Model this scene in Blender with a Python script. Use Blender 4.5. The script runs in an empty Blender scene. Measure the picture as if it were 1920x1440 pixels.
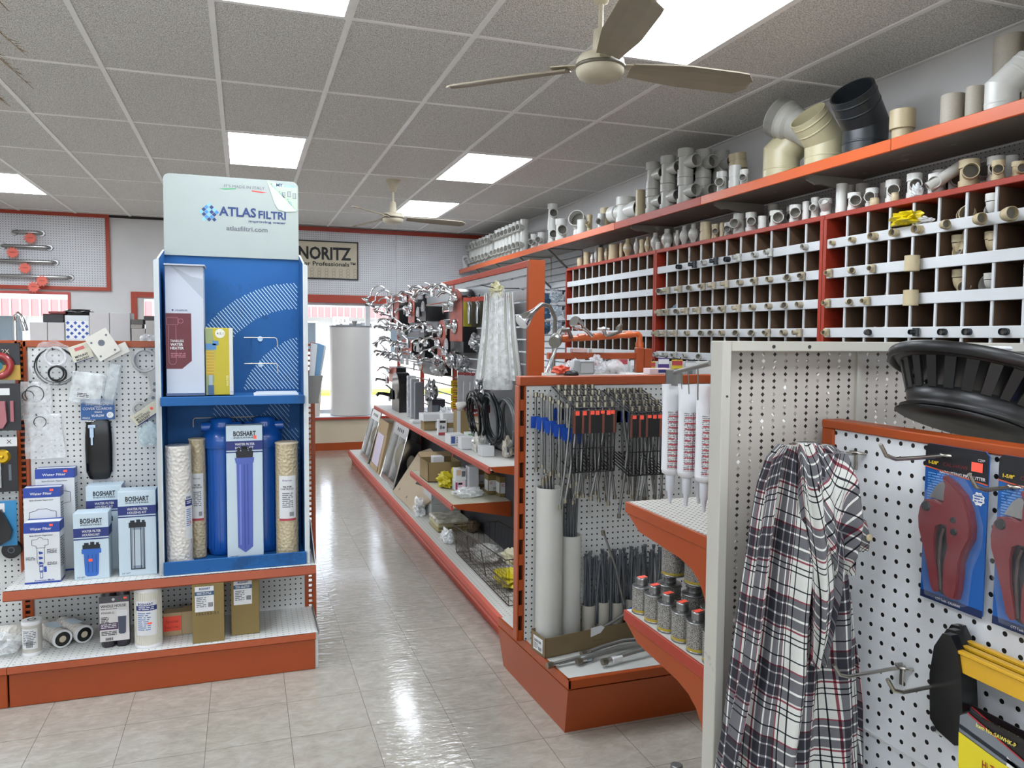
import bpy, bmesh, math, random
from mathutils import Vector, Matrix, noise
R = random.Random(7)
PI = math.pi
SC = bpy.context.scene
COL = SC.collection
V = Vector

# ------------------------------------------------------------------ camera
CAM = (0.0, 0.0, 1.5335)
yaw, pitch, roll, fpx = .3330, -.0603, .0081, 1452.72
_r = V((math.cos(yaw), -math.sin(yaw), 0)); _f = V((math.sin(yaw), math.cos(yaw), 0))
_w = _f * math.cos(pitch) + V((0, 0, 1)) * math.sin(pitch)
_u = _r.cross(_w)
r3 = _r * math.cos(roll) + _u * math.sin(roll); u3 = -_r * math.sin(roll) + _u * math.cos(roll)
cd = bpy.data.cameras.new('camera'); cam = bpy.data.objects.new('camera', cd); COL.objects.link(cam)
cd.sensor_width = 36; cd.lens = fpx / 1920 * 36; cd.clip_start = .02; cd.clip_end = 300
cam.matrix_world = Matrix(((r3.x, u3.x, -_w.x, CAM[0]), (r3.y, u3.y, -_w.y, CAM[1]), (r3.z, u3.z, -_w.z, CAM[2]), (0, 0, 0, 1)))
SC.camera = cam

# ------------------------------------------------------------------ light and exposure
SC.view_settings.view_transform = 'Standard'; SC.view_settings.look = 'None'
SC.view_settings.exposure = 1.85; SC.view_settings.gamma = 1; SC.view_settings.use_curve_mapping = False
SC.cycles.use_denoising = True
SC.cycles.max_bounces = 8; SC.cycles.diffuse_bounces = 4; SC.cycles.glossy_bounces = 4; SC.cycles.transparent_max_bounces = 12
SC.cycles.caustics_reflective = False; SC.cycles.caustics_refractive = False
PANEL = 6.0          # ceiling light panels
SKY = 1.6           # sky through the shop windows
wd = bpy.data.worlds.new('world'); SC.world = wd; wd.use_nodes = True
nt = wd.node_tree; nt.nodes.clear()
sk = nt.nodes.new('ShaderNodeTexSky'); sk.sky_type = 'HOSEK_WILKIE'; sk.turbidity = 3.5; sk.ground_albedo = .5
sk.sun_direction = V((-.3, -.6, .74)).normalized()
mx = nt.nodes.new('ShaderNodeMixRGB'); mx.inputs[0].default_value = .55; mx.inputs[2].default_value = (.9, .97, 1.05, 1)
bg = nt.nodes.new('ShaderNodeBackground'); bg.inputs[1].default_value = SKY
wo = nt.nodes.new('ShaderNodeOutputWorld')
nt.links.new(sk.outputs[0], mx.inputs[1]); nt.links.new(mx.outputs[0], bg.inputs[0]); nt.links.new(bg.outputs[0], wo.inputs[0])
sl = bpy.data.lights.new('sun', 'SUN'); sl.energy = 2.8; sl.angle = .01; sl.color = (1, .96, .9)
so = bpy.data.objects.new('sun', sl); COL.objects.link(so)
so.rotation_euler = V((.3, .6, -.74)).to_track_quat('-Z', 'Y').to_euler()

# ------------------------------------------------------------------ materials
def lin(h):
    h = h.lstrip('#'); o = []
    for i in (0, 2, 4):
        c = int(h[i:i+2], 16) / 255
        o.append(c / 12.92 if c <= .04045 else ((c + .055) / 1.055) ** 2.4)
    return (*o, 1)
MC = {}
def base(name, rough=.5, metal=0, spec=.5):
    m = bpy.data.materials.new(name); m.use_nodes = True
    b = m.node_tree.nodes['Principled BSDF']
    b.inputs['Roughness'].default_value = rough; b.inputs['Metallic'].default_value = metal
    b.inputs['Specular IOR Level'].default_value = spec
    return m, m.node_tree, b
def mat(h, rough=.5, metal=0, var=.08, scale=14, bump=0, spec=.5, coat=0):
    k = (h, rough, metal, var, scale, bump, spec, coat)
    if k in MC: return MC[k]
    m, t, b = base('paint_' + h.strip('#'), rough, metal, spec)
    c = lin(h)
    tc = t.nodes.new('ShaderNodeTexCoord'); n = t.nodes.new('ShaderNodeTexNoise')
    n.inputs['Scale'].default_value = scale; n.inputs['Detail'].default_value = 3
    t.links.new(tc.outputs['Object'], n.inputs['Vector'])
    x = t.nodes.new('ShaderNodeMixRGB')
    x.inputs[1].default_value = tuple(v * (1 - var) for v in c[:3]) + (1,)
    x.inputs[2].default_value = tuple(min(1, v * (1 + var)) for v in c[:3]) + (1,)
    t.links.new(n.outputs[0], x.inputs[0]); t.links.new(x.outputs[0], b.inputs['Base Color'])
    if coat: b.inputs['Coat Weight'].default_value = coat; b.inputs['Coat Roughness'].default_value = .08
    if bump:
        bp = t.nodes.new('ShaderNodeBump'); bp.inputs['Strength'].default_value = bump; bp.inputs['Distance'].default_value = .01
        t.links.new(n.outputs[0], bp.inputs['Height']); t.links.new(bp.outputs[0], b.inputs['Normal'])
    MC[k] = m; return m
def worn(h, h2, rough=.4, amt=.62, scale=9, name=None):
    """painted wood with chips of another colour"""
    k = ('worn', h, h2, rough, amt, scale)
    if k in MC: return MC[k]
    m, t, b = base('worn_' + h.strip('#'), rough)
    tc = t.nodes.new('ShaderNodeTexCoord'); n = t.nodes.new('ShaderNodeTexNoise'); n.inputs['Scale'].default_value = scale
    n.inputs['Detail'].default_value = 9; n.inputs['Roughness'].default_value = .72
    rp = t.nodes.new('ShaderNodeValToRGB'); rp.color_ramp.elements[0].position = amt; rp.color_ramp.elements[1].position = amt + .06
    n2 = t.nodes.new('ShaderNodeTexNoise'); n2.inputs['Scale'].default_value = 2.5
    x0 = t.nodes.new('ShaderNodeMixRGB'); c = lin(h)
    x0.inputs[1].default_value = tuple(v * .82 for v in c[:3]) + (1,); x0.inputs[2].default_value = tuple(min(1, v * 1.15) for v in c[:3]) + (1,)
    x = t.nodes.new('ShaderNodeMixRGB'); x.inputs[2].default_value = lin(h2)
    t.links.new(tc.outputs['Object'], n.inputs[0]); t.links.new(tc.outputs['Object'], n2.inputs[0])
    t.links.new(n2.outputs[0], x0.inputs[0]); t.links.new(n.outputs[0], rp.inputs[0]); t.links.new(rp.outputs[0], x.inputs[0])
    t.links.new(x0.outputs[0], x.inputs[1]); t.links.new(x.outputs[0], b.inputs['Base Color'])
    MC[k] = m; return m
def math_n(t, op, a, b=None):
    n = t.nodes.new('ShaderNodeMath'); n.operation = op
    for i, v in enumerate((a, b)):
        if v is None: continue
        if isinstance(v, (int, float)): n.inputs[i].default_value = v
        else: t.links.new(v, n.inputs[i])
    return n.outputs[0]
def grid_d(t, out, pitch):
    """distance from the nearest grid line centre, in cell units, for one coordinate"""
    return math_n(t, 'SUBTRACT', math_n(t, 'FRACT', math_n(t, 'ADD', math_n(t, 'DIVIDE', out, pitch), 500.0)), .5)
def peg(h, ax, pitch=.0254, r=.0032, hole='#1a1714', diamond=False, pitch2=None, rough=.45, dirt=.08):
    k = ('peg', h, ax, pitch, r, hole, diamond, pitch2)
    if k in MC: return MC[k]
    m, t, b = base('pegboard_' + ax, rough)
    tc = t.nodes.new('ShaderNodeTexCoord'); s = t.nodes.new('ShaderNodeSeparateXYZ'); t.links.new(tc.outputs['Object'], s.inputs[0])
    o = {'x': s.outputs[0], 'y': s.outputs[1], 'z': s.outputs[2]}
    p2 = pitch2 or pitch
    a = grid_d(t, o[ax[0]], pitch); c = grid_d(t, o[ax[1]], p2)
    a = math_n(t, 'MULTIPLY', a, pitch); c = math_n(t, 'MULTIPLY', c, p2)
    if diamond: d = math_n(t, 'ADD', math_n(t, 'ABSOLUTE', a), math_n(t, 'ABSOLUTE', c))
    else: d = math_n(t, 'SQRT', math_n(t, 'ADD', math_n(t, 'MULTIPLY', a, a), math_n(t, 'MULTIPLY', c, c)))
    f = math_n(t, 'LESS_THAN', d, r)
    n = t.nodes.new('ShaderNodeTexNoise'); n.inputs['Scale'].default_value = 5; n.inputs['Detail'].default_value = 5
    t.links.new(tc.outputs['Object'], n.inputs[0])
    x0 = t.nodes.new('ShaderNodeMixRGB'); cc = lin(h)
    x0.inputs[1].default_value = tuple(v * (1 - dirt) for v in cc[:3]) + (1,); x0.inputs[2].default_value = tuple(min(1, v * (1 + dirt)) for v in cc[:3]) + (1,)
    t.links.new(n.outputs[0], x0.inputs[0])
    x = t.nodes.new('ShaderNodeMixRGB'); t.links.new(f, x.inputs[0]); t.links.new(x0.outputs[0], x.inputs[1])
    if diamond:   # holes that show a second sheet behind, some open and some not
        w = t.nodes.new('ShaderNodeTexNoise'); w.inputs['Scale'].default_value = 45; t.links.new(tc.outputs['Object'], w.inputs[0])
        rp = t.nodes.new('ShaderNodeValToRGB'); rp.color_ramp.interpolation = 'CONSTANT'
        rp.color_ramp.elements[0].color = lin('#17130f'); rp.color_ramp.elements[1].position = .52; rp.color_ramp.elements[1].color = lin('#8d877c')
        e = rp.color_ramp.elements.new(.62); e.color = lin('#dcdcd8')
        t.links.new(w.outputs[0], rp.inputs[0]); t.links.new(rp.outputs[0], x.inputs[2])
    else: x.inputs[2].default_value = lin(hole)
    t.links.new(x.outputs[0], b.inputs['Base Color'])
    MC[k] = m; return m
def film(tint='#e8ecee', alpha=.35, rough=.12):
    """clear plastic: mostly see-through with a shine"""
    k = ('film', tint, alpha, rough)
    if k in MC: return MC[k]
    m = bpy.data.materials.new('clear_plastic'); m.use_nodes = True; t = m.node_tree
    b = t.nodes['Principled BSDF']; b.inputs['Base Color'].default_value = lin(tint); b.inputs['Roughness'].default_value = rough
    tr = t.nodes.new('ShaderNodeBsdfTransparent'); mxs = t.nodes.new('ShaderNodeMixShader')
    n = t.nodes.new('ShaderNodeTexNoise'); n.inputs['Scale'].default_value = 25
    f = math_n(t, 'MULTIPLY', n.outputs[0], alpha * 2)
    tc = t.nodes.new('ShaderNodeTexCoord'); t.links.new(tc.outputs['Object'], n.inputs[0])
    t.links.new(f, mxs.inputs[0]); t.links.new(tr.outputs[0], mxs.inputs[1]); t.links.new(b.outputs[0], mxs.inputs[2])
    t.links.new(mxs.outputs[0], t.nodes['Material Output'].inputs[0])
    MC[k] = m; return m
def emit(h, s, tex=False):
    k = ('emit', h, s)
    if k in MC: return MC[k]
    m, t, b = base('light_' + h.strip('#'), .5); b.inputs['Base Color'].default_value = lin(h)
    b.inputs['Emission Color'].default_value = lin(h); b.inputs['Emission Strength'].default_value = s
    MC[k] = m; return m

ORANGE = worn('#963f10', '#6e3218', .38, .66, 7)
ORANGE2 = worn('#a83c24', '#d9a08c', .5, .67, 16)
ORANGE3 = worn('#c95a26', '#e8b08a', .35, .74, 12)
REDOR = worn('#9a3220', '#c96a50', .4, .70, 14)
WHITE_P = mat('#c9c9c6', .45, var=.06, scale=6)
WHITE_W = worn('#c3c1bb', '#8a8378', .55, .66, 9)
STRIP_W = worn('#c6c8ca', '#9a9690', .5, .68, 10)
CHROME = mat('#d0d2d4', .12, 1, var=.04)
STEEL = mat('#a7a7a6', .3, 1, var=.08)
GALV = mat('#8c8b86', .42, 1, var=.15, scale=40)
BLACK = mat('#0c0c0d', .45, var=.2)
BLACKG = mat('#0b0b0c', .22, var=.2)
CARD = mat('#8c7752', .8, var=.08, scale=8)
CARD2 = mat('#a58e6c', .8, var=.06, scale=8)
KRAFT = mat('#7d6a3e', .75, var=.06, scale=6)
WBOX = mat('#cfcfcf', .55, var=.04)
PVCW = mat('#d2d2cd', .3, var=.06, scale=8)
PVCG = mat('#b3b2ab', .35, var=.08, scale=8)
PVCB = mat('#b8a988', .38, var=.08, scale=8)
PVCT = mat('#a8a193', .55, var=.14, scale=9)
PVCK = mat('#24282c', .35, var=.15)
DARK = mat('#2c2a26', .9, var=.2)
BLUE = mat('#1366b5', .42, var=.05, scale=4)
BLUED = mat('#0b4388', .5, var=.08, scale=4)
NAVY = mat('#1d2a6a', .5, var=.05)
INK = mat('#1b1c22', .6, var=.05)
PRICE = mat('#ff5a45', .6, var=.03)
CREAM = mat('#b9ad95', .6, var=.1, scale=6)

# ------------------------------------------------------------------ mesh builder
def print_rows(h='#cfcfd0', ink='#4d4a4c', pitch=.0052, sc=420, name='small_print'):
    """rows of illegible small print on a label"""
    k = ('rows', h, ink, pitch)
    if k in MC: return MC[k]
    m, t, b = base(name, .45); tc = t.nodes.new('ShaderNodeTexCoord'); s = t.nodes.new('ShaderNodeSeparateXYZ'); t.links.new(tc.outputs['Object'], s.inputs[0])
    row = math_n(t, 'LESS_THAN', math_n(t, 'FRACT', math_n(t, 'ADD', math_n(t, 'DIVIDE', s.outputs[2], pitch), 100.0)), .62)
    mp = t.nodes.new('ShaderNodeMapping'); mp.inputs['Scale'].default_value = (sc, sc, 1 / pitch); t.links.new(tc.outputs['Object'], mp.inputs[0])
    n = t.nodes.new('ShaderNodeTexNoise'); n.inputs['Scale'].default_value = 1; n.inputs['Detail'].default_value = 1; t.links.new(mp.outputs[0], n.inputs[0])
    f = math_n(t, 'MULTIPLY', row, math_n(t, 'GREATER_THAN', n.outputs[0], .44))
    x = t.nodes.new('ShaderNodeMixRGB'); x.inputs[1].default_value = lin(h); x.inputs[2].default_value = lin(ink); t.links.new(math_n(t, 'MULTIPLY', f, .85), x.inputs[0]); t.links.new(x.outputs[0], b.inputs['Base Color'])
    MC[k] = m; return m
class MB:
    def __init__(s): s.v = []; s.f = []; s.mi = []; s.sm = []; s.mats = []; s.uv = {}
    def m(s, mt):
        if mt not in s.mats: s.mats.append(mt)
        return s.mats.index(mt)
    def add(s, vs, fs, mt, smooth=False):
        o = len(s.v); s.v += [V(p) for p in vs]; k = s.m(mt)
        for f in fs: s.f.append([i + o for i in f]); s.mi.append(k); s.sm.append(smooth)
        return s
    def poly(s, pts, mt): return s.add(pts, [list(range(len(pts)))], mt)
    def box(s, x0, x1, y0, y1, z0, z1, mt, c=0.0, M=None):
        """box with chamfered vertical and horizontal edges when c > 0"""
        if c <= 0:
            vs = [(x, y, z) for z in (z0, z1) for y in (y0, y1) for x in (x0, x1)]
            fs = [(0, 2, 3, 1), (4, 5, 7, 6), (0, 1, 5, 4), (2, 6, 7, 3), (0, 4, 6, 2), (1, 3, 7, 5)]
        else:
            cx, cy, cz = (x0+x1)/2, (y0+y1)/2, (z0+z1)/2; hx, hy, hz = (x1-x0)/2, (y1-y0)/2, (z1-z0)/2
            c = min(c, hx*.9, hy*.9, hz*.9); vs = []; idx = {}
            for a in (-1, 1):
                for b in (-1, 1):
                    for d in (-1, 1):
                        idx[a, b, d] = len(vs)
                        vs += [(cx+a*hx, cy+b*(hy-c), cz+d*(hz-c)), (cx+a*(hx-c), cy+b*hy, cz+d*(hz-c)), (cx+a*(hx-c), cy+b*(hy-c), cz+d*hz)]
            fs = []
            for a in (-1, 1): fs.append([idx[a, b, d] for b, d in ((-1, -1), (1, -1), (1, 1), (-1, 1))][::a])
            for b in (-1, 1): fs.append([idx[a, b, d] + 1 for a, d in ((-1, -1), (-1, 1), (1, 1), (1, -1))][::b])
            for d in (-1, 1): fs.append([idx[a, b, d] + 2 for a, b in ((-1, -1), (1, -1), (1, 1), (-1, 1))][::d])
            for a in (-1, 1):
                for b in (-1, 1): fs.append([idx[a, b, -1], idx[a, b, -1]+1, idx[a, b, 1]+1, idx[a, b, 1]][::-a*b])
                for d in (-1, 1): fs.append([idx[a, -1, d], idx[a, 1, d], idx[a, 1, d]+2, idx[a, -1, d]+2][::-a*d])
            for b in (-1, 1):
                for d in (-1, 1): fs.append([idx[-1, b, d]+1, idx[-1, b, d]+2, idx[1, b, d]+2, idx[1, b, d]+1][::-b*d])
            for k, i in idx.items(): fs.append([i, i+1, i+2][::k[0]*k[1]*k[2]])
        if M is not None: vs = [M @ V(p) for p in vs]
        return s.add(vs, fs, mt)
    def ring(s, c, d, r, n, ph=0):
        d = V(d).normalized(); a = d.cross(V((0, 0, 1)))
        if a.length < 1e-4: a = V((1, 0, 0))
        a.normalize(); b = d.cross(a)
        return [V(c) + (a * math.cos(2*PI*i/n + ph) + b * math.sin(2*PI*i/n + ph)) * r for i in range(n)]
    def cyl(s, p0, p1, r0, r1=None, mt=None, n=14, caps=3, smooth=True):
        r1 = r0 if r1 is None else r1; p0 = V(p0); p1 = V(p1); d = p1 - p0
        A = s.ring(p0, d, r0, n); B = s.ring(p1, d, r1, n)
        s.add(A + B, [(i, i+n, (i+1) % n+n, (i+1) % n) for i in range(n)], mt, smooth)
        if caps & 1 and r0 > 1e-5: s.add(A, [list(range(n))], mt)
        if caps & 2 and r1 > 1e-5: s.add(B, [list(range(n))[::-1]], mt)
        return s
    def annulus(s, c, d, r0, r1, mt, n=14):
        A = s.ring(c, d, r0, n); B = s.ring(c, d, r1, n)
        return s.add(A + B, [(i, (i+1) % n, (i+1) % n+n, i+n) for i in range(n)], mt)
    def lathe(s, prof, mt, o=(0, 0, 0), d=(0, 0, 1), n=18, smooth=True, split=False, caps=True):
        """prof: list of (radius, height) along axis d from o"""
        o = V(o); dd = V(d).normalized()
        if split:
            for (ra, ha), (rb, hb) in zip(prof, prof[1:]):
                A = s.ring(o + dd*ha, dd, max(ra, 1e-5), n); B = s.ring(o + dd*hb, dd, max(rb, 1e-5), n)
                s.add(A + B, [(i, i+n, (i+1) % n+n, (i+1) % n) for i in range(n)], mt, smooth)
        else:
            vs = []; fs = []
            for r, h in prof: vs += s.ring(o + dd*h, dd, max(r, 1e-5), n)
            for k in range(len(prof)-1):
                fs += [(k*n+i, (k+1)*n+i, (k+1)*n+(i+1) % n, k*n+(i+1) % n) for i in range(n)]
            s.add(vs, fs, mt, smooth)
        if caps:
            for (r, h), rev in ((prof[0], 1), (prof[-1], -1)):
                if r > 1e-4: s.add(s.ring(o + dd*h, dd, r, n), [list(range(n))[::rev]], mt)
        return s
    def tube(s, pts, r, mt, n=8, caps=True, closed=False):
        pts = [V(p) for p in pts]; rr = r if isinstance(r, (list, tuple)) else [r]*len(pts); vs = []; N = len(pts)
        t0 = (pts[1]-pts[0]).normalized(); a = t0.cross(V((0, 0, 1)))
        if a.length < 1e-3: a = t0.cross(V((1, 0, 0)))
        a.normalize()
        for i, p in enumerate(pts):
            if closed: t = pts[(i+1) % N] - pts[i-1]
            else: t = pts[min(i+1, N-1)] - pts[max(i-1, 0)]
            t.normalize(); a = (a - t * a.dot(t)).normalized(); b = t.cross(a)
            vs += [p + (a*math.cos(2*PI*k/n) + b*math.sin(2*PI*k/n))*rr[i] for k in range(n)]
        fs = []
        for i in range(N if closed else N-1):
            j = (i+1) % N
            fs += [(i*n+k, i*n+(k+1) % n, j*n+(k+1) % n, j*n+k) for k in range(n)]
        s.add(vs, fs, mt, True)
        if caps and not closed:
            s.add(vs[:n], [list(range(n))[::-1]], mt); s.add(vs[-n:], [list(range(n))], mt)
        return s
    def prism(s, pts, O, ux, uy, dep, mt, side=None):
        """2D outline extruded by vector dep"""
        O = V(O); ux = V(ux); uy = V(uy); dep = V(dep); n = len(pts)
        A = [O + ux*p[0] + uy*p[1] for p in pts]; B = [a + dep for a in A]
        s.add(A, [list(range(n))[::-1]], mt); s.add(B, [list(range(n))], mt)
        s.add(A + B, [(i, (i+1) % n, (i+1) % n+n, i+n) for i in range(n)], side or mt)
        return s
    def sphere(s, c, r, mt, n=12, m=8, sc=(1, 1, 1)):
        vs = [V(c) + V((r*sc[0]*math.sin(PI*j/m)*math.cos(2*PI*i/n), r*sc[1]*math.sin(PI*j/m)*math.sin(2*PI*i/n), r*sc[2]*math.cos(PI*j/m))) for j in range(m+1) for i in range(n)]
        return s.add(vs, [(j*n+i, (j+1)*n+i, (j+1)*n+(i+1) % n, j*n+(i+1) % n) for j in range(m) for i in range(n)], mt, True)
    def blob(s, c, sc, mt, seed=0, amp=.25, fr=2.2, n=20, m=14, flat=True, smooth=False):
        """crumpled bag or wad"""
        vs = []
        for j in range(m+1):
            for i in range(n):
                d = V((math.sin(PI*j/m)*math.cos(2*PI*i/n), math.sin(PI*j/m)*math.sin(2*PI*i/n), math.cos(PI*j/m)))
                k = 1 + amp * (noise.noise(d*fr + V((seed*7.3, seed, 0))) + .5*noise.noise(d*fr*2.7 + V((0, seed*3.1, 5)))) * 1.6
                p = V((d.x*sc[0]*k, d.y*sc[1]*k, d.z*sc[2]*k))
                if flat: p.z = max(p.z, -sc[2]*.8)
                vs.append(V(c) + p)
        return s.add(vs, [(j*n+i, (j+1)*n+i, (j+1)*n+(i+1) % n, j*n+(i+1) % n) for j in range(m) for i in range(n)], mt, smooth)
    def geo(s, data, M, mt):
        vs, fs = data; return s.add([M @ V(p) for p in vs], fs, mt)
    def mesh(s, name, off=(0, 0, 0)):
        me = bpy.data.meshes.new(name); o = V(off)
        me.from_pydata([tuple(p - o) for p in s.v], [], s.f)
        for mt in s.mats: me.materials.append(mt)
        me.polygons.foreach_set('material_index', s.mi); me.polygons.foreach_set('use_smooth', s.sm)
        me.update(); return me
    def build(s, name, parent=None, off=None, link=True):
        """off: world point taken as local origin (defaults to the parent's place)"""
        if off is None: off = parent.location if (parent is not None and not parent.get('_loc')) else (0, 0, 0)
        o = bpy.data.objects.new(name, s.mesh(name, off)); COL.objects.link(o)
        if parent is not None: o.parent = parent
        else: o.location = off
        return o
def base_pt(mb):
    xs = [p.x for p in mb.v]; ys = [p.y for p in mb.v]; zs = [p.z for p in mb.v]
    return ((min(xs)+max(xs))/2, (min(ys)+max(ys))/2, min(zs))
def one(name, mb, label, cat, group=None, kind=None):
    o = mb.build(name, None, base_pt(mb)); return tag(o, label, cat, group, kind)
def tag(o, label=None, cat=None, group=None, kind=None):
    if label: o['label'] = label
    if cat: o['category'] = cat
    if group: o['group'] = group
    if kind: o['kind'] = kind
    return o
def thing(name, label, cat, loc=(0, 0, 0), group=None, rz=0):
    o = bpy.data.objects.new(name, None); COL.objects.link(o); o.location = loc; o.rotation_euler = (0, 0, rz); o.empty_display_size = .05
    return tag(o, label, cat, group)
def part(name, mb, parent, label=None):
    o = mb.build(name, parent)
    if label: o['label'] = label
    return o
def sub(name, mb, p, label=None):
    """sub-part: a child of a part; the vertices are given in world place"""
    root = p.parent; o = mb.build(name, None, root.location if root else (0, 0, 0)); o.location = (0, 0, 0); o.parent = p
    if label: o['label'] = label
    return o
def struct(name, mb, label=None):
    o = mb.build(name); o['kind'] = 'structure'
    if label: o['label'] = label
    return o
def copy_tree(o, parent=None):
    c = o.copy(); COL.objects.link(c)
    if parent is not None: c.parent = parent
    for ch in list(o.children): copy_tree(ch, c)
    return c
ORD = 'first second third fourth fifth sixth seventh eighth ninth tenth eleventh twelfth thirteenth fourteenth fifteenth sixteenth'.split()

# lettering: filled outlines of the built-in font, cached per string
TC = {}
def glyphs(txt, bold=False, sx=1.0):
    k = (txt, bold, sx)
    if k in TC: return TC[k]
    cu = bpy.data.curves.new('t', 'FONT'); cu.body = txt; cu.size = 1; cu.resolution_u = 2; cu.space_character = sx
    if bold: cu.offset = .03 if len(txt) < 8 else .017
    ob = bpy.data.objects.new('t', cu); COL.objects.link(ob)
    me = bpy.data.meshes.new_from_object(ob)
    d = ([tuple(v.co) for v in me.vertices], [list(p.vertices) for p in me.polygons])
    COL.objects.unlink(ob); bpy.data.objects.remove(ob); bpy.data.curves.remove(cu); bpy.data.meshes.remove(me)
    TC[k] = d; return d
class Face:
    """a flat printed face: origin lower left, unit right and up vectors; everything lies just off the surface"""
    def __init__(s, mb, o, r, u, lift=.0006):
        s.mb = mb; s.o = V(o); s.r = V(r).normalized(); s.u = V(u).normalized(); s.n = s.r.cross(s.u); s.k = 0; s.l = lift
    def P(s, x, y, k): return s.o + s.r*x + s.u*y + s.n*(s.l*k)
    def rect(s, x0, y0, x1, y1, mt, k=1): s.mb.poly([s.P(x0, y0, k), s.P(x1, y0, k), s.P(x1, y1, k), s.P(x0, y1, k)], mt); return s
    def poly(s, pts, mt, k=1): s.mb.poly([s.P(x, y, k) for x, y in pts], mt); return s
    def disc(s, x, y, r, mt, k=1, n=16): return s.poly([(x + r*math.cos(2*PI*i/n), y + r*math.sin(2*PI*i/n)) for i in range(n)], mt, k)
    def loop(s, x, y, r, w, mt, k=1, n=20):
        for i in range(n):
            a, b = 2*PI*i/n, 2*PI*(i+1)/n
            s.poly([(x+r*math.cos(a), y+r*math.sin(a)), (x+(r+w)*math.cos(a), y+(r+w)*math.sin(a)), (x+(r+w)*math.cos(b), y+(r+w)*math.sin(b)), (x+r*math.cos(b), y+r*math.sin(b))], mt, k)
        return s
    def line(s, x0, y0, x1, y1, w, mt, k=1):
        d = V((x1-x0, y1-y0)); d.normalize(); px, py = -d.y*w/2, d.x*w/2
        return s.poly([(x0+px, y0+py), (x0-px, y0-py), (x1-px, y1-py), (x1+px, y1+py)], mt, k)
    def text(s, t, x, y, w, h, mt, k=2, bold=False, fit=True):
        """text fitted to a box of width w, cap height h, starting at x"""
        g = glyphs(t, bold); xs = [p[0] for p in g[0]]
        if not xs: return s
        tw = max(xs) - min(xs); ys = [p[1] for p in g[0]]; th = max(ys) - max(0, min(ys))
        fx = w / tw; fy = h / .72
        M = Matrix.Identity(4); c0 = s.P(x - min(xs)*fx, y, k)
        for i in range(3): M[i][0] = s.r[i]*fx; M[i][1] = s.u[i]*fy; M[i][2] = s.n[i]; M[i][3] = c0[i]
        s.mb.geo(g, M, mt); return s
    def small(s, x, y, w, n, dy, mt, k=2, th=.45, seed=1):
        """illegible small print: rows of short dashes"""
        q = random.Random(seed)
        for i in range(n):
            cx = x
            while cx < x + w * (.8 + .2*q.random()):
                ww = dy * (1 + 3*q.random()); s.rect(cx, y - i*dy - dy*th, min(cx+ww, x+w), y - i*dy, mt, k); cx += ww + dy*.5
        return s
    def barcode(s, x, y, w, h, mt, k=2, seed=3):
        q = random.Random(seed); cx = x
        while cx < x+w: ww = w/40*(1+2*q.random()); s.rect(cx, y, cx+ww, y+h, mt, k); cx += ww*2
        return s
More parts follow.
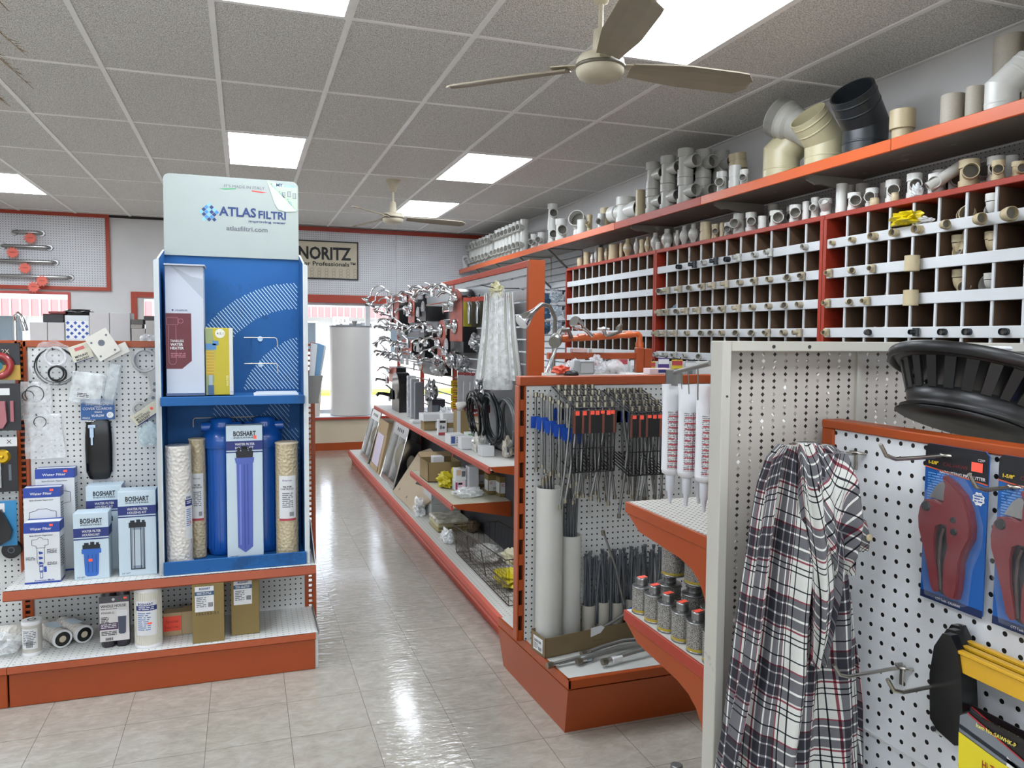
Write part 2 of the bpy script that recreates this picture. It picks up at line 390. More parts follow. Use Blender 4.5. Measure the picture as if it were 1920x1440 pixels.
# ------------------------------------------------------------------ the room
H = 3.042; XR = 3.5; XL = -6.0; YB = 11.1; YF = -3.0
def floor_mat():
    m, t, b = base('vinyl_tile', .14)
    tc = t.nodes.new('ShaderNodeTexCoord'); s = t.nodes.new('ShaderNodeSeparateXYZ'); t.links.new(tc.outputs['Object'], s.inputs[0])
    P = .3048
    ox = math_n(t, 'ADD', s.outputs[0], .1531); oy = math_n(t, 'ADD', s.outputs[1], -.0887 + P/2)
    a = grid_d(t, ox, P); c = grid_d(t, oy, P)
    edge = math_n(t, 'GREATER_THAN', math_n(t, 'MAXIMUM', math_n(t, 'ABSOLUTE', a), math_n(t, 'ABSOLUTE', c)), .4955)
    cell = t.nodes.new('ShaderNodeCombineXYZ')
    t.links.new(math_n(t, 'FLOOR', math_n(t, 'DIVIDE', ox, P)), cell.inputs[0]); t.links.new(math_n(t, 'FLOOR', math_n(t, 'DIVIDE', oy, P)), cell.inputs[1])
    wn = t.nodes.new('ShaderNodeTexWhiteNoise'); t.links.new(cell.outputs[0], wn.inputs[0])
    vadd = t.nodes.new('ShaderNodeVectorMath'); vadd.operation = 'MULTIPLY_ADD'
    t.links.new(wn.outputs[1], vadd.inputs[0]); vadd.inputs[1].default_value = (9, 9, 9); t.links.new(tc.outputs['Object'], vadd.inputs[2])
    mp = t.nodes.new('ShaderNodeMapping'); mp.inputs['Scale'].default_value = (9, 13, 9); t.links.new(vadd.outputs[0], mp.inputs[0])
    n = t.nodes.new('ShaderNodeTexNoise'); n.inputs['Scale'].default_value = 1.6; n.inputs['Detail'].default_value = 9; n.inputs['Roughness'].default_value = .68
    n.inputs['Distortion'].default_value = .5; t.links.new(mp.outputs[0], n.inputs[0])
    rp = t.nodes.new('ShaderNodeValToRGB'); e = rp.color_ramp.elements
    e[0].position = .3; e[0].color = lin('#9a9489'); e[1].position = .74; e[1].color = lin('#b7b2a7')
    q = e.new(.52); q.color = lin('#a8a297')
    t.links.new(n.outputs[0], rp.inputs[0])
    big = t.nodes.new('ShaderNodeTexNoise'); big.inputs['Scale'].default_value = .9; t.links.new(tc.outputs['Object'], big.inputs[0])
    x0 = t.nodes.new('ShaderNodeMixRGB'); x0.blend_type = 'MULTIPLY'; x0.inputs[0].default_value = .35
    t.links.new(rp.outputs[0], x0.inputs[1]); t.links.new(big.outputs[0], x0.inputs[2])
    x = t.nodes.new('ShaderNodeMixRGB'); x.inputs[2].default_value = lin('#5e554a')
    t.links.new(math_n(t, 'MULTIPLY', edge, .75), x.inputs[0]); t.links.new(x0.outputs[0], x.inputs[1]); t.links.new(x.outputs[0], b.inputs['Base Color'])
    w = t.nodes.new('ShaderNodeTexNoise'); w.inputs['Scale'].default_value = 17; w.inputs['Detail'].default_value = 2
    mp2 = t.nodes.new('ShaderNodeMapping'); mp2.inputs['Scale'].default_value = (1, 2.4, 1); t.links.new(tc.outputs['Object'], mp2.inputs[0]); t.links.new(mp2.outputs[0], w.inputs[0])
    bp = t.nodes.new('ShaderNodeBump'); bp.inputs['Strength'].default_value = .30; bp.inputs['Distance'].default_value = .01
    t.links.new(w.outputs[0], bp.inputs['Height']); t.links.new(bp.outputs[0], b.inputs['Normal'])
    r2 = math_n(t, 'ADD', math_n(t, 'MULTIPLY', big.outputs[0], .14), .06); t.links.new(r2, b.inputs['Roughness'])
    b.inputs['Coat Weight'].default_value = .5; b.inputs['Coat Roughness'].default_value = .10
    return m
def ceil_mat():
    m, t, b = base('acoustic_tile', .95, spec=.1)
    tc = t.nodes.new('ShaderNodeTexCoord'); n = t.nodes.new('ShaderNodeTexNoise'); n.inputs['Scale'].default_value = 210; n.inputs['Detail'].default_value = 4
    n.inputs['Roughness'].default_value = .75
    mp = t.nodes.new('ShaderNodeMapping'); mp.inputs['Scale'].default_value = (1, .55, 1)
    t.links.new(tc.outputs['Object'], mp.inputs[0]); t.links.new(mp.outputs[0], n.inputs[0])
    rp = t.nodes.new('ShaderNodeValToRGB'); e = rp.color_ramp.elements
    e[0].position = .36; e[0].color = lin('#8f8c87'); e[1].position = .60; e[1].color = lin('#f4f2ef')
    t.links.new(n.outputs[0], rp.inputs[0]); t.links.new(rp.outputs[0], b.inputs['Base Color'])
    bp = t.nodes.new('ShaderNodeBump'); bp.inputs['Strength'].default_value = .4; t.links.new(n.outputs[0], bp.inputs['Height']); t.links.new(bp.outputs[0], b.inputs['Normal'])
    return m
def plaster(h):
    m, t, b = base('plaster', .85, spec=.2)
    tc = t.nodes.new('ShaderNodeTexCoord'); n = t.nodes.new('ShaderNodeTexNoise'); n.inputs['Scale'].default_value = 3; n.inputs['Detail'].default_value = 6; n.inputs['Distortion'].default_value = .8
    t.links.new(tc.outputs['Object'], n.inputs[0]); x = t.nodes.new('ShaderNodeMixRGB'); c = lin(h)
    x.inputs[1].default_value = tuple(v*.9 for v in c[:3]) + (1,); x.inputs[2].default_value = tuple(min(1, v*1.07) for v in c[:3]) + (1,)
    t.links.new(n.outputs[0], x.inputs[0]); t.links.new(x.outputs[0], b.inputs['Base Color'])
    bp = t.nodes.new('ShaderNodeBump'); bp.inputs['Strength'].default_value = .25; t.links.new(n.outputs[0], bp.inputs['Height']); t.links.new(bp.outputs[0], b.inputs['Normal'])
    return m
WALLM = plaster('#d9d8d8'); GLASS = film('#f4f8ff', .03, .03)
struct('floor', MB().box(XL-.2, XR+.2, YF-.2, YB+.3, -.1, 0, floor_mat()))
struct('ceiling', MB().box(XL-.2, XR+.2, YF-.2, YB+.3, H, H+.1, ceil_mat()))
struct('wall_right', MB().box(XR, XR+.15, YF-.2, YB+.3, 0, H, WALLM))
struct('wall_left', MB().box(XL-.15, XL, YF-.2, YB+.3, 0, H, WALLM))
struct('wall_front', MB().box(XL, XR, YF-.15, YF, 0, .8, WALLM).box(XL, XR, YF-.15, YF, 2.5, H, WALLM).box(XL, -4.5, YF-.15, YF, .8, 2.5, WALLM).box(2.6, XR, YF-.15, YF, .8, 2.5, WALLM))
def bz(z): return 1.5335 + (z-1.5335)*1.0183
# back wall with three openings: (x0, x1, z0, z1)
OP = [(-4.6, -2.06, .95, bz(2.045)), (-1.30, -.42, .02, bz(1.985)), (.60, 3.02, .46, bz(1.985))]
wb = MB(); x = XL
for a, b_, z0, z1 in OP:
    wb.box(x, a, YB, YB+.15, 0, H, WALLM); wb.box(a, b_, YB, YB+.15, z1, H, WALLM)
    if z0 > .1: wb.box(a, b_, YB, YB+.15, 0, z0, WALLM)
    x = b_
wb.box(x, XR, YB, YB+.15, 0, H, WALLM)
struct('wall_back', wb)
# ceiling grid bars
GX = [1.11 + .6166*(i-3) for i in range(-9, 7)]; GY = [3.83 + 1.176*j for j in range(-5, 7)]
TB = mat('#efedec', .5, var=.05); g = MB()
for x in GX: g.box(x-.014, x+.014, YF, YB, H-.007, H, TB)
for y in GY: g.box(XL, XR, y-.010, y+.010, H-.006, H, TB)
g.box(XR-.022, XR, YF, YB, H-.008, H, TB)
struct('trim_1', g)
def gx(i): return 1.11 + .6166*(i-3)
def gy(j): return 3.83 + 1.176*j
LAB = {(4, -1): 'large bright ceiling light panel nearest the front ceiling fan, at the top edge', (1, -1): 'ceiling light panel cut off by the top edge above the blue filter display',
       (1, 2): 'bright ceiling light panel just above the white header board of the blue display', (4, 2): 'bright ceiling light panel in the middle, beyond the large nearest one',
       (4, 4): 'small distant ceiling light panel behind the far ceiling fan', (-3, 4): 'far ceiling light panel cut off by the left edge above the grab bars'}
DIFF = emit('#eef6ff', PANEL)
for (i, j) in [(4, -1), (1, -1), (1, 2), (4, 2), (4, 4), (-3, 4), (-2, -2), (-2, -4), (-3, 2), (-3, -1), (4, -4), (1, -4), (-6, -1), (-6, 2)]:  # two unseen panels nearest on the left are added as foreground fill
    x0, x1, y0, y1 = gx(i), gx(i+1), gy(j), gy(j+1)
    t_ = thing('ceiling_light', LAB.get((i, j), 'flush ceiling light panel out of view, two of these added as fill light'), 'light', ((x0+x1)/2, (y0+y1)/2, H-.012), 'flush ceiling light panels')
    fr = MB()
    for a in ((x0+.012, x1-.012, y0+.010, y0+.028), (x0+.012, x1-.012, y1-.028, y1-.010), (x0+.012, x0+.030, y0+.028, y1-.028), (x1-.030, x1-.012, y0+.028, y1-.028)):
        fr.box(*a, H-.010, H-.001, TB)
    part('frame', fr, t_)
    part('diffuser', MB().box(x0+.030, x1-.030, y0+.028, y1-.028, H-.009, H-.002, DIFF), t_)

# windows and door in the back wall
def frame_rect(mb, x0, x1, z0, z1, y0, y1, w, mt):
    mb.box(x0, x1, y0, y1, z1-w, z1, mt); mb.box(x0, x1, y0, y1, z0, z0+w, mt)
    mb.box(x0, x0+w, y0, y1, z0+w, z1-w, mt); mb.box(x1-w, x1, y0, y1, z0+w, z1-w, mt)
PINK = mat('#c4544c', .5)
w1 = struct('window_1', (lambda m: (frame_rect(m, -4.6, -2.06, .95, OP[0][3], YB-.02, YB+.06, .03, PINK), m)[1])(MB()))
sub_ = MB().box(-4.57, -2.09, YB+.02, YB+.026, .98, OP[0][3]-.03, GLASS).build('pane', w1)
w2 = MB(); frame_rect(w2, .60, 3.02, .46, OP[2][3], YB, YB+.06, .035, mat('#c9cacc', .4)); w2.box(1.632, 1.70, YB, YB+.05, .49, OP[2][3], mat('#c9cacc', .4))
w2 = struct('window_2', w2); MB().box(.63, 2.99, YB+.02, YB+.026, .49, OP[2][3]-.03, GLASS).build('pane', w2)
w3 = MB(); frame_rect(w3, -4.5, 2.6, .8, 2.5, YF-.06, YF, .04, mat('#c9cacc', .4)); w3 = struct('added_window', w3); MB().box(-4.46, 2.56, YF-.03, YF-.026, .84, 2.46, GLASS).build('pane', w3)  # unseen window added behind the camera to bring daylight to the foreground
d1 = MB(); frame_rect(d1, -1.37, -.36, -.02, bz(2.07), YB-.03, YB+.06, .07, ORANGE2)
d1 = struct('door_1', d1); MB().box(-1.30, -.43, YB+.02, YB+.026, .05, bz(2.0), GLASS).build('pane', d1)
MB().box(-1.30, -1.22, YB-.005, YB+.03, .05, bz(2.0), mat('#c9c7c4', .5)).build('door_leaf', d1)
tr = MB(); tr.box(.56, 3.3, YB-.06, YB, bz(1.985), bz(2.09), ORANGE2); struct('trim_2', tr)
struct('trim_3', MB().box(.55, XR, YB-.05, YB, bz(2.946), bz(3.0), REDOR))
struct('trim_4', MB().box(-6, -.3, YB-.03, YB, bz(2.985), H, mat('#2b2725', .8)))
# ledge under the shop window
LED = mat('#bcae97', .75, var=.14, scale=3)
lg = MB(); lg.box(.50, 3.3, 10.55, YB, 0, .425, LED); lg.box(.50, 3.3, 10.53, YB, .425, .45, mat('#cfd3d8', .35)); lg.box(.50, 3.3, 10.515, 10.53, .415, .445, REDOR)
struct('trim_5', lg)
struct('baseboard_back', MB().box(.3, 3.0, 10.53, 10.55, 0, .10, ORANGE))
struct('baseboard_left', MB().box(-6, .3, YB-.02, YB, 0, .10, ORANGE))

# outside: pavement, street, buildings across
PAV = mat('#b9b6ae', .9, var=.1, scale=1.5)
struct('pavement', MB().box(-40, 40, YB+.35, 60, -.16, -.06, PAV)); struct('pavement', MB().box(-40, 40, -30, YF-.2, -.16, -.06, PAV))
tag(MB().box(-8, 12, 21, 22.2, -.06, 0.02, mat('#8a9a3a', .9, var=.35, scale=2)).build('grass_verge'), 'strip of grass beside the street outside the shop window', 'grass', kind='stuff')
def far_building(name, x0, x1, y, z0f, z1f, zr, label, nwin, sign):
    t_ = thing(name, label, 'building', ((x0+x1)/2, y, 0), 'buildings across the street')
    part('wall', MB().box(x0, x1, y, y+6, -.1, z0f, mat('#c2c4c8', .8)), t_)
    fa = MB().box(x0-.5, x1+.5, y-1.0, y-.8, z0f, z1f, mat('#a8676a', .7))
    k = x0-.5
    while k < x1+.5: fa.box(k, k+.06, y-1.03, y-1.0, z0f, z1f, mat('#c08c8e', .7)); k += .28
    part('fascia', fa, t_)
    rf = MB(); rf.poly([(x0-.6, y-1, z1f), (x1+.6, y-1, z1f), (x1+.6, y+4, zr), (x0-.6, y+4, zr)], mat('#6f8290', .9, var=.35, scale=9)); rf.box(x0-.5, x1+.5, y-.8, y+.1, z0f, z0f+.05, WBOX)
    part('roof', rf, t_)
    for i in range(nwin):
        wx = x0 + (i+.5)*(x1-x0)/nwin
        wm = part('window', MB().box(wx-.9, wx+.9, y-.05, y, .7, 2.2, mat('#dfe3e6', .5)), t_)
        sub('pane', MB().box(wx-.8, wx+.8, y-.07, y-.05, .8, 2.1, mat('#3c4a55', .15)), wm)
    if sign:
        sg = MB(); sx, sz = sign; sg.box(sx-.35, sx+.35, y-1.15, y-1.1, sz-.17, sz+.17, WBOX)
        Face(sg, (sx-.35, y-1.15, sz-.17), (1, 0, 0), (0, 0, 1)).text('124', .14, .08, .42, .18, INK)
        part('number_sign', sg, t_)
far_building('shop_building', -1.5, 16, 36, 2.35, 2.8, 4.6, 'pale building with red fascia seen through the large shop window, number 124', 7, (4.05, 2.2))
far_building('shop_building', -24, -3.4, 30, 2.1, 2.65, 4.4, 'pale building with red fascia seen through the left window', 7, None)
car = thing('parked_car', 'pale parked car seen through the shop window between the display slats', 'car', (7.6, 20, -.06))
cb = MB(); cb.prism([(-2.1, .25), (-2.1, .7), (-1.5, .85), (-.8, 1.35), (.9, 1.35), (1.6, .85), (2.1, .75), (2.1, .25)], (7.6, 19.2, -.06), (1, 0, 0), (0, 0, 1), (0, 1.7, 0), mat('#c8ccd2', .25, coat=.6))
part('body', cb, car)
for sx in (-1.35, 1.35): part('wheel', MB().cyl((7.6+sx, 19.15, .27), (7.6+sx, 19.4, .27), .33, mt=BLACK, n=18), car)
gl = MB(); gl.prism([(-1.35, .88), (-.78, 1.28), (.85, 1.28), (1.4, .88)], (7.6, 19.18, -.06), (1, 0, 0), (0, 0, 1), (0, .02, 0), mat('#26313a', .1)); part('side_window', gl, car)

# back wall: peg boards, sign, grab bars
PB = peg('#d0d0d4', 'xz', .03, .0045)
t_ = thing('peg_board', 'orange-framed white peg board hanging on the back wall with grab bars', 'board', (-3.2, YB, 2.1))
part('board', MB().box(-5.0, -1.63, YB-.03, YB-.006, bz(2.10), bz(2.98), PB), t_)
f_ = MB(); frame_rect(f_, -5.03, -1.60, bz(2.07), bz(3.015), YB-.045, YB-.001, .045, ORANGE2); part('frame', f_, t_)
t_ = thing('peg_board', 'wide white peg board on the back wall behind the black-framed banner', 'board', (1.9, YB, 2.1))
part('board', MB().box(.62, 2.06, YB-.02, YB-.001, bz(2.09), bz(2.946), PB), t_)
part('board', MB().box(2.068, 3.495, YB-.02, YB-.001, bz(2.09), bz(2.946), PB), t_)
# banner
t_ = thing('banner', 'cream banner with NORITZ lettering in a black frame on the back wall', 'sign', (1.0, YB-.03, bz(2.3)))
sx0, sx1, sz0, sz1 = .15, 1.53, bz(2.30), bz(2.82)
part('frame', (lambda m: (frame_rect(m, sx0, sx1, sz0, sz1, YB-.05, YB-.022, .018, BLACK), m)[1])(MB()), t_)
bn = MB().box(sx0+.018, sx1-.018, YB-.042, YB-.03, sz0+.018, sz1-.018, mat('#c9bfa9', .7))
F = Face(bn, (sx0, YB-.042, sz0), (1, 0, 0), (0, 0, 1), .002)
F.text('NORITZ', .57, .275, .71, .17, INK, bold=True); F.text('for Professionals™', .61, .185, .73, .058, INK, bold=True)
GR = mat('#9d9486', .7)
for i in range(14):
    for j in range(3): F.loop(.06 + i*.098, .045 + j*.042, .02, .006, GR, 1, 8)
part('banner_sheet', bn, t_)
# grab bars and star tags: (x0, x1, z)
gb = [(-2.60, -2.31, 2.748), (-2.72, -2.23, 2.577), (-2.95, -2.17, 2.399), (-3.05, -2.01, 2.220)]
gl_ = ['shortest chrome grab bar, topmost on the orange-framed peg board', 'second chrome grab bar from the top on the framed peg board', 'third chrome grab bar from the top, cut by the left edge', 'longest chrome grab bar, lowest on the framed peg board']
for (a, b_, z), lb in zip(gb, gl_):
    a, b_, z = a*1.0183, b_*1.0183, bz(z); y = YB-.045
    t_ = thing('grab_bar', lb, 'grab bar', ((a+b_)/2, y, z), 'grab bars on the peg board')
    pts = [(a, y+.01, z), (a, y-.03, z), (a+.012, y-.05, z), (a+.035, y-.06, z), (b_-.035, y-.06, z), (b_-.012, y-.05, z), (b_, y-.03, z), (b_, y+.01, z)]
    part('bar', MB().tube(pts, .019, STEEL, 12), t_)
    for e in (a, b_): part('flange', MB().cyl((e, y+.015, z), (e, y, z), .042, .036, STEEL, 18), t_)
STAR = mat('#e8705f', .6)
for k, (x, z, lb) in enumerate([(-2.411, 2.675, 'red starburst price tag under the top grab bar'), (-2.60, 2.495, 'red starburst price tag below the second grab bar'), (-2.476, 2.315, 'red starburst price tag below the third grab bar'),
        (-2.30, 2.167, 'red starburst price tag at the right under the longest grab bar'), (-2.39, 2.09, 'lowest red starburst price tag hanging over the frame edge')]):
    x *= 1.0183; z = bz(z); n = 24
    m = MB().prism([((.075 if i % 2 else .05)*math.cos(2*PI*i/n), (.075 if i % 2 else .05)*math.sin(2*PI*i/n)) for i in range(n)], (x, YB-.135, z), (1, 0, 0), (0, 0, 1), (0, .002, 0), STAR)
    Face(m, (x-.03, YB-.135, z), (1, 0, 0), (0, 0, 1)).rect(0, 0, .06, .008, mat('#a03a30'))
    one('price_tag', m, lb, 'price tag', 'starburst price tags')
# water heater
t_ = thing('water_heater', 'tall white cylindrical water heater standing on the window ledge', 'water heater', (1.39, 10.805, .45))
WH = mat('#c4c1bd', .28, var=.05, scale=3, coat=.3)
part('tank', MB().lathe([(.27, 0), (.285, .01), (.285, 1.20), (.27, 1.215)], WH, (1.39, 10.805, .45), n=48, split=True), t_)
part('top_rim', MB().lathe([(.29, 1.205), (.29, 1.222), (.275, 1.222)], mat('#77777a', .4), (1.39, 10.805, .45), n=48), t_)
part('valve', MB().cyl((1.43, 10.72, 1.67), (1.43, 10.72, 1.71), .022, mt=GALV).cyl((1.43, 10.72, 1.71), (1.43, 10.72, 1.735), .035, mt=GALV), t_)
part('pipe_nipple', MB().cyl((1.26, 10.82, 1.66), (1.26, 10.82, 1.70), .02, mt=STEEL), t_)
part('pipe_nipple', MB().cyl((1.56, 10.84, 1.66), (1.56, 10.84, 1.72), .03, mt=WBOX), t_)
one('waste_bin', MB().lathe([(.10, 0), (.13, .42), (.125, .42)], mat('#c9bfb4', .5), (.86, 10.75, .45), n=20), 'slim cream bin on the window ledge left of the water heater', 'bin')
# small camera at the far end of the top shelf is with the shelf

# ceiling fans
FANW = mat('#b9b09a', .5, var=.1); FANB = mat('#8e8371', .6, var=.16, scale=10)
def fan(c, rodtop, angs, L, label, blade_w, tip):
    t_ = thing('ceiling_fan', label, 'ceiling fan', (c[0], c[1], rodtop), 'ceiling fans')
    z = c[2]; x, y = c[0], c[1]
    part('canopy', MB().lathe([(.07, 0), (.068, -.01), (.045, -.06), (.03, -.11), (.014, -.115)], FANW, (x, y, rodtop), n=24), t_)
    part('downrod', MB().cyl((x, y, z+.05), (x, y, rodtop-.08), .011, mt=FANW, n=12), t_)
    part('coupling_cover', MB().lathe([(.028, .06), (.034, .09), (.030, .17), (.012, .18)], FANW, (x, y, z), n=20), t_)
    h = part('motor_housing', MB().lathe([(.03, .075), (.085, .065), (.10, .045), (.103, .02), (.10, -.005), (.09, -.022), (.05, -.036), (.002, -.038)], FANW, (x, y, z), n=36), t_)
    sub('trim_ring', MB().lathe([(.1035, .010), (.1065, .014), (.1065, .022), (.1035, .026)], mat('#5b5446', .4), (x, y, z), n=36, caps=False), h)
    for a in angs:
        a = math.radians(a); d = V((math.cos(a), math.sin(a), 0)); q = V((-math.sin(a), math.cos(a), 0)); up = V((0, 0, 1))
        ir = MB(); ir.prism([(.07, -.018), (.15, -.032), (.21, -.036), (.21, .036), (.15, .032), (.07, .018)], V((x, y, z+.03)), d, q, (0, 0, .004), FANW)
        b = part('blade', (lambda m: m)(MB()), t_) if False else None
        bm_ = MB(); q2 = (q*math.cos(.24) - up*math.sin(.24)).normalized(); N = 14
        top = []; n2 = d.cross(q2)*.006
        for i in range(N+1):
            s_ = .14 + (L-.14)*i/N; k = i/N
            w = blade_w * (.62 + .38*min(1, k*2.5)) * (1 if k < .9 else math.sqrt(max(.02, 1-((k-.9)/.1)**2*.85)))
            top.append((s_, w))
        vs = []; fs = []
        for s_, w in top:
            for e in (-1, -.4, .4, 1):
                p = V((x, y, z+.022 - .012*(s_/L)**2)) + d*s_ + q2*(e*w) + up*(-.006*(abs(e) > .9))
                vs += [p, p + n2]
        for i in range(N):
            for e in range(3):
                o = i*8 + e*2; fs += [(o, o+8, o+10, o+2), (o+1, o+3, o+11, o+9)]
            o = i*8; fs += [(o, o+1, o+9, o+8), (o+6, o+14, o+15, o+7)]
        fs += [(0, 2, 3, 1), (2, 4, 5, 3), (4, 6, 7, 5)]; o = N*8
        fs += [(o, o+1, o+3, o+2), (o+2, o+3, o+5, o+4), (o+4, o+5, o+7, o+6)]
        bm_.add(vs, fs, FANB, False)
        bl = part('blade', bm_, t_); sub('blade_bracket', ir, bl)
fan((1.429, 3.032, 2.65), H, (140.5, -5, -103), .70, 'large beige three-blade ceiling fan nearest the camera, at the top', .078, 1)
fan((1.383, 7.575, 2.66), H, (-127, 4, 114), .74, 'small distant cream ceiling fan hanging before the far light panel', .062, 1)
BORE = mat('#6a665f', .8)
# ------------------------------------------------------------------ right wall: bin cabinets, top shelf, pipe fittings
FC = {'w': PVCW, 'g': PVCG, 'b': PVCB, 't': PVCT, 'k': PVCK}
FC['s'] = mat('#a79c86', .45, var=.12)
CN = {'s': 'drab beige', 'w': 'white', 'g': 'grey', 'b': 'beige', 't': 'weathered tan', 'k': 'dark grey'}
def hollow(mb, p0, p1, R0, R1, th, mt, dep=None, n=16, both=False):
    """pipe socket open at p1 (and p0 when both); dep: how far the bore goes"""
    p0 = V(p0); p1 = V(p1); d = (p1-p0).normalized(); L = (p1-p0).length
    mb.cyl(p0, p1, R0, R1, mt, n, caps=0)
    ri = R1-th; dep = min(dep or L*.9, L)
    mb.annulus(p1, d, ri, R1, mt, n)
    q = p1 - d*dep
    A = mb.ring(p1, d, ri, n); B = mb.ring(q, d, ri, n)
    mb.add(A + B, [(i, i+n, (i+1) % n+n, (i+1) % n) for i in range(n)], mt, True)
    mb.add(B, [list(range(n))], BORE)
def fit_geo(kind, r, h, mt, n=16):
    m = MB(); th = r*.075; rb = r*.86
    if kind in ('tee', 'wye', 'crs'):
        hw = min(r*1.0, h*.28)
        m.cyl((0, 0, 0), (0, 0, hw), r, mt=mt, n=n); m.cyl((0, 0, hw), (0, 0, h-hw), rb, mt=mt, n=n, caps=0)
        hollow(m, (0, 0, h-hw), (0, 0, h), r, r, th, mt, n=n); m.annulus((0, 0, h-hw), (0, 0, 1), rb*.9, r, mt, n)
        br = r*.8 if kind == 'tee' else r*.85
        z = h*.5
        if kind == 'wye': d = V((0, -.75, .66)); z = h*.35; L = r*2.4
        else: d = V((0, -1, 0)); L = r*2.35
        c = V((0, 0, z)); m.cyl(c, c + d*(L*.55), br*.86, mt=mt, n=n, caps=0)
        m.annulus(c + d*(L*.55), d, br*.7, br, mt, n); hollow(m, c + d*(L*.55), c + d*L, br, br, th, mt, n=n)
        if kind == 'crs':
            d = -d; m.cyl(c, c + d*(L*.55), br*.86, mt=mt, n=n, caps=0); m.annulus(c + d*(L*.55), d, br*.7, br, mt, n); hollow(m, c + d*(L*.55), c + d*L, br, br, th, mt, n=n)
    elif kind == 'cpl':
        k = h*.44; m.cyl((0, 0, 0), (0, 0, k), r, mt=mt, n=n); m.cyl((0, 0, k), (0, 0, h-k), r*.9, mt=mt, n=n, caps=0)
        hollow(m, (0, 0, h-k), (0, 0, h), r*.97, r*.97, th, mt, n=n); m.annulus((0, 0, h-k), (0, 0, 1), r*.8, r*.97, mt, n)
    elif kind == 'val':
        m.lathe([(r*.55, 0), (r*.55, h*.2), (r*.68, h*.25), (r, h*.4), (r, h*.6), (r*.7, h*.76), (r*.5, h*.8)], mt, n=n)
        hollow(m, (0, 0, h*.78), (0, 0, h), r*.52, r*.52, th, mt, n=n); m.lathe([(r*1.01, h*.46), (r*1.03, h*.47), (r*1.03, h*.53), (r*1.01, h*.54)], PVCG, n=n, caps=False)
    elif kind == 'cap':
        m.lathe([(r*.96, 0), (r, h*.08), (r, h*.72), (r*.9, h*.8)], mt, n=n, caps=False); hollow(m, (0, 0, h*.6), (0, 0, h), r*.9, r*.9, th, mt, n=n)
    elif kind == 'pip': hollow(m, (0, 0, 0), (0, 0, h), r, r, th, mt, n=n)
    elif kind == 'bus':
        m.cyl((0, 0, 0), (0, 0, h*.45), r*.8, mt=mt, n=n); hollow(m, (0, 0, h*.45), (0, 0, h), r, r, th, mt, n=n); m.annulus((0, 0, h*.45), (0, 0, -1), r*.8, r, mt, n)
    elif kind in ('elb', 'E'):   # elbow standing on one socket; 45 degrees when E, 90 degrees when elb
        A = 45 if kind == 'E' else 75; s = h*.36; Rb = r*1.25
        d1 = V((0, -math.sin(math.radians(A)), math.cos(math.radians(A))))
        k = .36 if kind == 'E' else .3
        m.cyl((0, 0, 0), (0, 0, h*k), r, mt=mt, n=n+8, caps=1)
        pts = []
        for i in range(7):
            a = math.radians(A*i/6); pts.append(V((0, -Rb*(1-math.cos(a)), h*k*.92 + Rb*math.sin(a))))
        m.tube(pts, r*.93, mt, n+8, caps=False)
        e = pts[-1]; L = max(r*.75, h - e.z - r*.5) if kind == 'E' else r*.9
        m.annulus(e, -d1, r*.9, r, mt, n+8); hollow(m, e, e + d1*L, r, r, th, mt, dep=L*1.0, n=n+8)
        m.cyl((0, 0, h*k*.45), (0, 0, h*k*.5), r*1.025, mt=mt, n=n+8)
    return m
FM = {}
NAME = {'tee': 'pipe_tee', 'wye': 'pipe_wye', 'crs': 'pipe_cross', 'cpl': 'pipe_coupling', 'val': 'check_valve', 'cap': 'pipe_reducer', 'pip': 'pipe_stub', 'bus': 'pipe_bushing', 'elb': 'pipe_elbow', 'E': 'pipe_elbow'}
WORD = {'tee': 'pipe tee', 'wye': 'pipe wye', 'crs': 'pipe cross', 'cpl': 'pipe coupling', 'val': 'bulging check valve', 'cap': 'short reducer', 'pip': 'pipe stub', 'bus': 'pipe bushing', 'elb': 'pipe elbow', 'E': 'pipe elbow'}
def fitting(kind, c, loc, r, h, rz, label, group=None, rot=None, n=16):
    key = (kind, c, round(h/r, 1), n)
    if key not in FM: FM[key] = fit_geo(kind, 1.0, round(h/r, 1), FC[c], n).mesh(NAME[kind])
    o = bpy.data.objects.new(NAME[kind], FM[key]); COL.objects.link(o); o.location = loc; o.scale = (r, r, r)
    o.rotation_euler = rot if rot else (0, 0, rz)
    return tag(o, label, WORD[kind].split()[-1] if kind != 'val' else 'valve', group)

# peg boards behind the cabinets and slat wall at the far end
PGW = peg('#9d9d9b', 'yz', .0254, .0035)
for k, (a, b_) in enumerate([(1.0, 2.22), (2.222, 3.44), (3.442, 4.66), (4.662, 5.88), (5.882, 7.25)]):
    pass
t_ = thing('peg_board', 'grey peg board strip on the right wall between the bins and the top shelf', 'board', (3.5, 4.1, 2.2))
for a, b_ in [(1.0, 2.22), (2.224, 3.44), (3.444, 4.66), (4.664, 5.88), (5.884, 7.25)]:
    part('board', MB().box(3.478, 3.494, a, b_, 2.24, 2.47, PGW), t_)
SLATM = mat('#c4c8cd', .35, var=.04)
t_ = thing('slat_wall', 'white slatted wall panel on the right wall beyond the bins', 'slat wall', (3.49, 9, .3))
sp = MB().box(3.47, 3.494, 7.30, YB-.06, .3, 2.47, mat('#8f9296', .6)); z = .32
while z < 2.44: sp.box(3.455, 3.47, 7.30, YB-.06, z, z+.066, SLATM, .004); z += .078
part('slats', sp, t_)
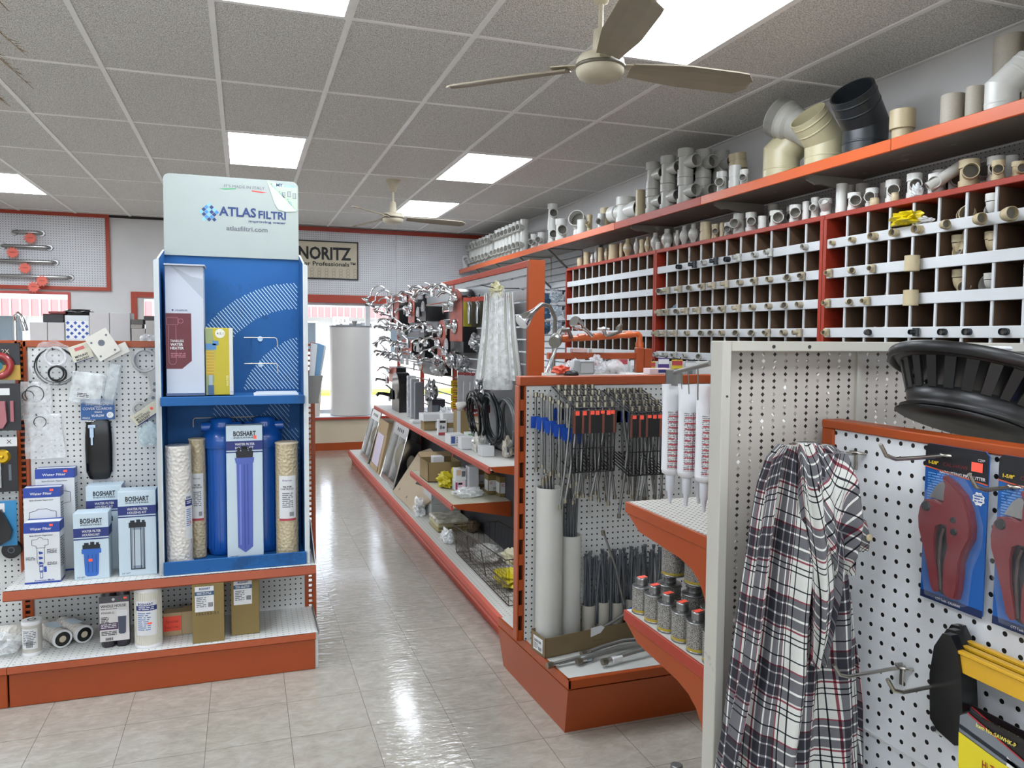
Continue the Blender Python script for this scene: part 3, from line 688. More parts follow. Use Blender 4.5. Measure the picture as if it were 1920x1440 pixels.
# long top shelf
t_ = thing('storage_shelf', 'long high shelf with orange front edge along the right wall, loaded with fittings', 'shelf', (3.25, 6.5, 2.44))
WG = worn('#8e8a83', '#b7b2a8', .6, .6, 6)
part('shelf_board', MB().box(3.0, 3.495, .6, YB-.06, 2.486, 2.508, WG), t_)
for a, b_, mt in [(.6, 3.02, ORANGE3), (3.022, 4.68, ORANGE3), (4.682, 6.0, ORANGE2), (6.002, YB-.06, ORANGE3)]:
    part('front_edge', MB().box(2.982, 3.0, a, b_, 2.452, 2.512, mt, .003), t_)
for y in (2.3, 3.72, 4.65, 5.87):
    br = MB().prism([(0, 0), (-.40, 0), (-.40, -.03), (-.34, -.055), (-.30, -.05), (-.05, -.09), (-.03, -.22), (0, -.22)], (3.478, y, 2.484), (1, 0, 0), (0, 0, 1), (0, .02, 0), WG)
    part('bracket', br, t_)
for y in (7.7, 8.6, 9.5, 10.4):
    br = MB(); br.tube([(3.05, y, 2.47), (3.46, y, 2.12)], .012, GALV, 6); br.tube([(3.04, y, 2.475), (3.45, y, 2.475), (3.46, y, 2.20)], .006, GALV, 6)
    part('bracket', br, t_)
# security camera at the far end of the shelf
t_ = thing('security_camera', 'small white security camera at the far left end of the high shelf', 'camera', (3.07, 10.98, 2.51))
part('body', MB().lathe([(.05, 0), (.05, .08), (.06, .10), (.06, .17), (.045, .20)], WBOX, (3.07, 10.95, 2.51), n=20), t_)
part('lens', MB().cyl((3.045, 10.90, 2.65), (3.04, 10.885, 2.65), .03, mt=BLACKG), t_)

# bin cabinets
WOODD = worn('#3f2818', '#6b4a2e', .8, .6, 5); WOODS = mat('#4a3422', .8, var=.3, scale=6)
STR = [2.093, 1.928, 1.763, 1.600, 1.434, 1.27]
def bins(y0, y1, n, which, pitch=None, first=None):
    t_ = thing('bin_cabinet', which, 'bin cabinet', (3.3, (y0+y1)/2, .3), 'pigeonhole bin cabinets')
    part('back_panel', MB().box(3.46, 3.475, y0, y1, .3, 2.22, WOODD), t_)
    part('top_board', MB().box(3.085, 3.476, y0, y1, 2.203, 2.232, REDOR, .003), t_)
    for a in ((y0, y0+.024), (y1-.024, y1)): part('post', MB().box(3.078, 3.46, a[0], a[1], .3, 2.204, REDOR, .003), t_)
    part('plinth', MB().box(3.10, 3.46, y0+.03, y1-.03, .3, 1.20, WOODS), t_)
    for z in STR:
        part('shelf', MB().box(3.101, 3.458, y0+.024, y1-.024, z-.050, z-.040, WOODS), t_)
        part('front_strip', MB().box(3.086, 3.10, y0+.024, y1-.024, z-.053, z, STRIP_W, .002), t_)
    ys = []
    for i in range(1, n):
        y = first - i*pitch + pitch if pitch else y0 + (y1-y0)*i/n
        if y < y0+.03: break
        ys.append(y); dm = MB()
        zz = [2.203] + STR
        for a, b_ in zip(zz, zz[1:]): dm.box(3.10, 3.458, y-.005, y+.005, b_-.04, a if a > 2.2 else a-.052, STRIP_W if False else mat('#5a4331', .8))
        for a, b_ in zip(zz, zz[1:]): dm.box(3.092, 3.1, y-.006, y+.006, b_, a if a > 2.2 else a-.053, STRIP_W)
        part('divider', dm, t_)
    return ys
bins(5.47, 7.27, 12, 'far left section of white-stripped pigeonhole bins with red frame')
bins(3.585, 5.465, 12, 'middle section of pigeonhole bins with small fittings screwed to its strips')
bins(1.2, 3.58, 17, 'nearest right section of pigeonhole bins, cut by the right edge', .147, 3.415)

# samples screwed to the strips, axis towards the room
mid = [[5.09, 4.88, 4.76, 4.61, 4.48, 4.35, 4.18, 4.03, 3.72], [5.38, 5.24, 5.07, 4.95, 4.76, 4.63, 4.48, 4.33, 4.17, 4.03, 3.87, 3.73], [5.36, 5.25, 5.12, 4.97, 4.81, 4.68, 4.51, 4.34, 4.19, 4.03, 3.89, 3.75], [5.4, 5.27, 5.12, 4.96, 4.78, 4.66, 4.52, 4.37, 4.2, 4.03, 3.88, 3.74], [5.41, 5.27, 5.12, 4.98, 4.8]]
right = [[3.5, 3.35, 3.2, 3.06, 2.92, 2.77, 2.59, 2.45], [3.51, 3.35, 3.2, 2.93], [3.52, 3.36, 3.23, 2.93], [3.52, 3.22, 2.91, 2.76, 2.63, 2.45]]
ROWN = ['top', 'second', 'third', 'fourth', 'fifth']
def sample(y, z, kind, c, r, h, label, rot): fitting(kind, c, (3.086 - .001, y, z), r, h, 0, label, 'sample fittings screwed to the bin strips', rot)
for s_, rows in (('middle', mid), ('nearest', right)):
    for i, ys in enumerate(rows):
        for j, y in enumerate(ys):
            q = R.random(); z = STR[i] - .026
            if s_ == 'middle': c = 's' if i in (1, 2, 3) else ('k' if i == 0 and j in (0, 1, 3, 4) else 'g'); r = .018; k = ['tee', 'elb', 'cpl', 'tee'][int(q*4)] if i else ['cpl', 'tee'][j % 2]
            else:
                c = 'b'; r = .016 if i else (.013, .015, .020, .020, .021, .020, .024, .028)[j]; k = ['cpl', 'cpl', 'cpl', 'bus', 'cpl', 'elb', 'elb', 'elb'][j] if i == 0 else ['tee', 'elb', 'tee', 'cpl', 'cpl', 'cpl'][j]
                if i == 3: c = 'b' if j == 0 else 'k'
                if i in (1, 2) and j == 3: r = .038; k = 'pip'
            h = r*(2.6 if k in ('tee', 'elb') else 2.0)
            if k == 'pip': rot = (0, 0, 0); pos = (3.05, y, z - .035); o = fitting(k, c, pos, .034, .075, 0, '', None, rot); tag(o, group='sample fittings screwed to the bin strips')
            else: rot = (0, -PI/2, 0) if k != 'tee' else (0, 0, PI*1.5 + (q-.5)); o = fitting(k, c, (3.085 if k != 'tee' else 3.085 - r*1.02, y, z if k != 'tee' else z - h/2), r, h, 0, '', 'sample fittings screwed to the bin strips', rot)
            side = 'left'
            o['label'] = f"{CN[c]} {WORD[k].split()[-1]} sample on the {ROWN[i]} strip of the {s_} bins, {ORD[j]} from left"
# loose fittings lying in the bins
def inbin(y, row, items, lab):
    for k, (kind, c, dy, r, h) in enumerate(items):
        z = STR[row] - .040 + r*1.02 + .012
        rot = (PI/2*.95, .2, R.random()*2-1) ; fitting(kind, c, (3.19 + .03*k, y+dy, STR[row] - .040 + r*1.2 + .010 + .004*k), r*1.15, h, 0, lab + f', {ORD[k]} piece', 'loose fittings in the bins', (-PI/2 + .25, 0, 1.2 + .7*R.random()))
rowc = ['top', 'second', 'third', 'fourth', 'fifth']
for sec, y0, p, cells in (('middle', 5.465, .1567, [(1, 0, 'b'), (6, 0, 'w'), (9, 0, 'w'), (11, 0, 'g'), (4, 1, 'b'), (7, 1, 'b'), (8, 1, 'b'), (1, 2, 'k'), (7, 2, 'b'), (8, 2, 'w'), (10, 2, 'w'), (9, 3, 'w'), (6, 3, 'g')]),
                          ('nearest', 3.56, .147, [(0, 2, 'w'), (2, 2, 'b'), (3, 2, 'b'), (5, 0, 'b'), (6, 0, 'w'), (5, 1, 'b'), (6, 1, 'b'), (5, 2, 'b'), (6, 2, 'g'), (4, 0, 'b')]),
                          ('far left', 7.25, .15, [(3, 1, 'w'), (10, 1, 'g'), (11, 1, 'w'), (8, 2, 'w'), (11, 3, 'k'), (7, 0, 'w'), (8, 0, 'w'), (4, 0, 'w'), (2, 1, 'g'), (5, 1, 'w'), (6, 1, 'w'), (7, 1, 'w'), (8, 1, 'w'), (9, 1, 'g'), (1, 2, 'b'), (5, 2, 'k'), (9, 2, 'g'), (5, 3, 'k'), (8, 3, 'k')])):
    for (ci, row, c) in cells:
        y = y0 - p*(ci+.5); big = sec == 'nearest' and ci in (5, 6)
        r = .030 if big else .019
        its = [(R.choice(['cpl', 'elb', 'tee', 'pip']), c, (-.032+.032*k)*(.9), r*(.85+.3*R.random()), r*2.4) for k in range(3 if not big else 2)]
        inbin(y, row, its, f"{CN[c]} fitting in the {sec} bins, {rowc[row]} row, {ORD[ci]} column")
# yellow bag in a top bin of the nearest section
m = MB().blob((3.10, 3.02, 2.13), (.06, .08, .035), mat('#d3bd12', .3), 3, .35); one('plastic_bag', m, 'crumpled yellow plastic bag spilling from a top bin of the nearest section', 'bag')
m = MB().blob((3.12, 2.94, 2.11), (.03, .05, .022), film('#ffffff', .45), 9, .35); one('plastic_bag', m, 'small clear bag below the yellow bag in a top bin', 'bag')
m = MB().blob((3.14, 3.19, 1.60-.02), (.03, .055, .022), film('#ffffff', .45), 5, .35); one('plastic_bag', m, 'clear bag in the fourth row of the nearest bins', 'bag')
m = MB().blob((3.15, 5.22, 1.765), (.04, .055, .03), mat('#7f93a8', .4), 15, .35); one('plastic_bag', m, 'bluish bag in the third row at the left of the middle bins', 'bag')

# fittings standing on the bin cabinets: kind, colour, x, y, radius, height
T2 = [('cap', 'b', 3.17, 7.12, 0.032, 0.094), ('cpl', 'b', 3.17, 6.96, 0.034, 0.136), ('val', 'w', 3.17, 6.84, 0.018, 0.103), ('val', 'g', 3.17, 6.75, 0.02, 0.155), ('cpl', 'b', 3.17, 6.65, 0.027, 0.145), ('val', 'b', 3.17, 6.53, 0.02, 0.127), ('cpl', 'b', 3.17, 6.38, 0.048, 0.144), ('cpl', 'b', 3.17, 6.23, 0.017, 0.142), ('val', 'b', 3.17, 6.11, 0.039, 0.165), ('val', 'g', 3.17, 5.95, 0.025, 0.156), ('cpl', 'b', 3.17, 5.85, 0.022, 0.127), ('val', 'b', 3.17, 5.76, 0.024, 0.138), ('val', 'g', 3.17, 5.63, 0.037, 0.157), ('cap', 'g', 3.15, 5.545, 0.021, 0.071), ('val', 'g', 3.17, 5.44, 0.046, 0.161), ('cap', 'g', 3.13, 5.36, 0.021, 0.045), ('val', 'g', 3.17, 5.29, 0.023, 0.135), ('val', 'g', 3.17, 5.19, 0.034, 0.154), ('val', 'g', 3.17, 5.06, 0.038, 0.153), ('cpl', 'b', 3.17, 4.9, 0.042, 0.143), ('tee', 'b', 3.17, 4.78, 0.026, 0.111), ('cpl', 'b', 3.17, 4.70, 0.015, 0.111), ('tee', 'g', 3.17, 4.62, 0.029, 0.101), ('tee', 'g', 3.17, 4.5, 0.04, 0.145), ('tee', 'w', 3.17, 4.37, 0.035, 0.134), ('cpl', 'w', 3.17, 4.25, 0.028, 0.092), ('tee', 'w', 3.17, 4.11, 0.042, 0.105), ('tee', 'w', 3.17, 3.93, 0.039, 0.113), ('cpl', 'w', 3.17, 3.84, 0.021, 0.12), ('tee', 'w', 3.17, 3.76, 0.025, 0.13), ('wye', 'w', 3.17, 3.67, 0.032, 0.109), ('pip', 'w', 3.17, 3.55, 0.03, 0.172), ('tee', 'w', 3.17, 3.45, 0.037, 0.104), ('tee', 'w', 3.18, 3.335, 0.034, 0.11), ('cap', 'b', 3.13, 3.265, 0.024, 0.044), ('tee', 'w', 3.18, 3.195, 0.036, 0.126), ('cap', 'b', 3.13, 3.13, 0.019, 0.048), ('tee', 'w', 3.17, 3.05, 0.036, 0.131), ('tee', 'w', 3.17, 2.92, 0.036, 0.104), ('tee', 'b', 3.17, 2.74, 0.044, 0.131), ('tee', 'g', 3.20, 2.63, 0.036, 0.127), ('tee', 'b', 3.14, 2.57, 0.026, 0.09), ('tee', 'b', 3.17, 2.50, 0.025, 0.075), ('cpl', 'b', 3.18, 2.40, .04, .12), ('tee', 'w', 3.18, 2.28, .04, .12),
      ('tee', 'w', 3.30, 6.70, 0.03, 0.12), ('cpl', 'b', 3.32, 7.0, .045, .16), ('cpl', 'b', 3.34, 6.55, .035, .18), ('cpl', 'b', 3.36, 6.2, .045, .17), ('cpl', 'b', 3.36, 6.0, .045, .17), ('cpl', 'b', 3.36, 5.8, .04, .17), ('cpl', 'g', 3.36, 5.6, .04, .16),
      ('tee', 'g', 3.36, 4.39, 0.037, 0.20), ('tee', 'g', 3.36, 4.2, 0.037, 0.16), ('tee', 'g', 3.36, 3.69, 0.03, 0.20), ('cpl', 'g', 3.34, 3.58, .035, .19), ('cpl', 'g', 3.34, 3.4, .035, .16), ('tee', 'g', 3.36, 4.99, 0.03, 0.14), ('tee', 'w', 3.30, 2.93, .034, .15), ('tee', 'w', 3.30, 3.02, .034, .15), ('elb', 'g', 3.38, 3.05, .03, .18), ('elb', 'g', 3.38, 2.95, .032, .19), ('elb', 'g', 3.36, 2.82, .04, .19), ('cpl', 'w', 3.34, 2.67, .03, .15), ('tee', 'g', 3.36, 2.52, .042, .18), ('cpl', 'g', 3.36, 2.38, .04, .17)]
T2.sort(key=lambda a: (a[2] > 3.25, -a[3]))
cnt = {}
for kind, c, x, y, r, h in T2:
    row = 'back' if x > 3.25 else 'front'; sec = 'far left' if y > 5.46 else ('middle' if y > 3.58 else 'nearest')
    k = (kind, c, row, sec); cnt[k] = cnt.get(k, 0) + 1
    ag = -.75 if kind in ('tee', 'elb') else -1.2
    fitting(kind, c, (x, y, 2.2325), r, h, ag + .5*(R.random()-.5), f"{CN[c]} {WORD[kind].split()[-1]} in the {row} row on top of the {sec} bins, {ORD[cnt[k]-1]} from left", 'fittings standing on the bin cabinets', n=18)
# inclined tube leaning among them
m = MB(); hollow(m, (3.22, 2.80, 2.37), (3.10, 2.90, 2.262), .028, .028, .003, PVCG, n=18); one('pipe_stub', m, 'grey tube leaning forward on the nearest bins beside the big beige tee', 'stub')
m = MB().blob((3.11, 2.975, 2.262), (.02, .026, .034), film('#dfe4e4', .6), 4, .3); one('plastic_bag', m, 'small clear bag of parts standing on top of the nearest bins', 'bag')

# the high shelf
ZT = 2.509
T1 = [('tee', 'w', 3.12, 8.29, 0.042, 0.19), ('tee', 'w', 3.12, 8.06, 0.044, 0.182), ('elb', 'w', 3.16, 7.08, 0.08, 0.26), ('cpl', 'w', 3.10, 6.93, 0.05, 0.16), ('wye', 'b', 3.12, 6.80, 0.028, 0.19), ('cpl', 'b', 3.20, 6.62, 0.055, 0.229), ('tee', 'w', 3.10, 6.50, 0.036, 0.156), ('crs', 'w', 3.14, 6.10, 0.085, 0.235), ('cpl', 'b', 3.12, 5.80, 0.042, 0.247), ('tee', 'w', 3.10, 4.61, 0.036, 0.161), ('cpl', 'w', 3.10, 4.46, 0.042, 0.172), ('tee', 'w', 3.08, 4.33, 0.028, 0.12), ('bus', 'b', 3.12, 3.09, 0.060, 0.165), ('pip', 't', 3.12, 2.80, 0.050, 0.162), ('pip', 't', 3.12, 2.685, 0.037, 0.161), ('pip', 't', 3.35, 2.71, 0.066, 0.42), ('pip', 't', 3.35, 2.56, 0.064, 0.443)]
cnt = {}
for kind, c, x, y, r, h in sorted(T1, key=lambda a: -a[3]):
    k = (kind, c); cnt[k] = cnt.get(k, 0) + 1
    where = 'beyond the grey stack' if y > 5.6 else ('just right of the grey stack' if y > 4.2 else 'right of the dark elbow')
    o = fitting(kind, c, (x, y, ZT), r, h, -.8 if kind != 'crs' else .15, f"{CN[c]} {WORD[kind].split()[-1]} on the high shelf {where}, {ORD[cnt[k]-1]} there", 'single fittings on the high shelf', n=20)
for o in [o for o in COL.objects if o.name.startswith('pipe_cross')]: o['label'] = 'large pale pipe cross standing on the high shelf left of the grey tee stack'
# stacks of tees: (x, y, z, r, h)
def stack(n, y0, y1, x, r, h, tiers, lab, c='w', rz=-1.15, grp='stacked tees on the high shelf'):
    for t in range(tiers):
        for i in range(n):
            y = y0 + (y1-y0)*i/(n-1) if n > 1 else y0
            fitting('tee', c, (x, y, ZT + t*h*1.002), r, h, rz, lab + f", {'lower' if t == 0 else ('upper' if t == 1 else 'top')} tier, {ORD[i]} from left", grp)
stack(7, 10.80, 9.86, 3.12, .050, .19, 2, 'white tee, farthest stack on the high shelf')
stack(8, 9.62, 8.62, 3.12, .050, .20, 2, 'white tee, second stack on the high shelf')
stack(8, 10.7, 9.4, 3.32, .050, .19, 2, 'white tee, rear stack on the high shelf')
stack(1, 7.74, 7.7, 3.12, .055, .22, 2, 'white tee, tall single column on the high shelf', rz=-.3)
stack(1, 7.50, 7.5, 3.12, .062, .25, 1, 'white tee right of the tall column, high shelf', rz=-.3)
for row, x, ys in (('front', 3.10, (5.56, 5.33, 5.08)), ('middle', 3.24, (5.52, 5.30, 5.06)), ('back', 3.38, (5.50, 5.28, 5.04))):
    for t in range(2):
        for i, y in enumerate(ys):
            fitting('tee', 'g', (x, y, ZT + t*.211), .058, .21, .0 + (.08 if row == 'front' else 0), f"large grey tee of the big stack, {row} row, {'lower' if t == 0 else 'upper'} tier, {ORD[i]} from left", 'large grey tees stacked on the high shelf', n=22)
for k, (x, y, z, tl) in enumerate([(3.33, 4.72, ZT, .25), (3.31, 4.70, ZT+.105, .3), (3.28, 4.68, ZT+.21, .35)]):
    fitting('cpl', 'b', (x, y, z), .062, .104, 0, f"beige hub in the leaning stack behind the white coupling, {ORD[k]} from the bottom", 'leaning stack of beige hubs', (0, -.12, 0), n=22)
fitting('elb', 'b', (3.33, 6.36, ZT), .045, .30, -.9, 'beige elbow on a tall stub behind the pale cross on the high shelf', n=18)
# the big elbows: built as elbows with ring ridges
def big_elbow(loc, r, h, c, rz, label, tilt=(0, 0)):
    m = MB(); mt = FC[c]; n = 40; th = r*.07
    a = PI/4; s = h*.36
    m.cyl((0, 0, 0), (0, 0, s), r, mt=mt, n=n, caps=1)
    for zz in (.02*0+s*.08, s*.55): m.lathe([(r, zz), (r*1.018, zz+.002), (r*1.018, zz+.010), (r, zz+.012)], mt, n=n, caps=False)
    d = V((0, -math.sin(a), math.cos(a))); e = V((0, 0, s)) 
    tg = math.tan(a/2); q = [V((r*math.cos(2*PI*i/n), r*math.sin(2*PI*i/n), 0)) for i in range(n)]; s2 = s + r*tg*1.15
    A0 = [V((p.x, p.y, s)) for p in q]; A1 = [V((p.x, p.y, s2 + p.y*tg)) for p in q]; e = V((0, 0, s2)) + d*(r*tg*1.15)
    m.add(A0 + A1, [(i, (i+1) % n, (i+1) % n+n, i+n) for i in range(n)], mt, True)
    A2 = [p + d*((e - p).dot(d)) for p in A1]; m.add(A1 + A2, [(i, (i+1) % n, (i+1) % n+n, i+n) for i in range(n)], mt, True)
    hollow(m, e, e + d*(s*1.25), r, r*1.0, th, mt, dep=s*1.2, n=n)
    for q in (.35, .72): m.lathe([(r, 0), (r*1.018, .002), (r*1.018, .009), (r, .011)], mt, o=e + d*(s*1.25*q), d=d, n=n, caps=False)
    o = m.build('pipe_elbow'); o.location = loc; o.rotation_euler = (tilt[0], tilt[1], rz)
    return tag(o, label, 'elbow', 'big elbows on the high shelf')
PVCB_ = FC['b']; FC['b'] = mat('#c0b896', .3, var=.06, scale=5)
big_elbow((3.14, 4.04, ZT), .108, .30, 'b', .75, 'big beige elbow on the high shelf, left one, opening up to the right')
big_elbow((3.15, 3.68, ZT), .105, .30, 'b', -1.5, 'big beige elbow on the high shelf, right one, opening up to the left')
FC['b'] = PVCB_
big_elbow((3.16, 3.38, ZT), .115, .34, 'k', -1.25, 'big dark grey elbow on the high shelf')
big_elbow((3.13, 2.56, ZT), .066, .25, 'w', .9, 'glossy white elbow on the high shelf cut by the right edge')
# gasketed tee lying across the beige elbows
m = MB(); mt = PVCG; c0 = V((3.13, 3.88, 2.80)); ax = V((-.25, .62, .40)).normalized()
m.lathe([(.118, .16), (.118, .10), (.108, .09), (.108, .05), (.092, .03), (.088, -.06), (.092, -.09)], mt, c0, ax, 40, split=True, caps=False)
hollow(m, c0 + ax*.10, c0 + ax*.165, .118, .118, .008, mt, .15, 40)
hollow(m, c0 - ax*.05, c0 - ax*.17 , .092, .100, .008, mt, .1, 40)
b2 = V((.3, -.35, -.5)).normalized()
one('pipe_adapter', m, 'grey gasketed pipe adapter lying tilted across the big beige elbows', 'adapter')
# ------------------------------------------------------------------ left gondola shelving and what stands on it
PEGW = peg('#c6c6c3', 'xz', .0254, .0040); PEGH = peg('#c4c4c0', 'xy', .0254, .003, hole='#4a463f')
def upright(parent, x, y, z0, z1, w=.05, d=.04, mt=ORANGE, pitch=.026, back=False):
    m = MB(); s = .009
    if back: m.box(x-s, x+s, y+d*.6, y+d*.7, z0, z1, BLACK)
    m.box(x-w/2, x-s, y, y+d, z0, z1, mt, .002); m.box(x+s, x+w/2, y, y+d, z0, z1, mt, .002); z = z0
    while z < z1: m.box(x-s, x+s, y, y+.006, z, min(z+pitch*.42, z1), mt); z += pitch
    return part('upright', m, parent)
def left_unit(x0, x1, label, right_end):
    t_ = thing('gondola_shelf', label, 'shelving', ((x0+x1)/2, 3.8, 0), 'left gondola shelving units')
    part('peg_panel', MB().box(x0+.02, x1-.02, 3.953, 3.966, .16, 1.475, PEGW), t_)
    part('top_rail', MB().box(x0, x1, 3.945, 3.985, 1.472, 1.502, ORANGE, .003), t_)
    dk = MB().box(x0, x1, 3.585, 3.953, .150, .171, PEGH); part('base_deck', dk, t_)
    m = MB(); m.prism([(3.578, .171), (3.574, .146), (3.582, .140), (3.590, .171)], (x0, 0, 0), (0, 1, 0), (0, 0, 1), (x1-x0, 0, 0), ORANGE); part('price_rail', m, t_)
    part('kick_plate', MB().box(x0+.002, x1-.002, 3.588, 3.60, 0, .146, ORANGE, .003), t_)
    part('base_body', MB().box(x0+.01, x1-.01, 3.60, 3.96, .005, .149, DARK), t_)
    if right_end:
        part('end_plate', MB().box(x1-.004, x1+.012, 3.60, 3.95, 0, .168, WHITE_P, .002).box(x1+.012, x1+.016, 3.58, 3.95, .165, .185, GALV), t_)
    return t_
G1 = left_unit(-.928, .295, 'left white peg board shelving unit with orange rails holding the blue display', True)
upright(G1, .302, 3.95, 0, 1.50, .056); upright(G1, -.935, 3.945, 0, 1.50, .045, back=True)
sh = MB(); sh.box(-.944, .298, 3.622, 3.945, .455, .475, PEGH)
us = part('upper_shelf', sh, G1)
sub('price_rail', MB().prism([(3.62, .475), (3.613, .440), (3.622, .432), (3.630, .455), (3.630, .475)], (-.946, 0, 0), (0, 1, 0), (0, 0, 1), (1.248, 0, 0), ORANGE), us)
for x in (-.944, .296):
    sub('bracket', MB().prism([(3.63, .455), (3.94, .455), (3.94, .37), (3.90, .37), (3.80, .42), (3.63, .44)], (x, 0, 0), (0, 1, 0), (0, 0, 1), (.004, 0, 0), WHITE_W), us)
part('shelf_end_plate', MB().prism([(3.63, .475), (3.945, .475), (3.945, .62), (3.91, .62)], (.299, 0, 0), (0, 1, 0), (0, 0, 1), (.004, 0, 0), WHITE_W), G1)
G2 = left_unit(-2.15, -.930, 'next peg board unit cut by the left edge, hung with blister packs', False); part('rear_shelf', MB().box(-2.1, -.955, 4.0, 4.42, 1.455, 1.475, WHITE_P), G2)
part('rear_shelf', MB().box(-.94, .25, 4.0, 4.42, 1.455, 1.475, WHITE_P), G1)

# --- blue cardboard display
BO = worn('#04528f', '#034478', .65, .55, 3); EDGE = mat('#c3c8c8', .6)
D = thing('display_stand', 'tall blue cardboard display stand with white header on the left shelf', 'display', (-.05, 3.8, .475))
bk = MB().box(-.342, .256, 3.93, 3.938, .50, 1.925, BO)
F = Face(bk, (-.342, 3.93, 0), (1, 0, 0), (0, 0, 1), .0006)
WL = mat('#b9d3e6', .5)
def stripes(zlo, zhi, cx, cz, r1, r2, x0, x1, dx, dz, step, w=.0035):
    """parallel slanting lines inside a ring clipped to a rectangle (panel coordinates)"""
    L = math.hypot(dx, dz); dx /= L; dz /= L; nx, nz = -dz, dx; k = -2.5
    while k < 2.5:
        px, pz = cx + nx*k, cz + nz*k; run = None; t = -1.6
        while t < 1.6:
            X, Z = px + dx*t, pz + dz*t; r = math.hypot(X-cx, Z-cz)
            ok = r1 < r < r2 and x0 < X < x1 and zlo < Z < zhi
            if ok and run is None: run = (X, Z)
            if run and not ok:
                if math.hypot(X-run[0], Z-run[1]) > .012: F.line(run[0], run[1], X-dx*.006, Z-dz*.006, w, WL)
                run = None
            t += .006
        k += step
stripes(1.27, 1.9, .598, 1.26, .40, .53, .12, .592, .62, -.78, .0135)
stripes(1.27, 1.9, .70, 1.16, 0, .385, .30, .592, .62, -.78, .0135)
stripes(.95, 1.22, .40, 1.2, .05, .22, .2, .55, .62, -.78, .016, .002); stripes(.85, 1.1, .62, .95, 0, .14, .3, .592, .62, -.78, .016, .002)
part('back_panel', bk, D)
for x, e in ((-.350, 1), (.256, -1)):
    m = MB().prism([(3.94, .48), (3.665, .48), (3.665, 1.86), (3.94, 1.925)], (x, 0, 0), (0, 1, 0), (0, 0, 1), (.008, 0, 0), BO, side=EDGE)
    part('side_panel', m, D)
    fl = MB(); xo = x - .012 if e > 0 else x + .012
    fl.poly([(x + (.004), 3.665, .48), (x + .004 - e*.016, 3.648, .48), (x + .004 - e*.016, 3.648, 1.85), (x+.004, 3.665, 1.86)], EDGE)
    fl.poly([(x + .004 - e*.0001, 3.667, .48), (x+.004 - e*.0001, 3.667, 1.86), (x + .004 - e*.016, 3.650, 1.85), (x + .004 - e*.016, 3.650, .48)], EDGE)
    part('side_flap', fl, D)
part('shelf', MB().box(-.342, .256, 3.66, 3.93, 1.250, 1.258, BO).box(-.345, .259, 3.652, 3.66, 1.222, 1.262, BO, .002), D)
part('base_tray', MB().box(-.345, .262, 3.652, 3.66, .476, .535, BO, .002).box(-.342, .256, 3.66, 3.93, .476, .508, BO), D)
HB = mat('#99a19d', .6, var=.03)
hd = MB(); z0, z1 = 1.90, 2.272; c_ = .028
hd.prism([(-.342, z0), (.256, z0), (.256, z1-c_)] + [(.256-c_ + c_*math.cos(a), z1-c_ + c_*math.sin(a)) for a in (.4, .8, 1.2)] + [(.256-c_, z1), (-.342+c_, z1)] + [(-.342+c_ - c_*math.sin(a), z1-c_ + c_*math.cos(a)) for a in (.4, .8, 1.2)] + [(-.342, z1-c_)],
         (0, 3.922, 0), (1, 0, 0), (0, 0, 1), (0, .006, 0), HB)
F = Face(hd, (-.342, 3.922, 1.90), (1, 0, 0), (0, 0, 1), .0006)
LB = mat('#1f3768', .5); MID = mat('#3f83bd', .5); LT = mat('#7ab4d8', .5); GREYT = mat('#5b6068', .5)
F.text('ATLAS', .238, .193, .166, .042, LB, bold=True); F.text('FILTRI', .414, .190, .126, .035, LB, bold=True)
F.text('improving water', .37, .168, .170, .011, LB, bold=True); F.text('atlasfiltri.com', .270, .126, .185, .021, GREYT, bold=True)
F.text("IT'S MADE IN ITALY", .262, .325, .182, .013, GREYT)
F.poly([(.240, .317), (.315, .323), (.315, .319), (.268, .314)], mat('#2f8f5b', .5)); F.poly([(.385, .319), (.455, .313), (.430, .309), (.385, .313)], mat('#c8453f', .5))
def dia(x, y, s, m_): F.poly([(x, y-s), (x+s, y), (x, y+s), (x-s, y)], m_)
q = .0115
for (i, j, m_) in [(0, 0, LB), (1, 0, MID), (2, 0, LB), (0, 1, MID), (1, 1, LT), (2, 1, LB), (0, 2, LB), (1, 2, MID), (2, 2, LT), (3, 1, LT), (3, 2, LB), (1, 3, LB), (0, 3, LT), (2, 3, MID), (3, 0, MID), (3, 3, LT), (-1, 1, LT), (1, -1, LB)]:
    dia(.195 + (i-j)*q*.98, .172 + (i+j)*q*.98, q*.86, m_)
# curled corner with a second print
CG = mat('#a9b89a', .5); F.poly([(.455, .368), (.592, .345), (.592, .235)], mat('#a9b7a5', .5)); F.text('MY', .497, .345, .03, .014, LB, bold=True); F.text('ATLAS', .53, .343, .05, .011, LT, bold=True)
for i in range(26): F.disc(.462 + (i % 9)*.0125 + .004*(i//9), .355 - (i % 9)*.0115 - .010*(i//9) + .012, .0035, [CG, mat('#6fae86', .5), LT][i % 3], 3, 6)
for x, y in ((.522, .305), (.548, .310), (.572, .303)): F.rect(x, y-.012, x+.016, y+.014, GREYT, 2); F.rect(x+.002, y-.010, x+.014, y+.012, HB, 3)
F.poly([(.455, .366), (.592, .232), (.540, .226), (.505, .235), (.488, .262)], mat('#b4bfb6', .4), 4)
part('header_board', hd, D)
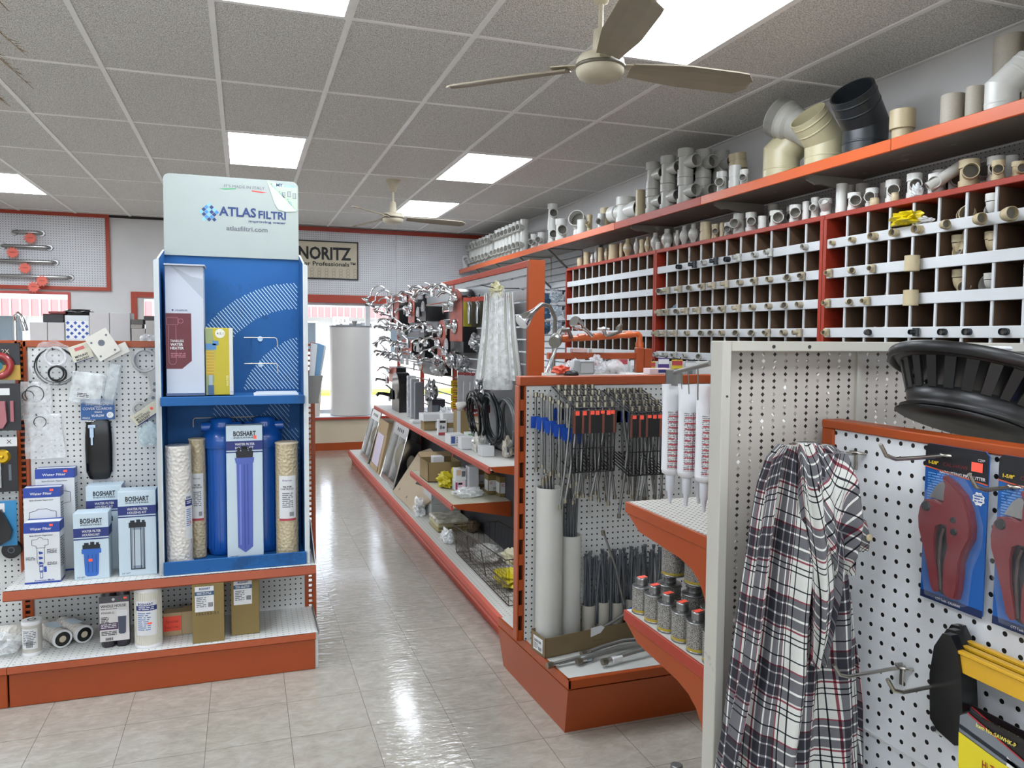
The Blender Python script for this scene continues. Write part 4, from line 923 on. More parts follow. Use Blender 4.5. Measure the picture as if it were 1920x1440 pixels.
# wire brackets on the back panel
WR = mat('#c6b9a6', .35, .3)
def bracket(x0, x1, z, drop, lb, side=1):
    m = MB(); m.tube([(x0, 3.90, z), (x1-.008, 3.90, z), (x1, 3.90, z-.004), (x1+.003, 3.90, z-.015), (x1+.005, 3.90, z-drop)], .0024, WR, 6)
    m.box(x0+.03, x0+.036, 3.90, 3.93, z-.002, z+.002, WR); m.cyl(((x0+x1)/2, 3.925, z-.006), ((x0+x1)/2, 3.929, z-.006), .012, mt=WL, n=16); part('wire_bracket', m, D)
bracket(0.0, .148, 1.522, .045, ''); bracket(0.0, .148, 1.398, .045, '')
m = MB(); m.tube([(-.23, 3.91, 1.10), (-.23, 3.91, 1.135), (-.222, 3.91, 1.142), (.12, 3.91, 1.142)], .0024, WR, 6); part('wire_bracket', m, D)
# white carton
t_ = thing('carton', 'tall white carton with dark red tankless water heater print in the blue display', 'box', (-.245, 3.77, 1.258))
m = MB(); mt = mat('#b9bfca', .5, var=.05, scale=5); m.box(-.325, -.168, 3.72, 3.85, 1.262, 1.835, mt, .002)
m.poly([(-.325, 3.72, 1.262), (-.168, 3.72, 1.262), (-.166, 3.704, 1.275), (-.327, 3.704, 1.275)], mt)
F = Face(m, (-.325, 3.72, 1.262), (1, 0, 0), (0, 0, 1)); MAR = mat('#5c1420', .4)
F.poly([(0, .12), (.065, .12), (.105, .155), (.105, .365), (0, .365)], MAR)
F.text('TANKLESS', .018, .238, .055, .011, WBOX, bold=True); F.text('WATER', .018, .222, .052, .012, WBOX, bold=True); F.text('HEATER', .018, .206, .055, .012, WBOX, bold=True)
PK = mat('#b5707a', .5)
for a in ((.012, .150, .012, .310), (.042, .150, .042, .310), (.012, .150, .02, .140), (.042, .15, .034, .140), (.02, .14, .034, .14), (.005, .315, .05, .315), (.005, .345, .05, .345), (.005, .315, .005, .345), (.05, .315, .05, .345), (.05, .322, .07, .322), (.05, .340, .07, .340)): F.line(*a, .0014, PK, 2)
F.loop(.062, .331, .009, .0015, PK, 2); F.small(.02, .190, .06, 3, .008, PK, 2)
F.text('ATLASFILTRI', .04, .375, .05, .007, LB, bold=True); dia_ = F; dia(.03, .379, .005, LB)
part('body', m, t_)
part('top_flap', MB().box(-.327, -.160, 3.70, 3.86, 1.835, 1.842, mat('#a9adb8', .6), .001), t_)
m = MB(); m.prism([(0, 0), (.0, .09), (-.05, .10), (-.13, .145), (-.135, .148)], (-.168, 3.7195, 1.69), (1, 0, 0), (0, 0, 1), (0, .0005, 0), mat('#a7adb8', .5)); part('loose_flap', m, t_)
# yellow carton
m = MB(); YL = mat('#b5a51f', .45, var=.05); m.box(-.164, -.048, 3.74, 3.86, 1.262, 1.565, YL, .002)
F = Face(m, (-.164, 3.74, 1.262), (1, 0, 0), (0, 0, 1))
F.poly([(0, 0), (.004, 0), (.035, .06), (.040, .2), (.03, .3), (0, .3)], mat('#8e9a6a', .5)); F.rect(.002, .09, .038, .20, mat('#c2a33a', .5), 2); F.rect(0, .205, .045, .232, mat('#4b7fae', .4), 2); F.rect(.03, .225, .055, .245, mat('#4b7fae', .4), 2)
for i in range(8): F.line(.004, .095 + i*.0135, .036, .095 + i*.0135, .002, mat('#8b6d1f', .5), 3)
F.rect(.008, 0, .034, .045, mat('#3c5a7c', .4), 2); F.rect(.013, .045, .028, .09, mat('#9aa7b0', .4), 2)
F.disc(.062, .278, .021, mat('#d8d8c8', .5), 2); F.text('4:2:1', .048, .273, .028, .010, INK, 3); F.rect(.10, 0, .116, .303, mat('#c9c9c6', .5), 1)
F2 = Face(m, (-.164 + .098, 3.74, 1.262), (0, 0, 1), (-1, 0, 0)); F2.text('WATER', .04, .002, .05, .010, mat('#d9d38a', .5), 2, bold=True)
F.text('ATLAS', .102, .01, .012, .006, LB, 2)
one('carton', m, 'yellow filter carton with torn white edge beside the tall white carton', 'box')
m = MB()
for i in range(3): m.box(.04+.006*i, .235, 3.69+.004*i, 3.88, 1.2585+.003*i, 1.2605+.003*i, mat('#c9cfd6', .5))
one('leaflet_pile', m, 'thin pile of leaflets lying at the right of the blue display shelf', 'leaflets')
# leaflet holder clipped to the right
t_ = thing('leaflet_holder', 'grey leaflet holder on the right side of the blue display', 'holder', (.32, 3.75, 1.21))
m = MB(); GH = mat('#6f6c68', .45); a = V((.274, 3.76, 1.215)); m.box(.274, .33, 3.74, 3.80, 1.215, 1.225, GH)
m.prism([(.274, 1.215), (.322, 1.215), (.345, 1.345), (.274, 1.345)], (0, 3.738, 0), (1, 0, 0), (0, 0, 1), (0, .004, 0), GH); m.prism([(.322, 1.215), (.326, 1.215), (.350, 1.345), (.345, 1.345)], (0, 3.738, 0), (1, 0, 0), (0, 0, 1), (0, .07, 0), GH); m.box(.272, .276, 3.738, 3.81, 1.215, 1.345, GH); m.box(.274, .33, 3.80, 3.806, 1.215, 1.36, GH)
part('tray', m, t_)
for k, (dx, mt, lb) in enumerate([(0, WBOX, 'white folded leaflet at the left of the leaflet holder'), (.022, mat('#5d86a8', .5), 'narrow blue edged leaflet in the middle of the leaflet holder'), (.030, mat('#c2c6c8', .5), 'pale leaflet leaning right out of the leaflet holder')]):
    m = MB().prism([(.281+dx*.8, 1.23), (.300+dx*.8, 1.23), (.326+dx*1.5, 1.492-.004*k), (.296+dx*1.0, 1.50)], (0, 3.745+.016*k, 0), (1, 0, 0), (0, 0, 1), (0, .012, 0), mt); one('leaflet', m, lb, 'leaflet', 'leaflets in the grey holder')

# cartridges and housings in the lower compartment
def filmshine(h, scale=60):
    m, t, b = base('wrapped_' + h.strip('#'), .18)
    tc = t.nodes.new('ShaderNodeTexCoord'); n = t.nodes.new('ShaderNodeTexVoronoi'); n.inputs['Scale'].default_value = scale
    t.links.new(tc.outputs['Object'], n.inputs[0]); b.inputs['Base Color'].default_value = lin(h)
    bp = t.nodes.new('ShaderNodeBump'); bp.inputs['Strength'].default_value = .8; bp.inputs['Distance'].default_value = .006; t.links.new(n.outputs[0], bp.inputs['Height']); t.links.new(bp.outputs[0], b.inputs['Normal'])
    b.inputs['Coat Weight'].default_value = .8; b.inputs['Coat Roughness'].default_value = .12
    return m
WR_W = filmshine('#cfcac2', 70); WR_C = filmshine('#b7a888', 75)
class CFace(Face):
    def rect(s, x0, y0, x1, y1, mt, k=1):
        n = max(1, int(abs(x1-x0)/.007))
        for i in range(n): Face.rect(s, x0+(x1-x0)*i/n, y0, x0+(x1-x0)*(i+1)/n, y1, mt, k)
        return s
def wrap_label(mb, cx, cy, r, z0, z1, a0, a1, drawer, lift=.0015, n=10):
    """a curved label: drawn flat then bent round the cylinder"""
    t = MB(); W = (a1-a0)*r; F = CFace(t, (0, 0, 0), (1, 0, 0), (0, 0, 1), .0003)
    for i in range(n): F.rect(W*i/n, 0, W*(i+1)/n, z1-z0, WBOX, 0)
    drawer(F, W, z1-z0)
    o = len(mb.v)
    for f, mi, sm in zip(t.f, t.mi, t.sm):
        pts = []
        for i in f:
            p = t.v[i]; a = a0 + p.x/r; rr = r + lift - p.y
            pts.append((cx + rr*math.sin(a), cy - rr*math.cos(a), z0 + p.z))
        mb.poly(pts, t.mats[mi])
RED = mat('#a8424a', .5)
def lab_cart(F, W, h_):
    F.text('American', W*.2, h_*.88, W*.55, .009, NAVY); F.rect(0, 0, W, h_*.05, RED, 1)
    F.text('FILTER', W*.25, h_*.74, W*.5, .008, INK, bold=True); F.text('CARTRIDGE', W*.1, h_*.69, W*.75, .008, INK, bold=True); F.small(W*.2, h_*.62, W*.6, 8, .009, GREYT); F.barcode(W*.6, h_*.10, W*.25, .02, INK)
def lab_bos(F, W, h_):
    F.text('BOSHART', W*.12, h_*.88, W*.7, .010, NAVY, bold=True); F.rect(0, h_*.72, W, h_*.86, NAVY, 1); F.small(W*.15, h_*.83, W*.7, 2, .008, WBOX, 2); F.small(W*.1, h_*.66, W*.6, 9, .009, mat('#5a78a8', .5)); F.rect(W*.55, h_*.33, W*.75, h_*.38, PRICE, 2)
t_ = thing('filter_cartridge', 'large white plastic-wrapped filter cartridge at the left in the blue display', 'cartridge', (-.285, 3.735, .508), 'wrapped cartridges in the blue display')
m = MB().lathe([(.053, 0), (.056, .006), (.056, .525), (.053, .532)], WR_W, (-.285, 3.735, .509), n=40, split=True)
wrap_label(m, -.285, 3.735, .056, .62, .83, .55, 1.25, lab_bos); part('body', m, t_); part('end_ring', MB().lathe([(.058, 0), (.058, .008), (.054, .012)], WBOX, (-.285, 3.735, .509), n=36), t_)
def cart(x, y, r, h, lb, z0=.509):
    t_ = thing('filter_cartridge', lb, 'cartridge', (x, y, z0), 'wrapped cartridges in the blue display')
    m = MB().lathe([(r*.96, 0), (r, .004), (r, h-.004), (r*.96, h)], WR_C, (x, y, z0), n=36, split=True)
    wrap_label(m, x, y, r, z0+h*.32, z0+h*.72, -.75, .75, lab_cart); part('body', m, t_); part('end_ring', MB().lathe([(r*1.03, 0), (r*1.03, .006), (r*.9, .008)], CREAM, (x, y, z0+h-.002), n=30), t_)
cart(-.210, 3.812, .036, .545, 'narrow cream wrapped cartridge beside the large white one in the display')
cart(.182, 3.735, .052, .525, 'cream pleated wrapped cartridge at the right in the blue display')
HBL = mat('#1653a6', .3, var=.05, coat=.4)
for x, lb in ((-.104, 'big blue filter housing behind the boxed kit, left one'), (.085, 'big blue filter housing behind the boxed kit, right one')):
    t_ = thing('filter_housing', lb, 'filter housing', (x, 3.85, .508), 'big blue filter housings'); y = 3.853
    part('bowl', MB().lathe([(.058, 0), (.066, .01), (.068, .04), (.072, .46), (.073, .50)], HBL, (x, y, .509), n=36), t_)
    m = MB().lathe([(.080, .50), (.084, .505), (.084, .545), (.078, .565), (.06, .585), (.05, .61), (.05, .635), (.03, .64)], HBL, (x, y, .509), n=36); m.cyl((x-.088, y, 1.105), (x+.088, y, 1.105), .022, mt=HBL, n=18); part('head', m, t_)
    m = MB()
    for k in range(8):
        a = PI*(k+.5)/8 + PI; m.box(-.002, .002, -.004, .004, .03, .46, HBL, M=Matrix.Translation((x + .069*math.cos(a), y + .069*math.sin(a), .509)) @ Matrix.Rotation(a + PI/2, 4, 'Z'))
    part('ribs', m, t_)
m = MB(); BX = mat('#b7c6cf', .45, var=.03); m.box(-.082, .074, 3.69, 3.765, .509, 1.125, BX, .002)
F = Face(m, (-.082, 3.69, .509), (1, 0, 0), (0, 0, 1)); W, Hh = .156, .616
HSB = mat('#4a5ba6', .4); 
def boshart(F, W, Hh, hd_, body=True, clear=False, tall=False):
    F.text('BOSHART', W*.20, Hh-hd_*.42, W*.62, hd_*.20, INK, bold=True); F.text('INDUSTRIES', W*.21, Hh-hd_*.52, W*.60, hd_*.06, INK, bold=True)
    F.rect(0, Hh-hd_, W, Hh-hd_*.62, NAVY, 1); F.text('WATER FILTER', W*.24, Hh-hd_*.80, W*.54, hd_*.10, WBOX, bold=True); F.text('HOUSING KIT', W*.25, Hh-hd_*.95, W*.50, hd_*.10, WBOX, bold=True)
    F.rect(0, Hh-hd_*1.10, W, Hh-hd_*1.05, NAVY, 1); F.text('3/4" NPT', W*.08, Hh*.025, W*.22, .007, INK)
boshart(F, W, Hh, .112)
F.poly([(.040, .52-.02), (.116, .52-.02), (.113, .47), (.043, .47)], INK, 2); F.rect(.046, .50, .06, .516, INK, 2); F.rect(.064, .50, .092, .522, INK, 2); F.rect(.096, .50, .110, .514, INK, 2)
F.poly([(.036, .47), (.120, .47), (.116, .445), (.040, .445)], HSB, 3)
F.poly([(.043, .445), (.113, .445), (.110, .06), (.078, .035), (.046, .06)], HSB, 3); F.rect(.055, .07, .062, .44, mat('#6d7cc0', .4), 4); F.rect(.088, .07, .093, .44, mat('#38478c', .4), 4); F.rect(.074, .05, .079, .44, mat('#38478c', .4), 4)
F.rect(.118, .555, .130, .57, PRICE, 3)
one('carton', m, 'tall narrow pale carton with blue filter housing picture in the blue display', 'box')

# --- boxes on the upper shelf
def wf_box(x0, x1, y0, y1, z0, z1, kind, lb):
    m = MB(); mt = mat('#c9cbcc', .5, var=.03); m.box(x0, x1, y0, y1, z0, z1, mt, .0015); W = x1-x0; Hh = z1-z0
    F = Face(m, (x0, y0, z0), (1, 0, 0), (0, 0, 1)); S = Face(m, (x1, y0, z0), (0, 1, 0), (0, 0, 1)); Tp = Face(m, (x0, y0, z1), (1, 0, 0), (0, 1, 0))
    B1 = mat('#243f8f', .45); D_ = y1-y0
    F.rect(0, Hh-.042, W, Hh, B1); S.rect(0, Hh-.042, D_, Hh, B1); Tp.rect(.0, D_*.75, W, D_, B1); Tp.rect(0, 0, W, .012, B1)
    F.rect(0, 0, W, .008, B1); S.rect(0, 0, D_, .008, B1)
    F.text('Water Filter', W*.18, Hh-.030, W*.60, .011, WBOX, bold=True); F.text('Spin-Down Separator', W*.16, Hh-.056, W*.66, .006, INK, bold=True); S.small(D_*.15, Hh-.07, D_*.7, 12, .011, INK, 1)
    F.rect(W*.72, Hh-.016, W*.82, Hh-.006, PRICE, 3)
    if kind == 'valve':
        for a in ((.02, .06, .02, .105), (.115, .06, .115, .105), (.02, .105, .04, .11), (.02, .06, .04, .056), (.095, .11, .115, .105), (.095, .056, .115, .06), (.04, .056, .05, .045), (.085, .045, .095, .056), (.05, .045, .085, .045), (.04, .11, .052, .118), (.052, .118, .083, .118), (.083, .118, .095, .11), (.045, .040, .09, .040), (.045, .025, .09, .025)): F.line(*(v*W/.13 if i % 2 == 0 else v + Hh-.21 for i, v in enumerate(a)), .0018, INK, 2)
        F.text('MADE IN USA', .042, Hh-.21+.029, .05, .006, INK)
    else:
        for a in ((.03, .165, .03, .188), (.09, .165, .09, .188), (.03, .188, .05, .19), (.05, .19, .055, .196), (.055, .196, .066, .196), (.066, .196, .07, .19), (.07, .19, .09, .188), (.03, .165, .045, .162), (.075, .162, .09, .165), (.045, .153, .078, .153), (.045, .162, .045, .153), (.078, .162, .078, .153), (.048, .153, .048, .09), (.075, .153, .075, .09), (.048, .09, .056, .078), (.075, .09, .067, .078)): F.line(*a, .0016, INK, 2)
        for k in range(3): F.poly([(.053, .138-.022*k), (.068, .135-.022*k), (.070, .128-.022*k), (.056, .125-.022*k)], B1, 2)
        F.rect(.055, .05, .070, .078, B1, 2); F.rect(.057, .056, .068, .072, mt, 3); F.rect(.072, .048, .082, .072, B1, 2); F.rect(.057, .022, .068, .048, B1, 2); F.rect(.059, .025, .066, .046, mt, 3)
        F.small(.006, .115, .035, 3, .005, INK); F.small(.085, .145, .036, 4, .005, INK); F.small(.085, .09, .036, 3, .005, INK); F.text('American Made', .035, .010, .075, .008, B1, bold=True)
    return one('carton', m, lb, 'box', 'boxed water filters on the upper shelf')
wf_box(-.885, -.752, 3.70, 3.79, .4755, .735, 'sep', 'front blue and white spin-down water filter box on the upper left shelf')
wf_box(-.905, -.765, 3.796, 3.864, .4755, .867, 'valve', 'middle water filter box with valve drawing, behind the front one')
wf_box(-.875, -.722, 3.870, 3.935, .4755, .936, 'valve', 'rearmost and tallest water filter box against the peg board')
def bos_box(x0, x1, y0, y1, z0, z1, kind, lb):
    m = MB(); m.box(x0, x1, y0, y1, z0, z1, BX, .0015); W = x1-x0; Hh = z1-z0; F = Face(m, (x0, y0, z0), (1, 0, 0), (0, 0, 1)); hd_ = .105; boshart(F, W, Hh, hd_)
    S = Face(m, (x1, y0, z0), (0, 1, 0), (0, 0, 1)); S.rect(0, Hh-hd_, y1-y0, Hh-hd_*.62, NAVY, 1); c = W/2
    t = Hh - hd_*1.2
    F.rect(c-.034, t-.035, c+.034, t-.012, INK, 2); F.rect(c-.028, t-.012, c-.010, t-.003, INK, 2); F.rect(c-.004, t-.012, c+.012, t, INK, 2); F.rect(c+.018, t-.012, c+.030, t-.003, INK, 2)
    if kind == 'blue':
        BB = mat('#2b5fae', .35); F.rect(c-.038, t-.050, c+.038, t-.030, BB, 3); F.poly([(c-.030, t-.05), (c+.030, t-.05), (c+.026, .022), (c+.018, .014), (c-.018, .014), (c-.026, .022)], BB, 3)
        for d in (-.014, .002, .016): F.rect(c+d, .03, c+d+.003, t-.055, mat('#1d4585', .4), 4)
        F.rect(c-.012, t-.085, c+.004, t-.073, PRICE, 5)
    elif kind == 'clear':
        GC = mat('#7d8a98', .3); F.rect(c-.028, .03, c+.028, t-.035, GC, 3); F.rect(c-.018, .045, c+.018, t-.045, mat('#aab6be', .3), 4)
        for d in (-.028, -.014, .012, .025): F.rect(c+d, .028, c+d+.003, t-.035, INK, 5)
        F.rect(c-.028, .028, c+.03, .032, INK, 5)
    return one('carton', m, lb, 'box', 'boxed housing kits on the upper shelf')
bos_box(-.700, -.565, 3.70, 3.79, .4755, .765, 'blue', 'front housing kit box with blue bowl picture on the upper left shelf')
bos_box(-.672, -.528, 3.83, 3.93, .4755, .857, 'none', 'housing kit box standing behind the one with the blue bowl')
bos_box(-.527, -.376, 3.70, 3.80, .4755, .850, 'clear', 'housing kit box with clear bowl picture, left of the blue display')

# --- lower deck
ZD = .1715
def tubcart(x, y, r, h, lb, mt, rz=0):
    t_ = thing('filter_cartridge', lb, 'cartridge', (x, y, ZD), 'filter cartridges on the lower deck')
    m = MB().lathe([(r*.97, 0), (r, .004), (r, h-.004)], mt, (x, y, ZD), n=32, split=True)
    if r > .045:
        for k in range(40):
            a = 2*PI*k/40; m.box(-.0012, .0012, -.002, .0015, .012, h-.016, mt, M=Matrix.Translation((x + r*math.cos(a), y + r*math.sin(a), ZD)) @ Matrix.Rotation(a + PI/2, 4, 'Z'))
    wrap_label(m, x, y, r+.001, ZD+h*.22, ZD+h*.8, -.85, .75, lab_bos if r > .045 else (lambda F, W, h_: (F.small(W*.1, h_*.9, W*.8, 9, .007, GREYT), F.barcode(W*.3, h_*.08, W*.4, h_*.3, INK)))); part('body', m, t_)
    e = MB().lathe([(r*1.04, h-.016), (r*1.04, h-.002), (r, h)], WBOX, (x, y, ZD), n=32); e.annulus((x, y, ZD+h+.0005), (0, 0, -1), r*.3, r*.45, INK, 20); part('end_cap', e, t_); part('base_ring', MB().lathe([(r*1.04, 0), (r*1.04, .012), (r, .014)], WBOX, (x, y, ZD), n=32), t_)
tubcart(-.868, 3.715, .037, .148, 'short grey-labelled cartridge standing at the left of the lower deck', mat('#b5b1a8', .5))
tubcart(-.412, 3.675, .054, .262, 'tall white pleated cartridge standing on the lower deck', mat('#cdc9bd', .6))
for k, (a, b_, lb) in enumerate([((-.865, 3.90, ZD+.045), (-.762, 3.745, ZD+.040), 'wrapped twin cartridge lying on the lower deck, left one'), ((-.795, 3.92, ZD+.045), (-.684, 3.775, ZD+.040), 'wrapped twin cartridge lying on the lower deck, right one')]):
    t_ = thing('filter_cartridge', lb, 'cartridge', (a[0], a[1], ZD), 'filter cartridges on the lower deck'); d = (V(b_)-V(a)).normalized()
    m = MB(); m.cyl(a, b_, .037, mt=WR_W, n=28); m.poly([V(a).lerp(V(b_), .3) + V(q) for q in ((-.02, -.006, .0376), (.02, .010, .0376))] + [V(a).lerp(V(b_), .75) + V(q) for q in ((.02, .010, .0376), (-.02, -.006, .0376))], BX); part('body', m, t_)
    e = MB(); e.cyl(V(b_)-d*.006, V(b_)+d*.006, .039, mt=WBOX, n=28); e.annulus(V(b_)+d*.0065, d, .014, .031, BLACK, 24); e.annulus(V(b_)+d*.007, d, 0.0, .014, CREAM, 24); part('end_cap', e, t_)
t_ = thing('filter_pack', 'dark twin pack with white whole house label on the lower deck', 'cartridge pack', (-.545, 3.70, ZD))
PUR = mat('#1f1824', .3, coat=.5); m = MB()
for x in (-.574, -.518): m.lathe([(.027, 0), (.030, .01), (.030, .235), (.027, .245), (.027, .25)], PUR, (x, 3.71, ZD), n=24)
part('cartridges', m, t_)
m = MB().box(-.604, -.488, 3.676, 3.681, ZD+.03, ZD+.228, mat('#c8c4c2', .4), .001); F = Face(m, (-.604, 3.676, ZD+.03), (1, 0, 0), (0, 0, 1)); W = .116
F.rect(0, .17, W, .198, PUR, 1); F.disc(.055, .184, .006, WBOX, 2); F.text('WHOLE HOUSE', .004, .150, .1, .012, INK, bold=True); F.small(.006, .144, .07, 1, .005, INK); F.text('FTWHM-52', .008, .122, .05, .009, INK); F.small(.006, .108, .03, 5, .007, INK)
F.rect(0, .052, .072, .082, mat('#4a2d4c', .4), 1); F.small(.005, .077, .06, 3, .007, WBOX); F.barcode(.022, .005, .03, .012, INK); F.small(.006, .045, .06, 3, .007, INK)
F.rect(.068, .118, .108, .135, WBOX, 2); F.poly([(.066, .12), (.11, .12), (.106, .108), (.070, .108)], WBOX, 3); F.poly([(.072, .108), (.104, .108), (.102, .035), (.096, .03), (.080, .03), (.074, .035)], mat('#3c4254', .3), 4); F.rect(.095, .183, .108, .192, PRICE, 3); part('label_card', m, t_)
m = MB().box(-.360, -.283, 3.745, 3.80, ZD, ZD+.105, CARD2, .001); m.poly([(-.283, 3.745, ZD+.105), (-.36, 3.745, ZD+.105), (-.355, 3.80, ZD+.107), (-.278, 3.80, ZD+.107)], CARD2)
m.box(-.283, -.235, 3.748, 3.83, ZD, ZD+.104, CARD2, .001); F = Face(m, (-.36, 3.745, ZD), (1, 0, 0), (0, 0, 1)); RL = mat('#e2462f', .5); F.rect(.0, .022, .074, .090, RL); F.text('Special', .012, .06, .05, .014, mat('#8e1d14', .5)); F.text('Hand Order', .010, .035, .055, .010, mat('#8e1d14', .5))
one('carton', m, 'small cardboard box with red handwritten label on the lower deck', 'box')
def kraft(x0, x1, y0, y1, z0, z1, lb, num):
    t_ = thing('carton', lb, 'box', ((x0+x1)/2, (y0+y1)/2, z0), 'tall kraft cartons on the lower deck')
    m = MB().box(x0, x1, y0, y1, z0, z1, KRAFT, .002); F = Face(m, (x0, y0, z0), (1, 0, 0), (0, 0, 1))
    if num: F.text('155153-51', .018, .125, .09, .012, INK)
    part('body', m, t_)
    m = MB(); F = Face(m, (x0, y0, z0), (1, 0, 0), (0, 0, 1), .001); Hh = z1-z0; F.rect(.012, Hh-.125, .090, Hh-.012, WBOX, 1)
    F.text('BOSHART', .03, Hh-.026, .045, .009, NAVY, bold=True); F.rect(.012, Hh-.052, .090, Hh-.034, mat('#2f4f6e', .5), 2); F.small(.02, Hh-.038, .06, 2, .006, WBOX, 3); F.small(.018, Hh-.06, .04, 6, .008, GREYT, 2); F.barcode(.066, Hh-.105, .02, .02, INK); 
    part('label', m, t_)
kraft(-.230, -.098, 3.615, 3.72, ZD, .437, 'tall kraft carton marked 155153-51 on the lower deck', True)
kraft(-.070, .052, 3.66, 3.78, ZD, .437, 'tall kraft carton without handwriting, right one on the lower deck', False)
PL = film('#e6e9ea', .38)
m = MB().blob((-.965, 3.72, ZD+.05), (.055, .05, .045), PL, 11, .3); one('plastic_bag', m, 'clear plastic bag of small parts at the far left of the lower deck', 'bag')
m = MB().cyl((-1.06, 3.9, ZD+.04), (-.93, 3.74, ZD+.09), .034, mt=WR_W, n=20); one('filter_cartridge', m, 'wrapped cartridge leaning at the left edge of the lower deck', 'cartridge')

# --- things hanging on the left peg board
YP = 3.952
def hook(parent, x, z, L=.05): part('hook', MB().tube([(x, YP, z+.006), (x, YP-.006, z), (x, YP-L, z), (x, YP-L-.006, z+.008)], .0022, BLACK, 6), parent)
def torus(m, c, r, w, mt, tilt=.15, n=32): m.tube([(c[0] + r*math.cos(2*PI*i/n), c[1] - tilt*r*math.sin(2*PI*i/n), c[2] + r*math.sin(2*PI*i/n)) for i in range(n)], w, mt, 6, closed=True)
t_ = thing('seal_ring_set', 'bag with large black sealing rings and a clear ring on the left peg board', 'sealing rings', (-.80, 3.93, 1.44)); hook(t_, -.80, 1.462)
m = MB(); torus(m, (-.795, 3.925, 1.385), .082, .0035, BLACK); torus(m, (-.790, 3.92, 1.392), .078, .0025, BLACK); part('large_ring', m, t_)
m = MB(); torus(m, (-.785, 3.91, 1.355), .034, .0045, BLACK); torus(m, (-.790, 3.905, 1.358), .030, .0035, BLACK); part('small_ring', m, t_)
m = MB(); torus(m, (-.793, 3.915, 1.43), .040, .007, film('#e8e8ea', .5)); part('clear_ring', m, t_)
m = MB().blob((-.80, 3.93, 1.40), (.095, .012, .10), film('#f0f2f4', .14), 2, .1, flat=False); part('bag', m, t_)
for k, (x, z, w, h, rings, lb) in enumerate([(-.875, 1.235, .062, .085, ((-.88, 1.265, .036), (-.905, 1.258, .022)), 'clear bag with two thin rings hanging at the left of the peg board'), (-.855, 1.075, .075, .10, ((-.862, 1.14, .024),), 'lower clear bag with one thin ring on the peg board')]):
    t_ = thing('parts_bag', lb, 'bag', (x, 3.94, z-h)); hook(t_, x-.02, z+h*.95, .03)
    m = MB(); N = 10; vs = []
    for s_ in (0, 1):
        for j in range(N+1):
            for i in range(N+1):
                u, v_ = i/N, j/N; e = min(u, 1-u, v_, 1-v_)*2
                vs.append((x + (u-.5)*2*w*(1+.05*math.sin(5*v_+k)) + .02*(1-v_)*(k-.5), 3.935 + (s_*2-1)*(-.014*math.sqrt(max(0, e))) + .006*noise.noise(V((u*4, v_*4, k+s_*3.))), z + (v_-.5)*2*h))
    fs = []
    for s_ in (0, 1):
        o = s_*(N+1)**2
        for j in range(N):
            for i in range(N): fs.append((o+j*(N+1)+i, o+j*(N+1)+i+1, o+(j+1)*(N+1)+i+1, o+(j+1)*(N+1)+i))
    m.add(vs, fs, film('#eef0f0', .30), True); part('bag', m, t_)
    for (rx, rz_, rr) in rings: m = MB(); torus(m, (rx, 3.925, rz_), rr, .0018, BLACK, .05); part('ring', m, t_)
# bracket packs
t_ = thing('bracket_pack', 'white mounting brackets in clear bags hanging at the top of the peg board', 'bracket pack', (-.61, 3.92, 1.48)); BW = mat('#c9c5bb', .4)
def plate(m, cx, y, cz, a, w, h, mt, th=.003): m.box(-w/2, w/2, 0, th, -h/2, h/2, mt, .001, M=Matrix.Translation((cx, y, cz)) @ Matrix.Rotation(a, 4, 'Y'))
m = MB(); plate(m, -.60, 3.895, 1.485, -.55, .10, .12, BW); Fm = Face(m, (-.60, 3.8945, 1.485), (math.cos(.55), 0, math.sin(.55)), (-math.sin(.55), 0, math.cos(.55)))
Fm.disc(.0, .01, .014, GREYT); [Fm.disc(x, y, .005, GREYT, 1, 8) for x, y in ((-.035, .03), (.035, .03), (-.035, -.04), (.03, -.045))]; part('bracket_plate', m, t_)
m = MB(); plate(m, -.545, 3.905, 1.455, -.45, .10, .05, BW); plate(m, -.69, 3.91, 1.45, -.35, .085, .075, mat('#c4c0ae', .5)); Fm = Face(m, (-.69, 3.9095, 1.45), (math.cos(.35), 0, math.sin(.35)), (-math.sin(.35), 0, math.cos(.35))); Fm.text('MOUNT', -.03, -.018, .055, .010, INK, bold=True); Fm.text('BRACKET', -.03, -.032, .055, .008, INK, bold=True); Fm.rect(-.04, -.038, .04, -.035, NAVY); Fm.rect(-.02, .012, .02, .026, mat('#c05a5a', .5)); part('header_card', m, t_)
m = MB(); m.box(-.735, -.60, 3.90, 3.93, 1.215, 1.36, film('#dfe3e3', .42), .008, M=Matrix.Translation((-.66, 0, 1.29)) @ Matrix.Rotation(.14, 4, 'Y') @ Matrix.Translation((.66, 0, -1.29))); Fm = Face(m, (-.715, 3.8995, 1.25), (1, 0, -.14), (.14, 0, 1), .001); Fm.rect(0, 0, .055, .026, WBOX); Fm.small(.004, .022, .048, 3, .007, INK); part('bag', m, t_)
m = MB(); m.box(-.60, -.545, 3.91, 3.93, 1.21, 1.40, film('#ccd2d3', .45), .006, M=Matrix.Translation((-.57, 0, 1.3)) @ Matrix.Rotation(.2, 4, 'Y') @ Matrix.Translation((.57, 0, -1.3))); part('bag', m, t_)
